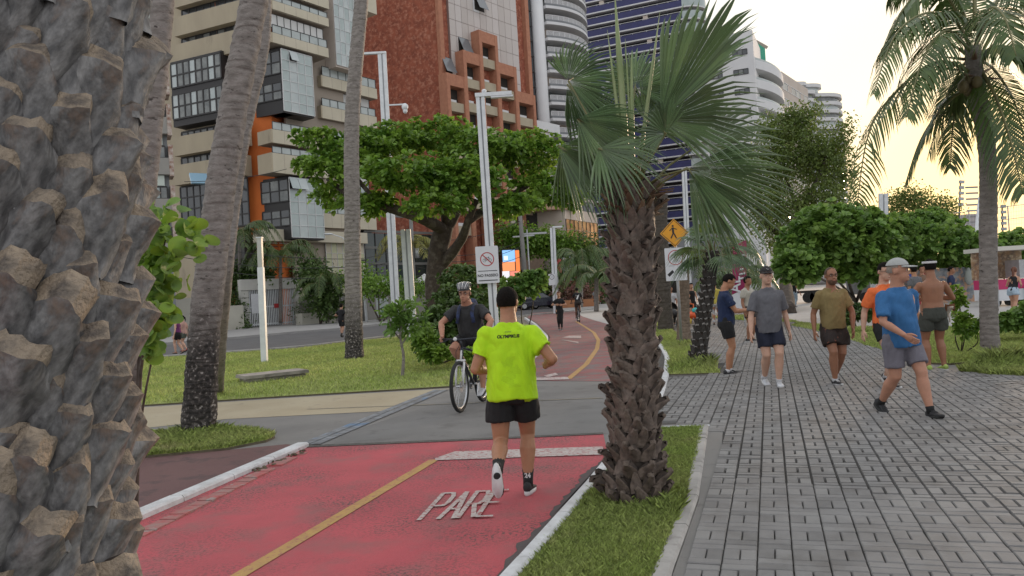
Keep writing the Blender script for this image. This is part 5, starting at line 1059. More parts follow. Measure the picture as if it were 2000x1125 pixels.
for (lab, x0, y0, x1, y1) in (('slim court floodlight tower against the sunset', 1868, 560, 1876, 352), ('slim court floodlight tower right of the coconut trunk', 1962, 560, 1957, 400)):
    r, h = upole(lab, x0, y0, x1, y1, 75, .09, frame_d, 'floodlight', 'floodlight_mast')
    for k in range(5): mb = MB(); mb.box((-.1, -.1, h-.3-k*.55), (.35, .1, h-.02-k*.55)); mb.build('floodlight', galv, r)
# court fence
cf_ = thing('court_fence', 'tall netted sports court fence on thin posts behind the sea grapes', 'fence', D(1700, 590, 62)); o_ = Vector(cf_.location)
for i in range(9):
    x = 1740+i*38; mb = MB(); t_ = D(x, 430-(x-1740)*.125, 62+i*.3); b_ = Vector((t_.x, t_.y, 0)); mb.cyl(b_-o_, t_-o_, .05, 6); mb.build('post', galv, cf_)
for y0 in (432, 457, 482, 505): mb = MB(); mb.tube([D(1738, y0, 62)-o_, D(2050, y0-39, 64.5)-o_], .03, 5); mb.build('rail', galv, cf_)
mb = MB()
for i in range(60): a, b = D(1740+i*5.1, 432-i*.65, 62+i*.04)-o_, D(1742+i*5.1, 560, 62+i*.04)-o_; mb.tube([a, b], .006, 3)
for i in range(16): mb.tube([D(1738, 436+i*8, 62)-o_, D(2050, 397+i*8, 64.5)-o_], .006, 3)
mb.build('netting', frame_d, cf_, kind='stuff')
# pedestrian signs
sp0 = G(1331, 674); Ys = sp0.y; r = thing('sign_post', 'grey steel post of the pedestrian and shared-path signs', 'sign post', sp0); h = lean(r, D(1317, 440, Ys)); mb = MB(); mb.smooth = True; mb.cyl((0, 0, 0), (0, 0, h), .04, 10); mb.build('post', galv, r)
k_ = Ys/1500
s1 = thing('road_sign', 'yellow diamond warning sign with a walking figure', 'sign', D(1317, 455, Ys-.08)); dsz = 27*k_*1.03
def diamond(r): return [(r, 0), (0, r), (-r, 0), (0, -r)]
plate('plate', diamond(dsz), -.01, .01, yel_s, s1)
for a, b in zip(diamond(dsz*.9), diamond(dsz*.9)[1:]+diamond(dsz*.9)[:1]): bar_('black_border', a, b, .014, -.0125, blk_s, s1)
mb = MB(); mb.cyl((-.035, -.013, .19), (-.035, -.0125, .19), .028, 14); mb.build('walker_head', blk_s, s1)
for a, b, w_ in (((-.04,.15),(-.03,.0),.055), ((-.03,.0),(-.10,-.14),.035), ((-.02,.0),(.05,-.15),.035), ((-.05,.14),(-.13,.06),.022), ((-.04,.14),(.07,.09),.022)): bar_('walker_symbol', a, b, w_, -.0125-.0004*random.random(), blk_s, s1)
s2 = thing('road_sign', 'white shared-path sign with red ring, walker and bicycle below the yellow diamond', 'sign', D(1320, 516, Ys-.08)); pass
w2, h2 = 41*k_, 64*k_; plate('plate', rr_plate(w2, h2, .02), -.01, .01, signw, s2); ring('red_ring', .0, .18, .205, .02, -.0125, red_s, s2); bike_icon(.0, .10, .085, -.0125, blk_s, s2)
mb = MB(); mb.cyl((0, -.0135, .325), (0, -.013, .325), .018, 12); mb.build('walker_head', blk_s, s2)
for a, b, w_ in (((0,.30),(0,.23),.03), ((0,.24),(-.03,.17),.018), ((0,.24),(.03,.17),.018), ((-.04,.25),(.04,.27),.012)): bar_('walker_symbol', a, b, w_, -.013-.0004*random.random(), blk_s, s2)
bar_('black_arrow', (-.22, -.30), (-.08, -.18), .08, -.0125, blk_s, s2); bar_('small_text_line', (.06, -.08), (.2, -.08), .018, -.0125, galv, s2); bar_('small_text_line', (-.2, -.04), (-.06, -.04), .018, -.0125, galv, s2); bar_('small_text_line', (.06, -.25), (.2, -.25), .05, -.0125, galv, s2)
s3 = thing('road_sign', 'small white round-symbol sign on the far street lamp', 'sign', D(1078, 546, G(1086,612).y-.4)); kk = s3.location.y/1500; plate('plate', rr_plate(13*kk, 22*kk, .04), -.02, .02, signw, s3); ring('ring', 0, 5*kk, 5*kk, .9*kk, -.024, blk_s, s3, 20); bike_icon(0, 5*kk, 1.8*kk, -.023, blk_s, s3)
# magenta banner behind the navy-shirt man
bn = thing('banner', 'magenta and white feather banner standing behind the man with the phone', 'banner', G(1440, 640)); Yb = bn.location.y; kb = Yb/1500; o_ = bn.location
q = [D(1432, 482, Yb), D(1458, 468, Yb), D(1458, 562, Yb), D(1430, 575, Yb)]; mb = MB(); mb.add([p-o_ for p in q]+[p-o_+Vector((0, .03, 0)) for p in q], [(3,2,1,0),(4,5,6,7),(0,1,5,4),(1,2,6,5),(2,3,7,6),(3,0,4,7)]); mb.build('banner_cloth', M('magenta_cloth', (.33,.02,.10), (.28,.02,.09), 4, .7), bn)
q = [D(1430, 576, Yb), D(1458, 563, Yb), D(1459, 605, Yb), D(1430, 610, Yb)]; mb = MB(); mb.add([p-o_ for p in q]+[p-o_+Vector((0, .03, 0)) for p in q], [(3,2,1,0),(4,5,6,7),(0,1,5,4),(1,2,6,5),(2,3,7,6),(3,0,4,7)]); mb.build('banner_base_cloth', signw, bn)
o = words('AL', 0, 0, .55, 0, signw, bn, .01, squeeze=.9); o.location = D(1437, 556, Yb-.04)-o_; o.rotation_euler = (PI/2, -PI/2, 0)
for i in range(6): mb = MB(); a = D(1444, 500+i*9, Yb-.03)-o_; b = D(1455-(i % 2)*3, 498+i*9, Yb-.03)-o_; mb.tube([a, b], .035, 4); mb.build('banner_text_line', signw, bn)
mb = MB(); mb.cyl((.3, .05, 0), (.3, .05, 3.4), .025, 6); mb.build('pole', galv, bn)
# concrete slab on the lawn
sa_, sb2 = G(480, 752), G(604, 738); d = (sb2-sa_); u_ = d.normalized(); n2 = Vector((-u_.y, u_.x, 0)); mb = MB(); L_ = d.length
for (z0, z1, e) in ((0, .12, .06), (.12, .19, 0)):
    q = [sa_+u_*e+n2*e, sb2-u_*e+n2*e, sb2-u_*e+n2*(.75-e), sa_+u_*e+n2*(.75-e)]; mb.rings([[p+Vector((random.uniform(-.02, .02), 0, z0)) for p in q], [p+Vector((0, 0, z1)) for p in q]])
mb.build('concrete_block', M('old_concrete', (.33,.30,.27), (.22,.20,.18), 4, .95, .8, 20, c3=(.10,.09,.08), sc3=3, thr3=(.55,.7)), label='low weathered concrete slab lying on the lawn', cat='slab')
# white gate, walls and street side
cream = M('cream_wall', (.52,.50,.43), (.46,.44,.38), .8, .85); stonew = M('white_stone_tile', (.55,.54,.50), (.49,.48,.45), 1, .7); grey_w = M('grey_wall', (.24,.225,.205), (.2,.19,.175), .7, .9, .3, 8)
WGt = Wall(474, 70, 48, 640); zt = WGt.sz(474, 546)[1]; a0_ = 0; a1_ = WGt.sz(588, 600)[0]; g0, g1 = WGt.sz(487, 600)[0], WGt.sz(575, 600)[0]; zg = WGt.sz(487, 564)[1]
gt = thing('gateway', 'white-tiled gateway with a beam over the barred gate', 'gateway', (0, 0, 0)); rows = 5
for (x0, x1) in ((a0_, g0), (g1, a1_)):
    for k in range(rows): WGt.part('tile', stonew, gt, x0, x1, .12+(zt-1-.12)*k/rows+.02, .12+(zt-1-.12)*(k+1)/rows-.02, -.5, .0+random.uniform(-.01, .01))
WGt.part('beam', stonew, gt, a0_, a1_, zt-1.0, zt, -.6, .1)
ga = thing('gate', 'white barred sliding gate with a small red notice', 'gate', (0, 0, 0)); 
for z in (.3, 1.9, zg-.1): WGt.part('gate_rail', white_paint, ga, g0+.05, g1-.05, z, z+.14, -.25, -.15)
nbar = 26
for i in range(nbar): x = g0+.1+(g1-g0-.2)*i/(nbar-1); WGt.part('bar', white_paint, ga, x-.035, x+.035, .2, zg-.02, -.14, -.06)
WGt.part('white_notice', signw, ga, g0+.2, g0+1.6, zg-2.3, zg-.5, -.05, -.02); WGt.part('red_notice', red_s, ga, (g0+g1)/2+.2, (g0+g1)/2+1.0, 1.8, 2.2, -.05, -.02)
WGt.part('garage_shade_sheet', M('garage_shadow', (.10,.10,.095)), ga, g0, g1, .1, zg, -3, -2.9)  # dark sheet painted as the shade inside the garage behind the bars
for (lab, x0, x1, yt, yb, Y, dg, m) in (('cream low wall left of the white gate', 395, 476, 600, 636, 65, 48, cream), ('cream garden wall at far left behind the sea grape', 300, 402, 585, 640, 62, 60, cream), ('long grey wall with posters beneath the parasols', 700, 880, 568, 620, 72, 44, grey_w), ('dark garden wall right of the white gate', 588, 700, 580, 630, 73, 44, grey_w)):
    W_ = Wall(x0, Y, dg, (yt+yb)/2); s_ = W_.sz(x1, (yt+yb)/2)[0]; mb = MB(); W_.box(mb, 0, s_, 0, W_.sz(x0, yt)[1], -.3, 0); tag(mb.build('garden_wall', m), lab, 'wall')
WPn = Wall(590, 69.5, 48, 620); s_ = WPn.sz(655, 610)[0]; z_ = WPn.sz(588, 612)[1]; pl_ = thing('planter', 'long cream concrete planter box beside the white gate', 'planter', (0, 0, 0)); WPn.part('box', cream, pl_, 0, s_, 0, z_, -1.2, 0); WPn.part('soil', soil, pl_, .1, s_-.1, z_-.05, z_+.03, -1.1, -.1)
foliage('leaves', [(tuple(WPn.at(s_*(i+.5)/6, z_+.25, -.6)), (.9, .5, .35)) for i in range(6)], 180, 5, .25, .05, lf_dark, pl_, 71, rosette=False) if 'foliage' in globals() else None
ps = thing('poster_board', 'pale poster board with bird drawing leaning on the grey wall', 'poster', D(748, 617, 70)); ps.location.z = .12; mb = MB(); mb.box((-.55, -.04, .25), (.55, .04, 2.0)); mb.build('board', M('poster_pale', (.45,.50,.50), (.5,.54,.52), 2, .6), ps); mb = MB(); mb.box((-.6, -.1, 0), (.6, .1, .25)); mb.build('foot', grey_w, ps)
bar_('poster_drawing', (-.3, 1.0), (.25, 1.2), .08, -.045, blk_s, ps); bar_('poster_drawing', (-.1, .7), (.2, 1.3), .05, -.046, M('poster_teal', (.05,.25,.3)), ps); bar_('poster_text', (-.35, 1.65), (.35, 1.65), .08, -.045, galv, ps)
for (lab, px, py, w_) in (('white garden parasol left of the camera lamp', 750, 548, 16), ('white garden parasol right of the short lamp post', 829, 541, 19)):
    c = D(px, py, 76); u = thing('parasol', lab, 'parasol', (c.x, c.y, 1.5), 0, 'white parasols on the terrace'); w__ = w_*76/1500; zc = c.z-1.5; mb = MB(); n = 8; vs = [Vector((0, 0, zc+.35))]+[Vector((w__*1.05*math.cos(2*PI*i/n), w__*1.05*math.sin(2*PI*i/n), zc-.35)) for i in range(n)]+[Vector((w__*1.05*math.cos(2*PI*i/n), w__*1.05*math.sin(2*PI*i/n), zc-.5)) for i in range(n)]
    mb.add(vs, [(0, 1+i, 1+(i+1) % n) for i in range(n)]+[(1+i, 9+i, 9+(i+1) % n, 1+(i+1) % n) for i in range(n)]); mb.build('canopy', M('parasol_white', (.7,.7,.68), rough=.8, trans=.3) if 'parasol_white' not in MATS else MATS['parasol_white'], u); mb = MB(); mb.cyl((0, 0, 0), (0, 0, zc), .06, 8); mb.build('pole', white_paint, u)
# overhead wires
wm = M('cable_black', (.03,.03,.03), rough=.6)
for i, (x0, y0, x1, y1, Y1, Y2, sg_) in enumerate(((340,470,705,505,62,70,.5), (340,500,705,520,62,70,.5), (560,545,705,530,68,70,.2), (705,505,805,470,70,78,.3), (705,520,805,490,70,78,.4), (705,530,805,520,70,78,.3), (705,512,805,500,70,78,.5), (805,470,1020,430,78,85,.8), (805,490,1020,470,78,85,1), (805,500,1020,480,78,85,1.1), (805,520,1020,500,78,85,.9), (1020,440,1180,470,85,110,.6), (360,355,560,330,64,72,.3), (380,520,700,540,62,70,.5))):
    A_, B_ = D(x0, y0, Y1), D(x1, y1, Y2); mb = MB(); mb.tube([A_.lerp(B_, t)-Vector((0, 0, 4*sg_*t*(1-t))) for t in [j/10 for j in range(11)]], .028, 4)
    tag(mb.build('overhead_wire', wm), 'thin black overhead wire '+('left of the lone trunk, highest of the long pair', 'left of the lone trunk, lower of the long pair', 'low in front of the gate palms', 'between slanting and transformer poles, topmost', 'between slanting and transformer poles, second from top', 'between slanting and transformer poles, lowest', 'between slanting and transformer poles, sagging one', 'behind the almond trunk, topmost', 'behind the almond trunk, second from top', 'behind the almond trunk, third from top', 'behind the almond trunk, lowest', 'above the lit screen towards the golden glass', 'across the orange wall', 'lowest above the white gate')[i], 'wire', 'overhead wires along the street')
# parked cars
def car(label, loc, rz, body, L_=4.3, group='cars parked by the far corner', s_=1.0):
    r = thing('parked_car', label, 'car', loc, rz, group); r.scale = (s_, s_, s_)
    prof = [(-.5,.35),(-.49,.62),(-.44,.86),(-.36,.95),(-.24,1.38),(-.08,1.46),(.10,1.42),(.24,1.02),(.40,.90),(.49,.72),(.5,.35)]
    mb = MB(); mb.smooth = False; n = len(prof)
    def ringy(y, k): return [Vector((x*L_, y, .35+(z-.35)*(1-k*(z > .98)*.0))) for x, z in prof]
    rs = []
    for y in (-.86, -.78, .78, .86): 
        rs.append([Vector((x*L_*(.985 if abs(y) > .8 else 1), y*(1-.18*max(0, z-.95)/.5), .30 if z < .4 else z-(.02 if abs(y) > .8 else 0))) for x, z in prof])
    mb.rings(rs); mb.build('body', body, r)
    for s__ in (-1, 1):
        mb = MB(); y = s__*.80; q = [(-.33, .98), (-.23, 1.33), (-.08, 1.40), (.09, 1.36), (.20, 1.02)]; mb.add([Vector((x*L_, s__*(.875*(1-.18*max(0, z-.95)/.5)), z)) for x, z in q], [tuple(range(5))]); mb.build('side_window', glass_d, r)
        for x in (-.31, .31):
            mb = MB(); mb.smooth = True; mb.cyl((x*L_, s__*.66, .33), (x*L_, s__*.90, .33), .33, 20); w_ = mb.build('wheel', rub, r); mb = MB(); mb.cyl((x*L_, s__*.895, .33), (x*L_, s__*.915, .33), .21, 14); mb.build('rim', alu, w_)
        mb = MB(); mb.box((.485*L_, s__*.55-.15, .66), (.505*L_, s__*.55+.15, .80)); mb.build('headlight', signw, r)
        mb = MB(); mb.box((-.50*L_, s__*.6-.13, .72), (-.485*L_, s__*.6+.13, .86)); mb.build('tail_light', red_s, r)
    for x0, x1, z0, z1 in ((.105, .235, 1.40, 1.05), (-.36, -.25, .98, 1.36)):
        mb = MB(); o1 = .012; q = [Vector((x0*L_, -.66, z0+o1)), Vector((x0*L_, .66, z0+o1)), Vector((x1*L_, .72, z1+o1)), Vector((x1*L_, -.72, z1+o1))]; mb.add(q, [(0,1,2,3)]); mb.build('windscreen', glass_d, r)
    return r
rub = M('tyre_rubber', (.015,.015,.015), (.03,.03,.03), 30, .8, .5, 120) if 'tyre_rubber' not in MATS else MATS['tyre_rubber']; alu = M('polished_alloy', (.55,.56,.58), rough=.3, metal=.9) if 'polished_alloy' not in MATS else MATS['polished_alloy']
car('dark blue hatchback parked by the far corner', G(1051, 603.5), .12, M('car_paint_navy', (.012,.014,.03), rough=.15, spec=.8), s_=1.22)
car('silver-white car half hidden behind the pale pole', G(1016, 605), .12, M('car_paint_white', (.6,.6,.6), rough=.2, spec=.8), s_=1.22)
# far details
for i in range(7):
    c = D(1092+i*13, 592, 90+i*1.5); r = thing('flagpole', 'grey flagpole in the row before the podium: '+('leftmost, red flag', 'second from left, white flag', 'third from left, blue flag', 'fourth from left, bare', 'fifth from left, cream flag', 'second from right, bare', 'rightmost, bare')[i], 'flagpole', (c.x, c.y, 0), 0, 'flagpoles in a row'); h = D(1092+i*13, 500, c.y).z; mb = MB(); mb.cyl((0, 0, 0), (0, 0, h), .07, 6); mb.build('pole', galv, r)
    if i in (0, 1, 2, 4): mb = MB(); q = [Vector((.05+.5*j/4, .12*math.sin(j*1.9+i), h-.1-(.35*j/4))) for j in range(5)]; mb.add(q+[p-Vector((0, 0, 1.6)) for p in q], [(j, j+1, j+6, j+5) for j in range(4)]); mb.build('flag', M('flag_cloth_%d' % i, ((.5,.12,.1), (.55,.55,.52), (.15,.2,.4), (0,0,0), (.6,.58,.55))[i], rough=.8, trans=.3), r)
pbx = thing('planter', 'terracotta planter box with plants at the far corner', 'planter', G(1125, 600)); mb = MB(); mb.box((-2.4, -.4, 0), (2.4, .4, .8)); mb.build('box', M('terracotta', (.42,.19,.09), (.36,.16,.08), 2, .85), pbx); mb = MB(); mb.box((-2.3, -.35, .8), (2.3, .35, .82)); mb.build('soil', soil, pbx)
# food stalls and covered boat trailer
ks = thing('food_kiosk', 'colourful food kiosk with white awning and magenta and white counter at the right edge', 'kiosk', G(1975, 596)); Yk = ks.location.y; kk = Yk/1500
for (nm, x0, x1, z0, z1, y0, y1, m) in (('roof', -50, 60, 2.25, 2.42, -.9, 1.3, M('kiosk_roof', (.6,.58,.52), rough=.6)), ('back_wall', -45, 55, 1.1, 2.25, .9, 1.0, M('kiosk_pictures', (.45,.28,.14), (.16,.12,.1), 5, .6, c3=(.55,.45,.3), sc3=7)), ('counter', -45, 20, .68, 1.08, -.5, .9, M('magenta_panel', (.5,.03,.13), rough=.5)), ('counter_base', -45, 12, .22, .68, -.48, .9, signw), ('side_counter', 14, 60, .15, .8, -.7, .6, M('teal_panel', (.05,.4,.38), rough=.5)), ('grill_hood', 5, 40, 1.1, 1.85, -.5, .4, galv)):
    mb = MB(); mb.box((x0*kk, y0, z0), (x1*kk, y1, z1)); mb.build(nm, m, ks)
for x in (-42, 50): mb = MB(); mb.cyl((x*kk, -.6, 0), (x*kk, -.6, 2.25), .03, 6); mb.build('post', galv, ks)
for x in (-35, -12, 8): mb = MB(); mb.cyl((x*kk, -.3, .17), (x*kk, -.22, .17), .17, 12); mb.build('wheel', rub, ks)
words('AÇAÍ', -12*kk, .88, .22, -.505, signw, ks) if False else None
gr = thing('mural_wall', 'low wall with graffiti mural behind the shirtless man', 'wall', G(1880, 590)); mb = MB(); mb.box((-3.2, 0, 0), (1.6, .15, 1.7)); mb.build('wall', M('mural', (.35,.36,.36), (.08,.1,.14), 2.2, .7, c3=(.5,.3,.2), sc3=3, thr3=(.5,.56)), gr)
for i, (x, c) in enumerate(((-2.6, (.05,.1,.4)), (-1.9, (.4,.05,.05)), (.2, (.3,.32,.3)))): 
    q = thing('stall_bag', ('blue', 'red', 'grey')[i]+' bag hanging on the stall frame behind the shirtless man', 'bag', gr.location+Vector((x, -.3, 1.2))); mb = MB(); mb.smooth = True; mb.ell((0, 0, 0), (.2, .12, .4)); mb.ell((0, 0, .32), (.1, .08, .15)); mb.build('bag_body', M('bag_%d' % i, c, rough=.7), q)
tr_ = thing('boat_trailer', 'white covered boat on a trailer parked behind the sea grape tree', 'trailer', G(1612, 589)); k3 = tr_.location.y/1500
mb = MB(); mb.smooth = True; mb.rings([[Vector((x*k3, w_*math.cos(a), z+h_*math.sin(a))) for a in [2*PI*i/10 for i in range(10)]] for x, w_, z, h_ in ((-75,.15,1.5,.1),(-60,.8,1.55,.35),(-20,1.1,1.7,.6),(30,1.1,1.75,.65),(60,.9,1.6,.5),(66,.5,1.5,.3))]); mb.build('covered_hull', M('boat_cover', (.6,.6,.62), (.5,.5,.53), 1.5, .8), tr_)
mb = MB(); mb.box((-80*k3, -.6, .65), (60*k3, .6, .8)); mb.build('chassis', frame_d, tr_)
for x in (-42, -30): mb = MB(); mb.cyl((x*k3, -.95, .36), (x*k3, -.75, .36), .36, 16); mb.build('wheel', rub, tr_)
for (lab, px, w_) in (('white square post by the grey trailer box', 1716, 7), ('white square post left of the orange-shirted man', 1706, 4)):
    c = G(px, 592); mb = MB(); ww = w_*c.y/1500/1.5; mb.box((-ww, -ww, 0), (ww, ww, 2.1)); tag(mb.build('bollard', white_paint), lab, 'post').location = c
gx = thing('utility_trailer', 'grey boxy trailer parked behind the white posts', 'trailer', G(1695, 590)); mb = MB(); mb.box((-.9, -.7, .5), (.8, .7, 1.5)); mb.build('box', M('trailer_grey', (.15,.15,.16), (.2,.2,.2), 2, .6), gx)
for x in (-.5, .5): mb = MB(); mb.cyl((x, -.8, .3), (x, -.68, .3), .3, 14); mb.build('wheel', rub, gx)
st_ = thing('stroller', 'black baby stroller pushed by the parent in white', 'stroller', G(1314, 640)); mb = MB(); mb.smooth = True; mb.ell((0, -.1, .55), (.24, .3, .2)); mb.build('seat', frame_d, st_); mb = MB(); mb.smooth = True; mb.ell((0, .1, .75), (.25, .22, .25), None, 12, 8, lambda d: d.y > -.2); mb.build('hood', frame_d, st_)
for x, y in ((-.25,-.35),(.25,-.35),(-.25,.3),(.25,.3)): mb = MB(); mb.cyl((x-.02, y, .14), (x+.02, y, .14), .14, 12); mb.build('wheel', rub, st_)
tc_ = thing('toy_cart', 'bright orange and turquoise toy ride-on cart by the palm trunk', 'toy', G(1358, 632)); mb = MB(); mb.smooth = True; mb.ell((0, 0, .35), (.35, .25, .18)); mb.build('body', M('toy_orange', (.8,.12,.03), rough=.4), tc_); mb = MB(); mb.smooth = True; mb.tube([(0, .2, .4), (.05, .35, .8), (-.2, .35, .85)], .03, 6); mb.build('handle', M('toy_orange_b', (.7,.15,.03), rough=.4), tc_); mb = MB(); mb.smooth = True; mb.ell((.02, -.12, .55), (.16, .1, .12)); mb.build('front_panel', M('toy_teal', (.05,.5,.5), rough=.4), tc_)
for x in (-.25, .25): mb = MB(); mb.cyl((x, -.2, .12), (x+.03, -.2, .12), .12, 12); mb.build('wheel', M('toy_yellow', (.7,.5,.05), rough=.4) if 'toy_yellow' not in MATS else MATS['toy_yellow'], tc_)
# ================================================================ PEOPLE
skin_m = {}
def skin(k, c):
    if k not in skin_m: skin_m[k] = M('skin_'+k, c, tuple(x*.86 for x in c), 14, .5, .15, 120, sss=.08, spec=.4)
    return skin_m[k]
SK = {'tan': (.45,.22,.125), 'pale': (.60,.36,.26), 'brown': (.33,.155,.09), 'olive': (.48,.26,.17), 'dark': (.15,.07,.045), 'red': (.50,.25,.165)}
CL = {}
def cloth(name, c, c2=None, sc=20, r=.85, **k):
    if name not in CL: CL[name] = M(name, c, c2 or tuple(x*.88 for x in c), sc, r, .35, 260, **k)
    return CL[name]
hair_m = M('hair_dark', (.007,.006,.005), (.016,.012,.010), 60, .9, 1.0, 220, spec=.15)
hair_grey = M('hair_grey_short', (.32,.27,.23), (.22,.18,.15), 50, .7, .6, 150)
hair_red = M('hair_auburn', (.16,.05,.02), (.09,.03,.015), 40, .6, .8, 100)
sole_w = M('shoe_sole_white', (.7,.7,.7), (.55,.55,.55), 12, .6); shoe_k = M('shoe_black', (.018,.018,.02), (.03,.03,.034), 30, .7, .4, 200)
shoe_w = M('shoe_white', (.68,.69,.72), (.5,.52,.56), 20, .6, .3, 120); sole_k = M('shoe_sole_black', (.02,.02,.02), (.035,.035,.035), 30, .8)
eye_w = M('eye_white', (.6,.58,.55)); eye_k = M('eye_dark', (.02,.012,.01), rough=.2); lip_m = M('lip', (.3,.12,.09), rough=.5)
glass_k = M('spectacle_frame', (.02,.018,.018), rough=.3)
def evaluated(mb, voxel, it=5, fac=.5):
    me = mb.mesh('tmp', eye_w); o = bpy.data.objects.new('tmp', me); COL.objects.link(o)
    r = o.modifiers.new('r', 'REMESH'); r.mode = 'VOXEL'; r.voxel_size = voxel
    if it: s_ = o.modifiers.new('s', 'SMOOTH'); s_.factor = fac; s_.iterations = it
    me2 = bpy.data.meshes.new_from_object(o.evaluated_get(bpy.context.evaluated_depsgraph_get()))
    bpy.data.objects.remove(o); bpy.data.meshes.remove(me)
    n = len(me2.vertices); V = np.empty(n*3, np.float32); me2.vertices.foreach_get('co', V); V = V.reshape(-1, 3)
    k = len(me2.polygons); Fq = np.empty(len(me2.loops), np.int32); me2.loops.foreach_get('vertex_index', Fq)
    lt = np.empty(k, np.int32); me2.polygons.foreach_get('loop_total', lt)
    nr = np.empty(n*3, np.float32); me2.vertices.foreach_get('normal', nr); nr = nr.reshape(-1, 3)
    bpy.data.meshes.remove(me2)
    Fq = Fq.reshape(-1, 4) if (lt == 4).all() else None
    return V, Fq, nr
def wrinkle(V, N, amp, seed, fx=(9, 9, 5)):
    o = Vector((seed*3.1, seed*1.7, seed))
    d = np.array([noise.noise(Vector((v[0]*fx[0], v[1]*fx[1], v[2]*fx[2]))+o)+.6*abs(noise.noise(Vector((v[0]*fx[0]*2.2+v[2]*6, v[1]*fx[1]*2.2, v[2]*fx[2]*1.7))+o)) for v in V], np.float32)
    return V+N*(d-.15)[:, None]*amp
def sect(spine, rows, lat, fwd):
    """rows: (t, rx, ry, dy) along the spine -> closed loft of ellipses"""
    out = []
    for r in rows:
        t, rx, ry = r[:3]; dy = r[3] if len(r) > 3 else 0; c = spine(t)+fwd*dy; n = 20; e = r[4] if len(r) > 4 else 1.0
        out.append([c+lat*rx*math.copysign(abs(math.cos(a))**e, math.cos(a))+fwd*ry*math.copysign(abs(math.sin(a))**e, math.sin(a)) for a in [2*PI*i/n for i in range(n)]])
    return out
def ik(a, c, l1, l2, pole):
    d = c-a; L_ = d.length
    if L_ > (l1+l2)*.999: c = a+d*((l1+l2)*.999/L_); d = c-a; L_ = d.length
    x = (l1*l1-l2*l2+L_*L_)/(2*L_); h = math.sqrt(max(0, l1*l1-x*x)); u = d.normalized(); p = pole-u*pole.dot(u); p.normalize()
    return a+u*x+p*h, c
def person(label, loc, heading, H, sk='tan', pose=None, top=None, bottom=None, shoes=None, hair='short', socks=None, belly=0.0, build=1.0, voxel=.009,
           group=None, headyaw=0, headpitch=0, hairmat=None, extras=(), female=False, sleeve=.62, hem=-.035, leg=.62, loose=1.0, topv=None, name='person', parent_extra=None, beard=None, glasses=False, loose_leg=1.0):
    p = dict(pel=(0, 0, .52), lean=0.0, lat=0.0, twist=0.0, fl=(-.055, 0, .045), fr=(.055, 0, .045), pl=0, pr=0, yl=6, yr=-6,
             hl=(-.135, .03, .47), hr=(.135, .03, .47), el=(-.4, -1, -.1), er=(.4, -1, -.1), curl=.7, kl=(0, 1, 0), kr=(0, 1, 0), handl=None, handr=None)
    if pose: p.update(pose)
    B_ = build; V3 = Vector
    root = thing(name, label, 'person', loc, -heading, group)
    P_ = V3(p['pel'])
    sp = V3((p['lat'], math.sin(p['lean']), math.cos(p['lean']))).normalized()
    fwd0 = V3((0, 1, 0)); fwd = (fwd0-sp*fwd0.dot(sp)).normalized(); lat = fwd.cross(sp).normalized()
    tw = Matrix.Rotation(p['twist'], 3, sp); latS = tw @ lat
    spine = lambda t: P_+sp*t
    bm = MB(); bw = .88 if female else 1.0
    tor = [(-.062,.045,.045),(-.045,.078,.062),(0,.092,.068),(.05,.086*(1.0 if not female else .95),.062),(.10,(.080 if not female else .068),.056,belly*.5),(.17,.086*bw,.062,belly*.2),(.235,.096*bw,.068,.002),(.258,.095*bw,.062),(.278,.082*bw,.050,-.003),(.294,.061,.042,-.005),(.308,.045,.039,-.004),(.322,.037,.037,-.002),(.36,.034,.035,.004)]
    tor = [(t, rx*B_, (ry+(belly*.55 if .0 < t < .2 else 0))*B_, *r) for t, rx, ry, *r in tor]
    bm.rings(sect(spine, tor, lat, fwd))
    sh = {}; ez = .257
    for s_, k in ((-1, 'l'), (1, 'r')): sh[k] = spine(ez)+latS*s_*.096*B_**.8*bw+fwd*-.004
    hip = {k: P_+lat*s_*.052*B_-sp*.005 for s_, k in ((-1, 'l'), (1, 'r'))}
    hand = {k: V3(p['h'+k]) for k in 'lr'}; foot = {k: V3(p['f'+k]) for k in 'lr'}
    elb = {}; kn = {}
    for k in 'lr':
        elb[k], hand[k] = ik(sh[k], hand[k], .168, .148, V3(p['e'+k])); kn[k], foot[k] = ik(hip[k], foot[k], .238, .243, V3(p['k'+k]))
        aw = B_**.7*(0.85 if female else 1)
        L1 = lambda a, b, t: a.lerp(b, t)
        s_ = -1 if k == 'l' else 1
        bm.tube([sh[k]-latS*s_*.03+sp*.0, sh[k]+sp*-.002, L1(sh[k], elb[k], .25), L1(sh[k], elb[k], .6), elb[k], L1(elb[k], hand[k], .25), L1(elb[k], hand[k], .6), hand[k]+(hand[k]-elb[k])*.03],
                [.026*aw, .0315*aw, .0305*aw, .027*aw, .0225*aw, .0245*aw, .020*aw, .0145*aw], 12)
        bm.ell(sh[k], (.0315*aw,)*3); bm.ell(elb[k], (.0225*aw,)*3)
        tw_ = B_**.5
        back = -fwd*.008
        bm.tube([hip[k]+sp*.02, L1(hip[k], kn[k], .12), L1(hip[k], kn[k], .45), L1(hip[k], kn[k], .8), kn[k], L1(kn[k], foot[k], .12)+back*.6, L1(kn[k], foot[k], .3)+back*1.3, L1(kn[k], foot[k], .6)+back*.7, L1(kn[k], foot[k], .88), foot[k]],
                [.05*tw_, .055*tw_, .049*tw_, .039*tw_, .0345*tw_, .0325*tw_, .0375*tw_, .029*tw_, .0205*tw_, .021*tw_], 12)
    # head
    hb = spine(.343)+fwd*.012
    hm = Matrix.Rotation(-headyaw, 3, 'Z') @ Matrix.Rotation(-headpitch+0*p['lean'], 3, 'X')
    hs = 1.11
    hp = lambda x, y, z: hb+hm @ (V3((x, y, z))*hs)
    bm.ell(hp(0, .002, .079), (.0430*hs, .0545*hs, .052*hs), hm, 18, 12)
    bm.ell(hp(0, .022, .040), (.0335*hs, .036*hs, .042*hs), hm, 14, 10)
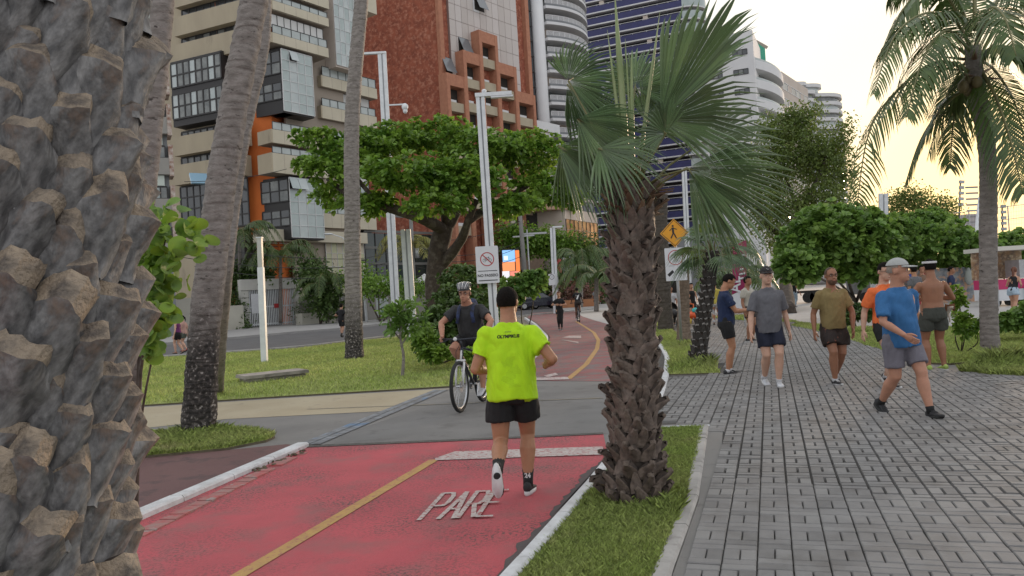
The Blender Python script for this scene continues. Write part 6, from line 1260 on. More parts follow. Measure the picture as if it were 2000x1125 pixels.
    bm.ell(hp(0, .046, .018), (.016, .014, .014), hm)
    bm.rings([[hp(-.005, .054, .072), hp(.005, .054, .072), hp(.005, .045, .072), hp(-.005, .045, .072)], [hp(-.0105, .0665, .047), hp(.0105, .0665, .047), hp(.011, .045, .044), hp(-.011, .045, .044)]])
    bm.ell(hp(0, .052, .079), (.030, .008, .007), hm); bm.ell(hp(0, .055, .031), (.015, .006, .008), hm)
    for s_ in (-1, 1): bm.ell(hp(s_*.045, -.002, .062), (.005, .012, .019), hm @ Matrix.Rotation(-.35, 3, 'X'))
    bm.tube([spine(.29), spine(.33), hp(0, -.004, .045)], [.044, .0375, .037], 12)
    V, Fq, N = evaluated(MBscale(bm, H), voxel, 3)
    # hands
    hm_ = MB(); hm_.smooth = True
    for k in 'lr':
        if p['hand'+k] == 'none': continue
        s_ = -1 if k == 'l' else 1
        d = (hand[k]-elb[k]).normalized()
        if isinstance(p['hand'+k], tuple): d = V3(p['hand'+k]).normalized()
        pn = V3((-s_, 0, 0)); pn = (pn-d*pn.dot(d))
        if pn.length < .3: pn = V3((0, 0, -1))-d*V3((0, 0, -1)).dot(d)
        pn.normalize(); sd = d.cross(pn)*(1 if k == 'l' else -1)   # sd -> thumb side (front)
        if sd.y < 0 and abs(sd.y) > .3: sd = -sd
        w0 = hand[k]; cu = p['curl']
        hm_.rings([[w0+d*t+sd*a*math.cos(x)+pn*b*math.sin(x) for x in [2*PI*i/10 for i in range(10)]] for t, a, b in ((-.012,.0145,.0125),(.005,.017,.011),(.025,.0235,.010),(.045,.0245,.0085),(.054,.022,.0065))])
        for fi in range(4):
            q = w0+d*.049+sd*(.0175-.0117*fi); ln = (.040,.045,.042,.033)[fi]; r = .0054; a = cu*(.5+.12*fi); pts = [q-d*.008]; dd = d
            for sg in (.45, .32, .25):
                pts.append(pts[-1]+dd*ln*sg+(dd*.008 if sg == .45 else dd*0)); dd = (dd*math.cos(a)+pn*math.sin(a)).normalized(); pn2 = pn; a *= 1.0
                pn_ = (pn*math.cos(a)-d*math.sin(a)*.5).normalized()
            hm_.tube(pts, [r*1.05, r, r*.95, r*.7], 7)
        q = w0+d*.012+sd*.014
        hm_.tube([q, q+d*.018+sd*.013+pn*.006, q+d*.036+sd*.014+pn*.014, q+d*.048+sd*.010+pn*.02], [.0085, .0075, .0065, .005], 7)
    hm_ = MBscale(hm_, H)
    nb = len(V); vs = [tuple(v) for v in V]+hm_.v; fs = [tuple(f) for f in Fq]+[tuple(i+nb for i in f) for f in hm_.f]
    body = MB(); body.smooth = True; body.add(vs, fs); skm = skin(sk, SK[sk]); bo = body.build('body', skm, root)
    ctx = dict(root=root, H=H, hp=lambda *a: hp(*a)*H, hm=hm, spine=lambda t: spine(t)*H, lat=lat, fwd=fwd, sp=sp, sh=sh, elb=elb, hand=hand, kn=kn, foot=foot, hip=hip, body=bo, hs=hs)
    hpH = ctx['hp']
    # face
    if voxel < .016:
        for s_ in (-1, 1):
            e = MB(); e.smooth = True; e.ell(hpH(s_*.0165, .0495, .070), (.0075*H, .004*H, .0038*H), hm, 8, 6); eo = e.build('eye', eye_w, root)
            e = MB(); e.smooth = True; e.ell(hpH(s_*.0165, .0525, .070), (.0034*H, .002*H, .0034*H), hm, 8, 6); e.build('iris', eye_k, eo)
            e = MB(); e.smooth = True; e.tube([hpH(s_*.008, .059, .0805), hpH(s_*.018, .0575, .0835), hpH(s_*.028, .050, .081)], .0024*H, 6); e.build('eyebrow', hairmat or hair_m, root)
        e = MB(); e.smooth = True; e.ell(hpH(0, .0605, .0305), (.0125*H, .003*H, .0028*H), hm, 10, 6); e.build('mouth', lip_m, root)
    # hair
    def cap(nm, m, scale, keep, parent=root, amp=.0015, off=(0, 0, 0), nu=32, nv=22):
        h = MB(); h.smooth = True
        h.ell((0, 0, 0), (1, 1, 1), None, nu, nv, keep)
        out = []
        for v in h.v:
            d = V3(v); r = 1+amp/.05*noise.noise(d*9)+amp/.05*.6*noise.noise(d*25)
            out.append(hpH(0+off[0], .001+off[1], .079+off[2])+hm @ V3((d.x*.0435*scale*r*H*hs, d.y*.0555*scale*r*H*hs, d.z*.053*scale*r*H*hs)))
        h.v = [tuple(v) for v in out]
        return h.build(nm, m, parent)
    ctx['cap'] = cap
    hmt = hairmat or hair_m
    if hair == 'short': cap('hair', hmt, 1.07, lambda d: d.z > .42 if d.y > .35 else (d.z > -.48 if d.y < -.2 else d.z > .02-.5*(abs(d.x) < .75)))
    elif hair == 'full': cap('hair', hmt, 1.12, lambda d: d.z > .40 if d.y > .4 else (d.z > -.75 if d.y < 0 else d.z > .1))
    elif hair == 'buzz': cap('hair', hmt, 1.015, lambda d: d.z > .45 if d.y > .2 else (d.z > -.4 if d.y < -.35 else d.z > .18))
    elif hair == 'balding': cap('hair', hmt, 1.045, lambda d: (d.z > .66 and d.y < .45) if d.y > .3 else (d.z > -.5 if d.y < -.1 else d.z > .05))
    elif hair in ('long', 'tail'):
        cap('hair', hmt, 1.12, lambda d: d.z > .45 if d.y > .4 else (d.z > -.85 if d.y < 0 else d.z > -.1))
        t = MB(); t.smooth = True
        if hair == 'long': t.tube([hpH(0, -.03, .1), hpH(0, -.055, .04), hpH(0, -.06, -.03), hpH(0, -.055, -.09), hpH(0, -.05, -.12)], [(.03*H, .02*H), (.045*H, .022*H), (.045*H, .018*H), (.032*H, .014*H), (.01*H, .005*H)], 12)
        else: t.tube([hpH(0, -.05, .1), hpH(0, -.075, .08), hpH(0, -.085, .03), hpH(0, -.08, -.02)], [.012*H, .018*H, .014*H, .004*H], 8)
        t.build('hair_length', hmt, root)
    if beard:
        h = MB(); h.smooth = True; h.ell(hpH(0, .023, .036), (.0365*hs*H, .0415*hs*H, .042*hs*H), hm, 22, 16, lambda d: d.y > -.15 and (d.z < -.05 if abs(d.x) > .35 else d.z < -.25 or (-.02 < d.z < .12 and abs(d.x) < .3 and 0)))
        h.build('beard', beard, root)
    if glasses:
        g = MB()
        for s_ in (-1, 1):
            g.tube([hpH(s_*.0175+.0115*math.cos(a), .0615, .0695+.0085*math.sin(a)) for a in [2*PI*i/10 for i in range(10)]], .0013*H, 5, closed=True)
            g.cyl(hpH(s_*.029, .0605, .072), hpH(s_*.047, .005, .071), .0012*H, 5)
        g.cyl(hpH(-.006, .0625, .071), hpH(.006, .0625, .071), .0012*H, 5); g.build('spectacles', glass_k, root)
    # shirt
    vx = voxel*1.15
    if top:
        t = MB(); lo = loose
        rows = [(hem, .093*lo, (.073+belly*.4)*lo, belly*.25), (.03, .093*lo, (.073+belly*.55)*lo, belly*.4), (.10, .090*lo, (.069+belly*.6)*lo, belly*.5), (.17, .092*lo, (.070+belly*.35)*lo, belly*.3), (.235, .102*bw, .075, .002), (.260, .101*bw, .067), (.280, .089*bw, .056, -.003), (.296, .068, .048, -.005), (.309, .052, .046, -.004), (.317, .044, .044, -.003)]
        if topv == 'tank': rows = [(hem, .092, .074+belly*.5, belly*.4), (.03, .09, .07), (.10, .077, .064), (.17, .09*bw, .068), (.235, .102*bw, .073, .002), (.27, .075, .06), (.29, .06, .046)]
        t.rings(sect(spine, [(a, b*B_, c*B_, *r) for a, b, c, *r in rows], lat, fwd))
        if topv != 'tank':
            for k in 'lr':
                s_ = -1 if k == 'l' else 1; aw = B_**.7
                e_ = sh[k].lerp(elb[k], min(1, sleeve))
                pts = [sh[k]-latS*s_*.035, sh[k]+sp*.002, sh[k].lerp(elb[k], sleeve*.5), e_]; rr = [.034*aw, .0385*aw, .0400*aw*(1+(lo-1)*.5), .0395*aw*lo]
                if sleeve > 1.01: pts = [sh[k]-latS*s_*.035, sh[k]+sp*.002, sh[k].lerp(elb[k], .5), elb[k], elb[k].lerp(hand[k], sleeve-1)]; rr = [.034, .042, .037, .032, .023]
                t.tube(pts, rr, 14); [t.ell(sh[k_]-latS*(-1 if k_ == 'l' else 1)*.004, (.0430*B_**.7,)*3) for k_ in 'lr' if topv != 'tank']
        V, Fq, N = evaluated(MBscale(t, H), vx, 4); V = wrinkle(V, N, .019*min(1.3, lo), H*7+len(label))
        so = MB(); so.smooth = True; so.add(V, Fq); ctx['shirt'] = so.build('shirt' if topv != 'tank' else 'tank_top', top, root)
    if bottom:
        t = MB(); lo = loose_leg
        zt = hem+.05 if hem > -.02 else .055
        t.rings(sect(spine, [(a, b*B_, c*B_) for a, b, c in ((zt, .088, .066+belly*.4), (.0, .097, .076), (-.04, .094*lo, .074), (-.07, .06, .06))], lat, fwd))
        for k in 'lr':
            a, b = hip[k], kn[k]; tw_ = B_**.5
            if leg <= 1: pts = [a+sp*.02, a.lerp(b, .15), a.lerp(b, leg*.6), a.lerp(b, leg)]; rr = [.054*tw_, .060*tw_, .059*tw_*lo, .057*tw_*lo]
            else: c = foot[k]; pts = [a+sp*.02, a.lerp(b, .15), a.lerp(b, .6), b, b.lerp(c, .35), b.lerp(c, .9)]; rr = [.052*tw_, .058*tw_, .047*tw_*lo, .038*tw_*lo, .037*tw_*lo, .026*tw_*lo**2]
            t.tube(pts, rr, 14)
        V, Fq, N = evaluated(MBscale(t, H), vx, 4); V = wrinkle(V, N, .015, H*5+len(label))
        so = MB(); so.smooth = True; so.add(V, Fq); ctx['shorts'] = so.build('shorts' if leg <= 1 else 'trousers', bottom, root)
    # shoes and socks
    for k in 'lr':
        pit = math.radians(p['p'+k]); yw = math.radians(p['y'+k])
        Mx = Matrix.Rotation(-yw, 3, 'Z') @ Matrix.Rotation(-pit, 3, 'X')
        an = foot[k]*H
        T = lambda x, y, z: an+Mx @ (V3((x, y, z-.045))*H)
        u = MB(); u.smooth = True; s2 = MB(); s2.smooth = True
        prof = [(-.040,.014,.020,.052),(-.030,.0195,.012,.060),(-.008,.0205,.012,.063),(.018,.0205,.012,.053),(.045,.0235,.012,.040),(.075,.0265,.012,.031),(.098,.022,.012,.025),(.110,.011,.013,.018)]
        u.rings([[T(w_*math.cos(a), y, (z0+z1)/2+(z1-z0)/2*math.sin(a)) for a in [2*PI*i/12 for i in range(12)]] for y, w_, z0, z1 in prof])
        n0 = 16
        ol = [(.0245*math.cos(a)*(1.12 if math.sin(a) > .2 else .95), .034+.082*math.sin(a)) for a in [2*PI*i/n0 for i in range(n0)]]
        s2.rings([[T(x*.9, y*.98, .0+max(0, (y-.08))*.25) for x, y in ol], [T(x, y, .004+max(0, (y-.08))*.25) for x, y in ol], [T(x, y, .017+max(0, (y-.09))*.2) for x, y in ol], [T(x*.85, y*.95, .019) for x, y in ol]])
        um, smt = (shoes or (shoe_k, sole_w))[:2]
        if shoes is not False:
            sho = u.build('shoe', um, root); s2.build('shoe_sole', smt, sho)
            if voxel < .012:
                la = MB()
                for i in range(4): la.box((-.013*H, -.003*H, -.0012*H), (.013*H, .003*H, .0012*H), Matrix.Translation(T(0, .022+i*.010, .053-i*.0045)) @ (Mx @ Matrix.Rotation(-.35, 3, 'X')).to_4x4())
                la.build('shoe_laces', shoes[2] if shoes and len(shoes) > 2 else sole_w, sho)
        if socks:
            s_ = MB(); s_.smooth = True; d = (kn[k]-foot[k]).normalized(); hh = socks[1]
            s_.tube([(foot[k]-d*.01)*H, (foot[k]+d*.02)*H, (foot[k]+d*hh)*H], [.0238*H, .0236*H, (.0240+hh*.06)*H], 12); ctx['sock'+k] = s_.build('sock', socks[0], root)
    return ctx
def MBscale(mb, s_):
    o = MB(); o.v = [tuple(c*s_ for c in v) for v in mb.v]; o.f = mb.f; o.m = mb.m; o.sm = mb.sm; return o
def baseball_cap(c, m, nm='cap'):
    hpH, hm, H = c['hp'], c['hm'], c['H']
    o = c['cap'](nm, m, 1.13, lambda d: d.z > .22, amp=.0004, off=(0, 0, .004))
    b = MB(); b.smooth = True; n = 12
    r0 = []; r1 = []
    for i in range(n+1):
        a = PI*i/n; x = math.cos(a)
        r0.append(hpH(.047*x, .030+.022*math.sin(a), .098)); r1.append(hpH(.046*x, .030+.075*math.sin(a), .090-.004*math.sin(a)+.004*(1-abs(x))))
    vs = r0+r1+[v-hm @ Vector((0, 0, .004*H)) for v in r0+r1]; k = n+1; fs = []
    for i in range(n): fs += [(i, i+1, k+i+1, k+i), (2*k+i+1, 2*k+i, 3*k+i, 3*k+i+1), (k+i, k+i+1, 3*k+i+1, 3*k+i), (i+1, i, 2*k+i, 2*k+i+1)]
    b.add(vs, fs); b.build('cap_visor', m, o)
    b = MB(); b.ell(hpH(0, -.002, .141), (.004*H, .004*H, .002*H), hm, 8, 4); b.build('cap_button', m, o); return o
def decal(ob, me, origin, U, V_, nrm, m, name, parent=None, off=.0025, from_d=.5, scale=1):
    """lays a flat mesh on the surface of ob along -nrm (all in ob's local space)"""
    bvh = BVHTree.FromPolygons([v.co.copy() for v in ob.data.vertices], [tuple(p.vertices) for p in ob.data.polygons])
    for v in me.vertices:
        p = origin+U*v.co.x*scale+V_*v.co.y*scale
        h = bvh.ray_cast(p+nrm*from_d, -nrm, 2)
        v.co = (h[0]+nrm*off) if h[0] is not None else p
    me.materials.clear(); me.materials.append(m)
    return link(name, me, parent or ob)
# ---------------------------------------------------------------- the runner
lime = cloth('lime_jersey', (.50,.82,.01), (.44,.75,.01), 3)
c = person('runner in neon lime t-shirt and black shorts seen from behind, one foot lifted', G(1012, 968), math.radians(3), 1.69, 'tan', voxel=.0075, build=1.12,
    pose=dict(pel=(-.0, 0, .505), lean=.13, lat=.0, fr=(.050, .015, .047), fl=(-.070, -.235, .175), pl=84, pr=2, yl=4, yr=10,
        hl=(-.11, .135, .585), hr=(.165, .10, .60), el=(-.6, -1, -.3), er=(.6, -1, -.3), handl=(.25, .9, .35), handr=(.1, .9, .45), curl=1.2, kr=(0.05, 1, 0)),
    top=lime, bottom=cloth('black_shorts', (.012,.012,.013)), socks=(cloth('black_sock', (.015,.015,.016)), .075), shoes=(shoe_k, sole_w), hair='short', headyaw=math.radians(16), leg=.60, hem=-.052, loose=1.17, sleeve=.62, loose_leg=1.12)
H = 1.69; sh_ = c['shirt']; blk = M('print_black', (.02,.025,.01)); gp_ = M('print_olive_dots', (.28,.45,.02))
me = text_mesh('OLYMPIKUS', .034, bold=.0016)
decal(sh_, me, c['spine'](.255), Vector((1.0, 0, 0)), Vector((.10, 0, 1)), Vector((0, -1, 0)), blk, 'shirt_print')
me = text_mesh('~~', .04, bold=.003); decal(sh_, me, c['spine'](.278), Vector((1, 0, 0)), Vector((0, 0, 1)), Vector((0, -1, 0)), gp_, 'shirt_emblem')
q = MB()
for i in range(24):
    for j in range(30):
        x = (i-12)*.0098+(j % 2)*.0049; y = j*.0092
        if y < .03 or abs(x+.02-math.sin(j*.45)*.03) > .045+.05*noise.noise(Vector((i*.3, j*.22, 2))): continue
        r_ = .0026; q.add([Vector((x-r_, y, 0)), Vector((x, y-r_, 0)), Vector((x+r_, y, 0)), Vector((x, y+r_, 0))], [(0,1,2,3)])
me = q.mesh('dots', gp_); decal(sh_, me, c['spine'](.00)+Vector((.03, 0, 0)), Vector((1, 0, 0)), Vector((0, 0, 1)), Vector((0, -1, 0)), gp_, 'shirt_dots')
me = text_mesh('24', .05, bold=.002); decal(c['sockr'], me, c['foot']['r']*H+Vector((0, 0, .075)), Vector((1, 0, 0)), Vector((0, 0, 1)), Vector((0, -1, 0)), sole_w, 'sock_number')
b = MB(); Mx = Matrix.Rotation(math.radians(-72), 3, 'X')
for (y, z, ry, rx) in ((.066, -.0475, .036, .024), (.003, -.0455, .022, .017)):
    b.ell(c['foot']['l']*H+Mx @ (Vector((0, y, z))*H), (rx*H, ry*H, .004*H), Mx, 16, 6)
b.build('shoe_tread', sole_k, c['root'])
# ---------------------------------------------------------------- walkers towards the camera
def walk(dx=0, swing=1.0, lead='r', arm=1.0, w=.038, knee=0):
    s = 1 if lead == 'r' else -1
    P = dict(pel=(0, 0, .512), lean=.03)
    f, b_ = ('fr', 'fl') if s > 0 else ('fl', 'fr')
    P[f] = (s*w, .10*swing, .048); P[b_] = (-s*w, -.14*swing, .045+.045*swing)
    P['p'+f[1]] = -8*swing; P['p'+b_[1]] = 38*swing
    P['hr'] = (.165, -.075*arm*s+.03, .47); P['hl'] = (-.165, .075*arm*s+.03, .47)
    return P
PI_ = PI
cg = person('man in dark cap, grey t-shirt and navy shorts walking towards the camera', G(1509, 757), PI+.05, 1.80, 'pale', pose=walk(lead='l', swing=.6, arm=.5), build=1.06, belly=.020,
    top=cloth('grey_tshirt', (.135,.135,.15)), bottom=cloth('navy_shorts', (.012,.016,.035)), shoes=(shoe_w, sole_w), socks=(cloth('white_sock', (.6,.6,.62)), .03), hair='buzz', leg=.72, loose=1.06, sleeve=.78, loose_leg=1.02, hem=-.05, headyaw=.05)
baseball_cap(cg, cloth('dark_cap', (.022,.021,.021)))
mk = MB(); mk.tube([Vector((-.02, 0, 0)), Vector((-.005, -.006, 0)), Vector((.025, .008, 0))], .0025, 5)
decal(cg['shorts'], mk.mesh('m', sole_w), cg['kn']['l']*1.80+Vector((0, 0, .13)), Vector((1, 0, 0)), Vector((0, 0, 1)), Vector((0, 1, 0)), sole_w, 'shorts_mark')
mk = MB(); mk.tube([Vector((-.018, 0, 0)), Vector((-.005, -.006, 0)), Vector((.022, .008, 0))], .003, 5)
o = mk.build('cap_mark', sole_w, cg['root'], loc=cg['hp'](0, .058, .118)); o.rotation_euler = (PI/2, 0, 0)
wht = M('khaki_stubble', (.10,.055,.035), (.15,.08,.05), 60, .8, .6, 150)
ck = person('bearded man in spectacles, khaki t-shirt and dark floral shorts walking towards the camera', G(1634, 752), PI+.0, 1.74, 'brown', pose=dict(walk(lead='r', swing=.7, arm=.2), hl=(-.135, .08, .475), el=(-1, -.3, 0)), build=1.08, belly=.024,
    top=cloth('khaki_tshirt', (.235,.175,.07)), bottom=M('floral_shorts', (.015,.011,.010), (.03,.018,.014), 10, .8, .3, 200, c3=(.30,.10,.06), sc3=16, thr3=(.6,.64), stretch=(1,1,.45)), shoes=(shoe_k, sole_w), socks=(cloth('white_sock', (.6,.6,.62)), .018), hair='balding', hairmat=M('hair_thin_brown', (.05,.03,.02), (.1,.06,.04), 60, .7, .6, 150), beard=wht, glasses=True, leg=.72, loose=1.04, sleeve=.7, loose_leg=1.2, hem=-.03)
wt = MB(); wt.cyl(ck['hand']['l']*1.74+Vector((0, 0, .02)), ck['hand']['l']*1.74+Vector((0, 0, .05)), .028, 12)
cb = person('older man in pale grey cap and royal blue t-shirt striding across the pavers', G(1768, 815), PI-.2, 1.76, 'red', pose=dict(pel=(0, 0, .505), lean=.03, lat=.02, fl=(-.055, .16, .05), pl=-12, fr=(.055, -.15, .075), pr=35, hr=(.10, .17, .53), er=(.9, -.6, -.3), hl=(-.17, -.08, .49), yl=6, yr=-5), build=1.1, belly=.022,
    top=cloth('blue_tshirt', (.035,.145,.34)), bottom=cloth('grey_shorts', (.17,.16,.19)), shoes=(shoe_k, sole_k, shoe_k), socks=(cloth('black_sock', (.015,.015,.016)), .035), hair='buzz', hairmat=hair_grey, leg=.76, loose=1.08, sleeve=.8, loose_leg=1.0, hem=-.055, headyaw=-.75)
baseball_cap(cb, cloth('pale_cap', (.42,.43,.42)))
dc = MB()
for s_ in (-1, 1): dc.tube([cb['spine'](-.035)+Vector((s_*.008, .14, 0)), cb['spine'](-.06)+Vector((s_*.015, .155, 0))], .004, 5)
dc.build('drawstring', cloth('black_sock', (.015,.015,.016)), cb['root'])
co = person('man in orange t-shirt, black shorts and sunglasses walking just behind the blue-shirted man', G(1738, 758), PI-.12, 1.76, 'pale', pose=walk(lead='r', swing=.75, arm=1.0), build=1.04, belly=.015,
    top=cloth('orange_tshirt', (.80,.17,.045)), bottom=cloth('black_shorts', (.012,.012,.013)), shoes=(shoe_k, sole_w), socks=(cloth('white_sock', (.6,.6,.62)), .012), hair='short', glasses=True, leg=.55, loose=1.05, sleeve=.75, headpitch=.1)
cs = person('shirtless tanned man in olive shorts with a white headband seen from behind', G(1830, 725), .05, 1.77, 'brown', pose=dict(fl=(-.068, 0, .045), fr=(.068, 0, .045), hl=(-.07, .155, .66), hr=(.09, .14, .66), el=(-1, -.3, -.6), er=(1, -.3, -.6), curl=1.0), build=1.12,
    bottom=cloth('olive_shorts', (.055,.06,.05)), shoes=(M('shoe_lime', (.45,.62,.15), (.3,.4,.1), 10, .6), sole_w), hair='short', leg=.60, loose_leg=1.15, hem=-.02)
hb_ = MB(); hb_.smooth = True; hb_.tube([cs['hp'](.052*math.cos(a), .060*math.sin(a), .108) for a in [2*PI*i/20 for i in range(20)]], [(.0022*1.77, .010*1.77)]*20, 8, closed=True, ref=(0, 0, 1)); hb_.build('headband', sole_w, cs['root'])
cn = person('man in navy sports t-shirt and black shorts standing and reading his phone', G(1424, 733), PI/2+.1, 1.76, 'tan', pose=dict(fl=(-.05, .02, .045), fr=(.05, -.02, .045), hl=(-.07, .20, .63), hr=(.04, .215, .635), el=(-1, -.4, -1), er=(.6, -.4, -1), lean=.02, curl=1.0, yl=4, yr=-12), build=1.04, belly=.008,
    top=cloth('navy_tshirt', (.012,.025,.075)), bottom=cloth('black_shorts', (.012,.012,.013)), shoes=(shoe_k, sole_w), socks=(cloth('white_sock', (.6,.6,.62)), .02), hair='short', leg=.62, loose=1.02, sleeve=.62, headpitch=.45, hem=-.03)
ph = MB(); a = cn['hand']['r']*1.76; ph.box((-.035, -.075, -.004), (.035, .075, .004), Matrix.Translation(a+Vector((-.045, .07, .03))) @ Matrix.Rotation(.6, 4, 'X'))
tag(ph.build('smartphone', glass_k, None), 'dark phone held in front by the man in the navy t-shirt', 'phone').matrix_world = cn['root'].matrix_basis.copy()
me = MB(); [me.add([Vector((-.05+i*.02, -.05, 0)), Vector((-.036+i*.02, -.05, 0)), Vector((-.036+i*.02, .05, 0)), Vector((-.05+i*.02, .05, 0))], [(0,1,2,3)]) for i in range(5)]
decal(cn['shirt'], me.mesh('s', sole_w), (cn['sh']['r']*.45+cn['elb']['r']*.55)*1.76, Vector((0, 1, 0)), Vector((0, 0, 1)), Vector((1, 0, 0)), M('print_grey', (.4,.42,.46)), 'sleeve_stripes', from_d=.3)
# small dog carried at the shirtless man's right side
dg = thing('dog', 'small white and brown dog carried at the right hip of the shirtless man', 'dog', (0, 0, 0)); dg.matrix_world = Matrix.Translation(cs['root'].location+Vector((.235, .02, .90)))
dw = M('fur_white', (.6,.55,.48), (.5,.42,.34), 30, .9, 1, 120); db = M('fur_brown', (.22,.09,.035), (.12,.05,.02), 30, .9, 1, 120)
t = MB(); t.tube([Vector((-.02, .28, .0)), Vector((-.01, .2, .02)), Vector((0, .08, .02)), Vector((.01, 0, .04))], [.05, .065, .062, .045], 10); t.tube([Vector((.0, .04, .02)), Vector((.02, -.01, .07)), Vector((.03, -.04, .10))], [.05, .042, .04], 10)
t.ell((.03, -.05, .11), (.044, .05, .042)); t.ell((.035, -.10, .095), (.02, .032, .018))
for s_ in (-1, 1):
    t.tube([Vector((s_*.025, .03, .0)), Vector((s_*.028, -.01, -.07)), Vector((s_*.028, -.01, -.14))], [.022, .016, .014], 8); t.tube([Vector((s_*.03, .24, .0)), Vector((s_*.035, .2, -.07)), Vector((s_*.035, .24, -.14))], [.03, .02, .014], 8)
V, Fq, N = evaluated(t, .009, 4); q = MB(); q.smooth = True; q.add(V, Fq); q.build('body', dw, dg)
for s_ in (-1, 1):
    q = MB(); q.smooth = True; q.tube([Vector((.03+s_*.03, -.04, .135)), Vector((.03+s_*.055, -.03, .15)), Vector((.03+s_*.065, -.03, .09)), Vector((.03+s_*.06, -.03, .04))], [.012, .022, .02, .008], 8); q.build('ear', db, dg)
q = MB(); q.ell((.035, -.132, .1), (.009, .007, .008)); q.build('nose', eye_k, dg)
q = MB(); q.smooth = True; q.ell((.03, -.055, .125), (.045, .04, .032), None, 12, 8, lambda d: d.z > .1); q.build('face_patch', db, dg)
q = MB(); q.smooth = True; q.tube([Vector((-.02, .28, .02)), Vector((-.02, .34, .0)), Vector((-.02, .36, -.08))], [.02, .025, .008], 8); q.build('tail', db, dg)
# ---------------------------------------------------------------- bicycle
rub = M('tyre_rubber', (.015,.015,.015), (.03,.03,.03), 30, .8, .5, 120); alu = M('polished_alloy', (.55,.56,.58), rough=.3, metal=.9); frm = M('bike_frame_dark', (.02,.025,.035), rough=.3)
def bicycle(label, loc, heading, detail=True):
    r = thing('bicycle', label, 'bicycle', loc, -heading); R = .365
    for nm, y in (('wheel', .53), ('wheel', -.53)):
        w_ = MB(); w_.smooth = True; cpt = Vector((0, y, R))
        circ = lambda rr, n: [cpt+Vector((0, rr*math.cos(2*PI*i/n), rr*math.sin(2*PI*i/n))) for i in range(n)]
        w_.tube(circ(R-.027, 32), .027, 10, closed=True, ref=(1, 0, 0)); wo = w_.build('wheel', rub, r)
        w_ = MB(); w_.smooth = True; w_.tube(circ(R-.062, 32), [(.010, .013)]*32, 8, closed=True, ref=(1, 0, 0)); w_.build('rim', alu, wo)
        w_ = MB()
        for i in range(28): a = 2*PI*i/28; w_.cyl(cpt+Vector(((-1)**i*.025, .02*math.cos(a+.8), .02*math.sin(a+.8))), cpt+Vector((0, (R-.062)*math.cos(a), (R-.062)*math.sin(a))), .0013, 4)
        w_.build('spokes', alu, wo)
        w_ = MB(); w_.cyl(cpt-Vector((.045, 0, 0)), cpt+Vector((.045, 0, 0)), .018, 10); w_.cyl(cpt+Vector((-.032, 0, 0)), cpt+Vector((-.028, 0, 0)), .08, 18); w_.build('hub', alu, wo)
    fw, rw = Vector((0, .53, R)), Vector((0, -.53, R)); bb = Vector((0, -.1, .33)); hd0, hd1 = Vector((0, .37, .76)), Vector((0, .33, .90)); st = Vector((0, -.22, .80))
    f = MB(); f.smooth = True
    for a, b_, ra in ((hd0, bb, .022), (hd1, st, .018), (st, bb, .017), (hd0, hd1, .024)): f.cyl(a, b_, ra, 10)
    for s_ in (-1, 1): f.cyl(bb+Vector((s_*.03, 0, 0)), rw+Vector((s_*.06, 0, 0)), .010, 8); f.cyl(st+Vector((s_*.012, 0, 0)), rw+Vector((s_*.06, 0, 0)), .008, 8)
    f.build('frame', frm, r)
    f = MB(); f.smooth = True
    for s_ in (-1, 1): f.tube([fw+Vector((s_*.055, 0, 0)), fw+Vector((s_*.055, -.03, .16)), Vector((s_*.055, .43, .70))], [.014, .018, .018], 8)
    f.cyl((-.07, .42, .72), (.07, .42, .72), .018, 8); f.cyl((0, .42, .72), hd1, .016, 8); f.build('fork', sole_w, r)
    f = MB(); f.smooth = True; f.cyl(hd1, (0, .37, 1.0), .016, 8); f.tube([(-.36, .28, 1.02), (-.2, .33, 1.03), (0, .37, 1.02), (.2, .33, 1.03), (.36, .28, 1.02)], .012, 8); ho = f.build('handlebar', frm, r)
    for s_ in (-1, 1):
        f = MB(); f.cyl((s_*.24, .32, 1.03), (s_*.37, .275, 1.02), .018, 8); f.build('grip', rub, ho)
        f = MB(); f.tube([(s_*.20, .34, 1.02), (s_*.28, .39, .99), (s_*.34, .37, .98)], .006, 6); f.build('brake_lever', frm, ho)
    f = MB(); f.smooth = True; f.tube([(0, .36, .98), (.05, .46, .85), (.06, .45, .6)], .004, 5); f.tube([(0, .36, .98), (-.06, .44, .9), (0, .36, .8)], .004, 5); f.build('cable', rub, ho)
    f = MB(); f.ell((.08, .38, 1.03), (.03, .018, .03)); f.build('headlight', sole_w, ho)
    f = MB(); f.smooth = True; f.rings([[Vector((w_*math.cos(a), y, z+.025*math.sin(a))) for a in [2*PI*i/10 for i in range(10)]] for y, w_, z in ((-.37, .05, .98), (-.33, .075, .99), (-.25, .07, .98), (-.15, .028, .97), (-.05, .018, .965))]); f.cyl(st, (0, -.25, .96), .014, 8); f.build('saddle', rub, r)
    f = MB(); f.cyl(bb-Vector((.05, 0, 0)), bb+Vector((.05, 0, 0)), .02, 10); f.cyl(bb+Vector((.045, 0, 0)), bb+Vector((.049, 0, 0)), .085, 20)
    pd = {}
    for s_, a in ((-1, math.radians(-75)), (1, math.radians(105))):
        e = bb+Vector((s_*.07, .17*math.cos(a), .17*math.sin(a))); f.cyl(bb+Vector((s_*.065, 0, 0)), e, .012, 6); f.box(e+Vector((s_*.05-.045, -.045, -.012)), e+Vector((s_*.05+.045, .045, .012))); pd[s_] = e+Vector((s_*.05, 0, .012))
    f.build('crankset', alu, r)
    f = MB(); f.cyl(bb+Vector((.047, 0, .08)), rw+Vector((.047, 0, .05)), .005, 5); f.cyl(bb+Vector((.047, 0, -.08)), rw+Vector((.047, 0, -.05)), .005, 5); f.build('chain', alu, r)
    return r, pd
cl_loc = (G(905, 802)+G(942, 786))/2; wv = (G(905, 802)-G(940, 786)); hdg = PI+.27
cl_loc = (G(905, 803)+G(941, 786))/2
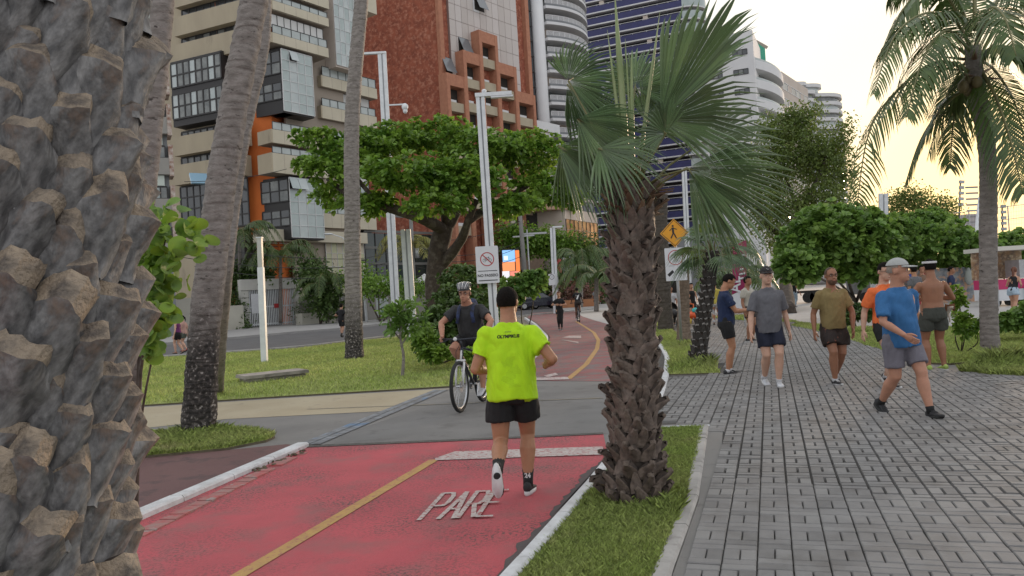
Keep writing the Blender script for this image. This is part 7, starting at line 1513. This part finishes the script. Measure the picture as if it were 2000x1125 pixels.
bk, pd = bicycle('dark mountain bicycle with white fork ridden towards the camera', cl_loc, hdg)
Hc = 1.74
cc = person('heavy-set cyclist in black t-shirt, checked helmet and spectacles riding towards the camera', cl_loc, hdg, Hc, 'red', build=1.2, belly=.035,
    pose=dict(pel=(0, -.25/Hc, 1.0/Hc+.022), lean=.5, fl=((pd[-1].x-.02)/Hc, (pd[-1].y-.05)/Hc, pd[-1].z/Hc+.046), fr=((pd[1].x+.02)/Hc, (pd[1].y-.05)/Hc, pd[1].z/Hc+.046), kl=(-.3, 1, 0), kr=(.3, 1, 0),
        hl=(-.33/Hc, .235/Hc, 1.055/Hc), hr=(.33/Hc, .235/Hc, 1.055/Hc), el=(-1, -.1, .15), er=(1, -.1, .15), curl=1.5, handl=(0.1, 1, -.35), handr=(-.1, 1, -.35), pl=15, pr=0),
    top=cloth('charcoal_jersey', (.035,.036,.038)), bottom=cloth('black_shorts', (.012,.012,.013)), shoes=(M('shoe_silver', (.5,.5,.52), rough=.4), sole_k), hair='buzz', leg=.75, sleeve=.62, headyaw=-.05, headpitch=.12, glasses=True, loose=1.03, hem=-.02)
hel = cc['cap']('helmet', M('helmet_black', (.02,.02,.022), rough=.3), 1.2, lambda d: d.z > .12+.2*(d.y < -.6), amp=.0004, off=(0, 0, .006))
for k in range(7):
    x = (k-3)*.014; rb = MB(); rb.smooth = True
    rb.tube([cc['hp'](x*(.6+.5*math.sin(a)), .066*math.cos(a), .093+.062*math.sin(a)*math.cos(x*12)) for a in [PI*(.08+.84*i/10) for i in range(11)]], [(.0045*Hc*.8, .006*Hc*.7)]*11, 6)
    rb.build('helmet_rib', sole_w if k % 2 else M('helmet_grey', (.25,.26,.28), rough=.3) if 'helmet_grey' not in MATS else MATS['helmet_grey'], hel)
st = MB()
for s_ in (-1, 1): st.tube([cc['hp'](s_*.045, .01, .085), cc['hp'](s_*.040, .02, .03), cc['hp'](0, .035, .0)], .004, 5)
st.build('chin_strap', rub, hel)
bp = thing('backpack', 'dark blue backpack with straps worn by the black-shirted cyclist', 'backpack', cl_loc, -hdg)
navy = cloth('backpack_blue', (.03,.05,.13), (.02,.02,.03))
for s_ in (-1, 1):
    q = MB(); q.smooth = True; q.tube([(cc['sh']['l' if s_ < 0 else 'r']*.55+Vector(cc['spine'](.27))/Hc*.45)*Hc+o_ for o_ in (Vector((0, -.10, .0)), Vector((0, -.02, .075)), Vector((0, .07, .04)), Vector((-s_*.0, .15, -.06)), Vector((s_*.02, .15, -.2)))], [(.010, .028)]*5, 8, ref=(1, 0, 0)); q.build('strap', navy, bp)
q = MB(); q.smooth = True; o_ = cc['spine'](.16)-cc['fwd']*.21
q.tube([o_-cc['sp']*.2, o_-cc['sp']*.14, o_, o_+cc['sp']*.16, o_+cc['sp']*.21], [(.10, .05), (.15, .08), (.16, .09), (.14, .07), (.08, .03)], 14, ref=(1, 0, 0)); q.build('pack', navy, bp)
# ---------------------------------------------------------------- distant people
blk_c = cloth('black_shorts', (.012,.012,.013)); VX = .02
person('woman in all-black jogging on the far red lane', G(1095, 645), PI, 1.66, 'olive', voxel=VX, female=True, pose=dict(hl=(-.07, .14, .66), hr=(.09, .16, .67), el=(-1, -.3, -.5), er=(1, -.3, -.5), fl=(-.03, .05, .045), fr=(.035, -.03, .05)), top=cloth('black_top', (.01,.01,.012)), bottom=blk_c, leg=1.2, hair='tail', hairmat=hair_red)
fb, pdd = bicycle('dark bicycle ridden away by the far cyclist in a number seven jersey', G(1130, 629), .0)
cf = person('far cyclist in dark jersey with white number seven seen from behind', G(1130, 629), .0, 1.7, 'dark', voxel=VX, pose=dict(pel=(0, -.15, .62), lean=.35, fl=(-.07, -.06, .13), fr=(.07, -.06, .33), hl=(-.19, .14, .62), hr=(.19, .14, .62), el=(-1, -.2, 0), er=(1, -.2, 0)), top=cloth('black_top', (.01,.01,.012)), bottom=cloth('brown_shorts', (.03,.022,.02)), hair='short')
me = text_mesh('7', .3, bold=.02); decal(cf['shirt'], me, cf['spine'](.17), Vector((1, 0, 0)), Vector((0, .3, 1)), Vector((0, -1, 0)), sole_w, 'jersey_number', off=.01)
person('man in pale grey t-shirt walking away by the far kerb', G(1165, 606), -.2, 1.85, 'tan', voxel=.03, pose=walk(lead='r', swing=.6), top=cloth('pale_grey_top', (.26,.28,.29)), bottom=blk_c, hair='full')
person('runner in black t-shirt and shorts crossing the street by the palm trunk', G(668, 658), .35, 1.72, 'olive', voxel=VX, pose=dict(lean=.12, fl=(-.05, .06, .05), fr=(.05, -.1, .07), pr=30, hl=(-.12, .08, .63), hr=(.12, .14, .66), el=(-.4, -1, -.1), er=(.4, -1, -.1)), top=cloth('black_top', (.01,.01,.012)), bottom=blk_c, shoes=(shoe_k, sole_k), socks=(blk_c, .05), hair='full', leg=.8, loose=1.1)
person('woman in purple top and black skirt walking along the street', G(350, 691), -1.3, 1.64, 'pale', voxel=VX, female=True, pose=walk(lead='l', swing=.7, arm=.4), top=cloth('purple_top', (.16,.03,.14)), topv='tank', bottom=blk_c, hair='tail', shoes=(M('sandal_tan', (.3,.15,.1)), sole_k), leg=.6)
person('woman in patterned shorts walking beside the woman in purple', G(361, 687), -1.3, 1.6, 'pale', voxel=VX, female=True, pose=walk(lead='r', swing=.7, arm=.4), top=cloth('pale_pink_top', (.5,.3,.26)), bottom=cloth('grey_green_shorts', (.1,.12,.1)), hair='tail', shoes=(M('sandal_red', (.4,.1,.08)), sole_k), leg=.55)
person('man in cream t-shirt standing behind the grey-shirted walker', G(1466, 668), PI*.8, 1.74, 'brown', voxel=.016, pose=dict(hl=(-.12, .14, .62), el=(-1, -.3, -.5)), top=cloth('cream_tshirt', (.45,.42,.36)), bottom=cloth('brown_shorts', (.03,.022,.02)), hair='full')
person('girl in pale blue jeans walking across the back plaza', G(1553, 601), .9, 1.64, 'tan', voxel=.025, female=True, pose=walk(lead='l', swing=.9), top=cloth('black_top', (.01,.01,.012)), topv='tank', bottom=cloth('pale_jeans', (.30,.38,.45)), leg=1.2, hair='long', loose_leg=1.25)
person('auburn-haired girl in black top and pale denim shorts jogging by the food kiosk', G(1982, 617), .9, 1.6, 'olive', voxel=.02, female=True, pose=dict(lean=.35, fl=(-.05, .1, .05), fr=(.05, -.2, .1), pr=50, hl=(-.08, .2, .62), hr=(.1, .15, .6)), top=cloth('black_top', (.01,.01,.012)), topv='tank', bottom=cloth('pale_denim', (.38,.48,.58)), hair='long', hairmat=hair_red, leg=.4, loose_leg=1.25)
person('seated-height parent in white t-shirt behind a stroller', G(1314, 636), PI, 1.6, 'brown', voxel=.02, pose=dict(hl=(-.1, .16, .56), hr=(.1, .16, .56)), top=cloth('white_tshirt', (.5,.5,.52)), bottom=blk_c, hair='full', leg=1.2)
person('woman in black tank top beside the bright toy cart', G(1354, 630), PI, 1.68, 'olive', voxel=.02, female=True, pose=dict(hl=(-.1, .14, .55), hr=(.1, .14, .55)), top=cloth('black_top', (.01,.01,.012)), topv='tank', bottom=blk_c, hair='tail')
person('person in white trousers and yellow bib half hidden by the small palm', G(1400, 636), .3, 1.7, 'tan', voxel=.02, top=cloth('yellow_bib', (.6,.5,.1)), bottom=cloth('white_trousers', (.55,.55,.56)), leg=1.2, hair='full')
person('dark-haired person in grey t-shirt between the blue and shirtless men', G(1792, 640), -.3, 1.78, 'tan', voxel=.016, top=cloth('grey_tshirt', (.135,.135,.15)), bottom=cloth('red_shorts', (.35,.03,.04)), hair='full')
person('person in sunglasses and cap far behind the shirtless man', G(1806, 622), PI, 1.8, 'red', voxel=.02, top=cloth('brown_top', (.2,.12,.08)), bottom=blk_c, hair='full', glasses=True)
person('person in dark blue shirt by the food stalls', G(1862, 617), PI*.7, 1.7, 'brown', voxel=.02, top=cloth('navy_tshirt', (.012,.025,.075)), bottom=cloth('grey_shorts', (.17,.16,.19)), hair='short')
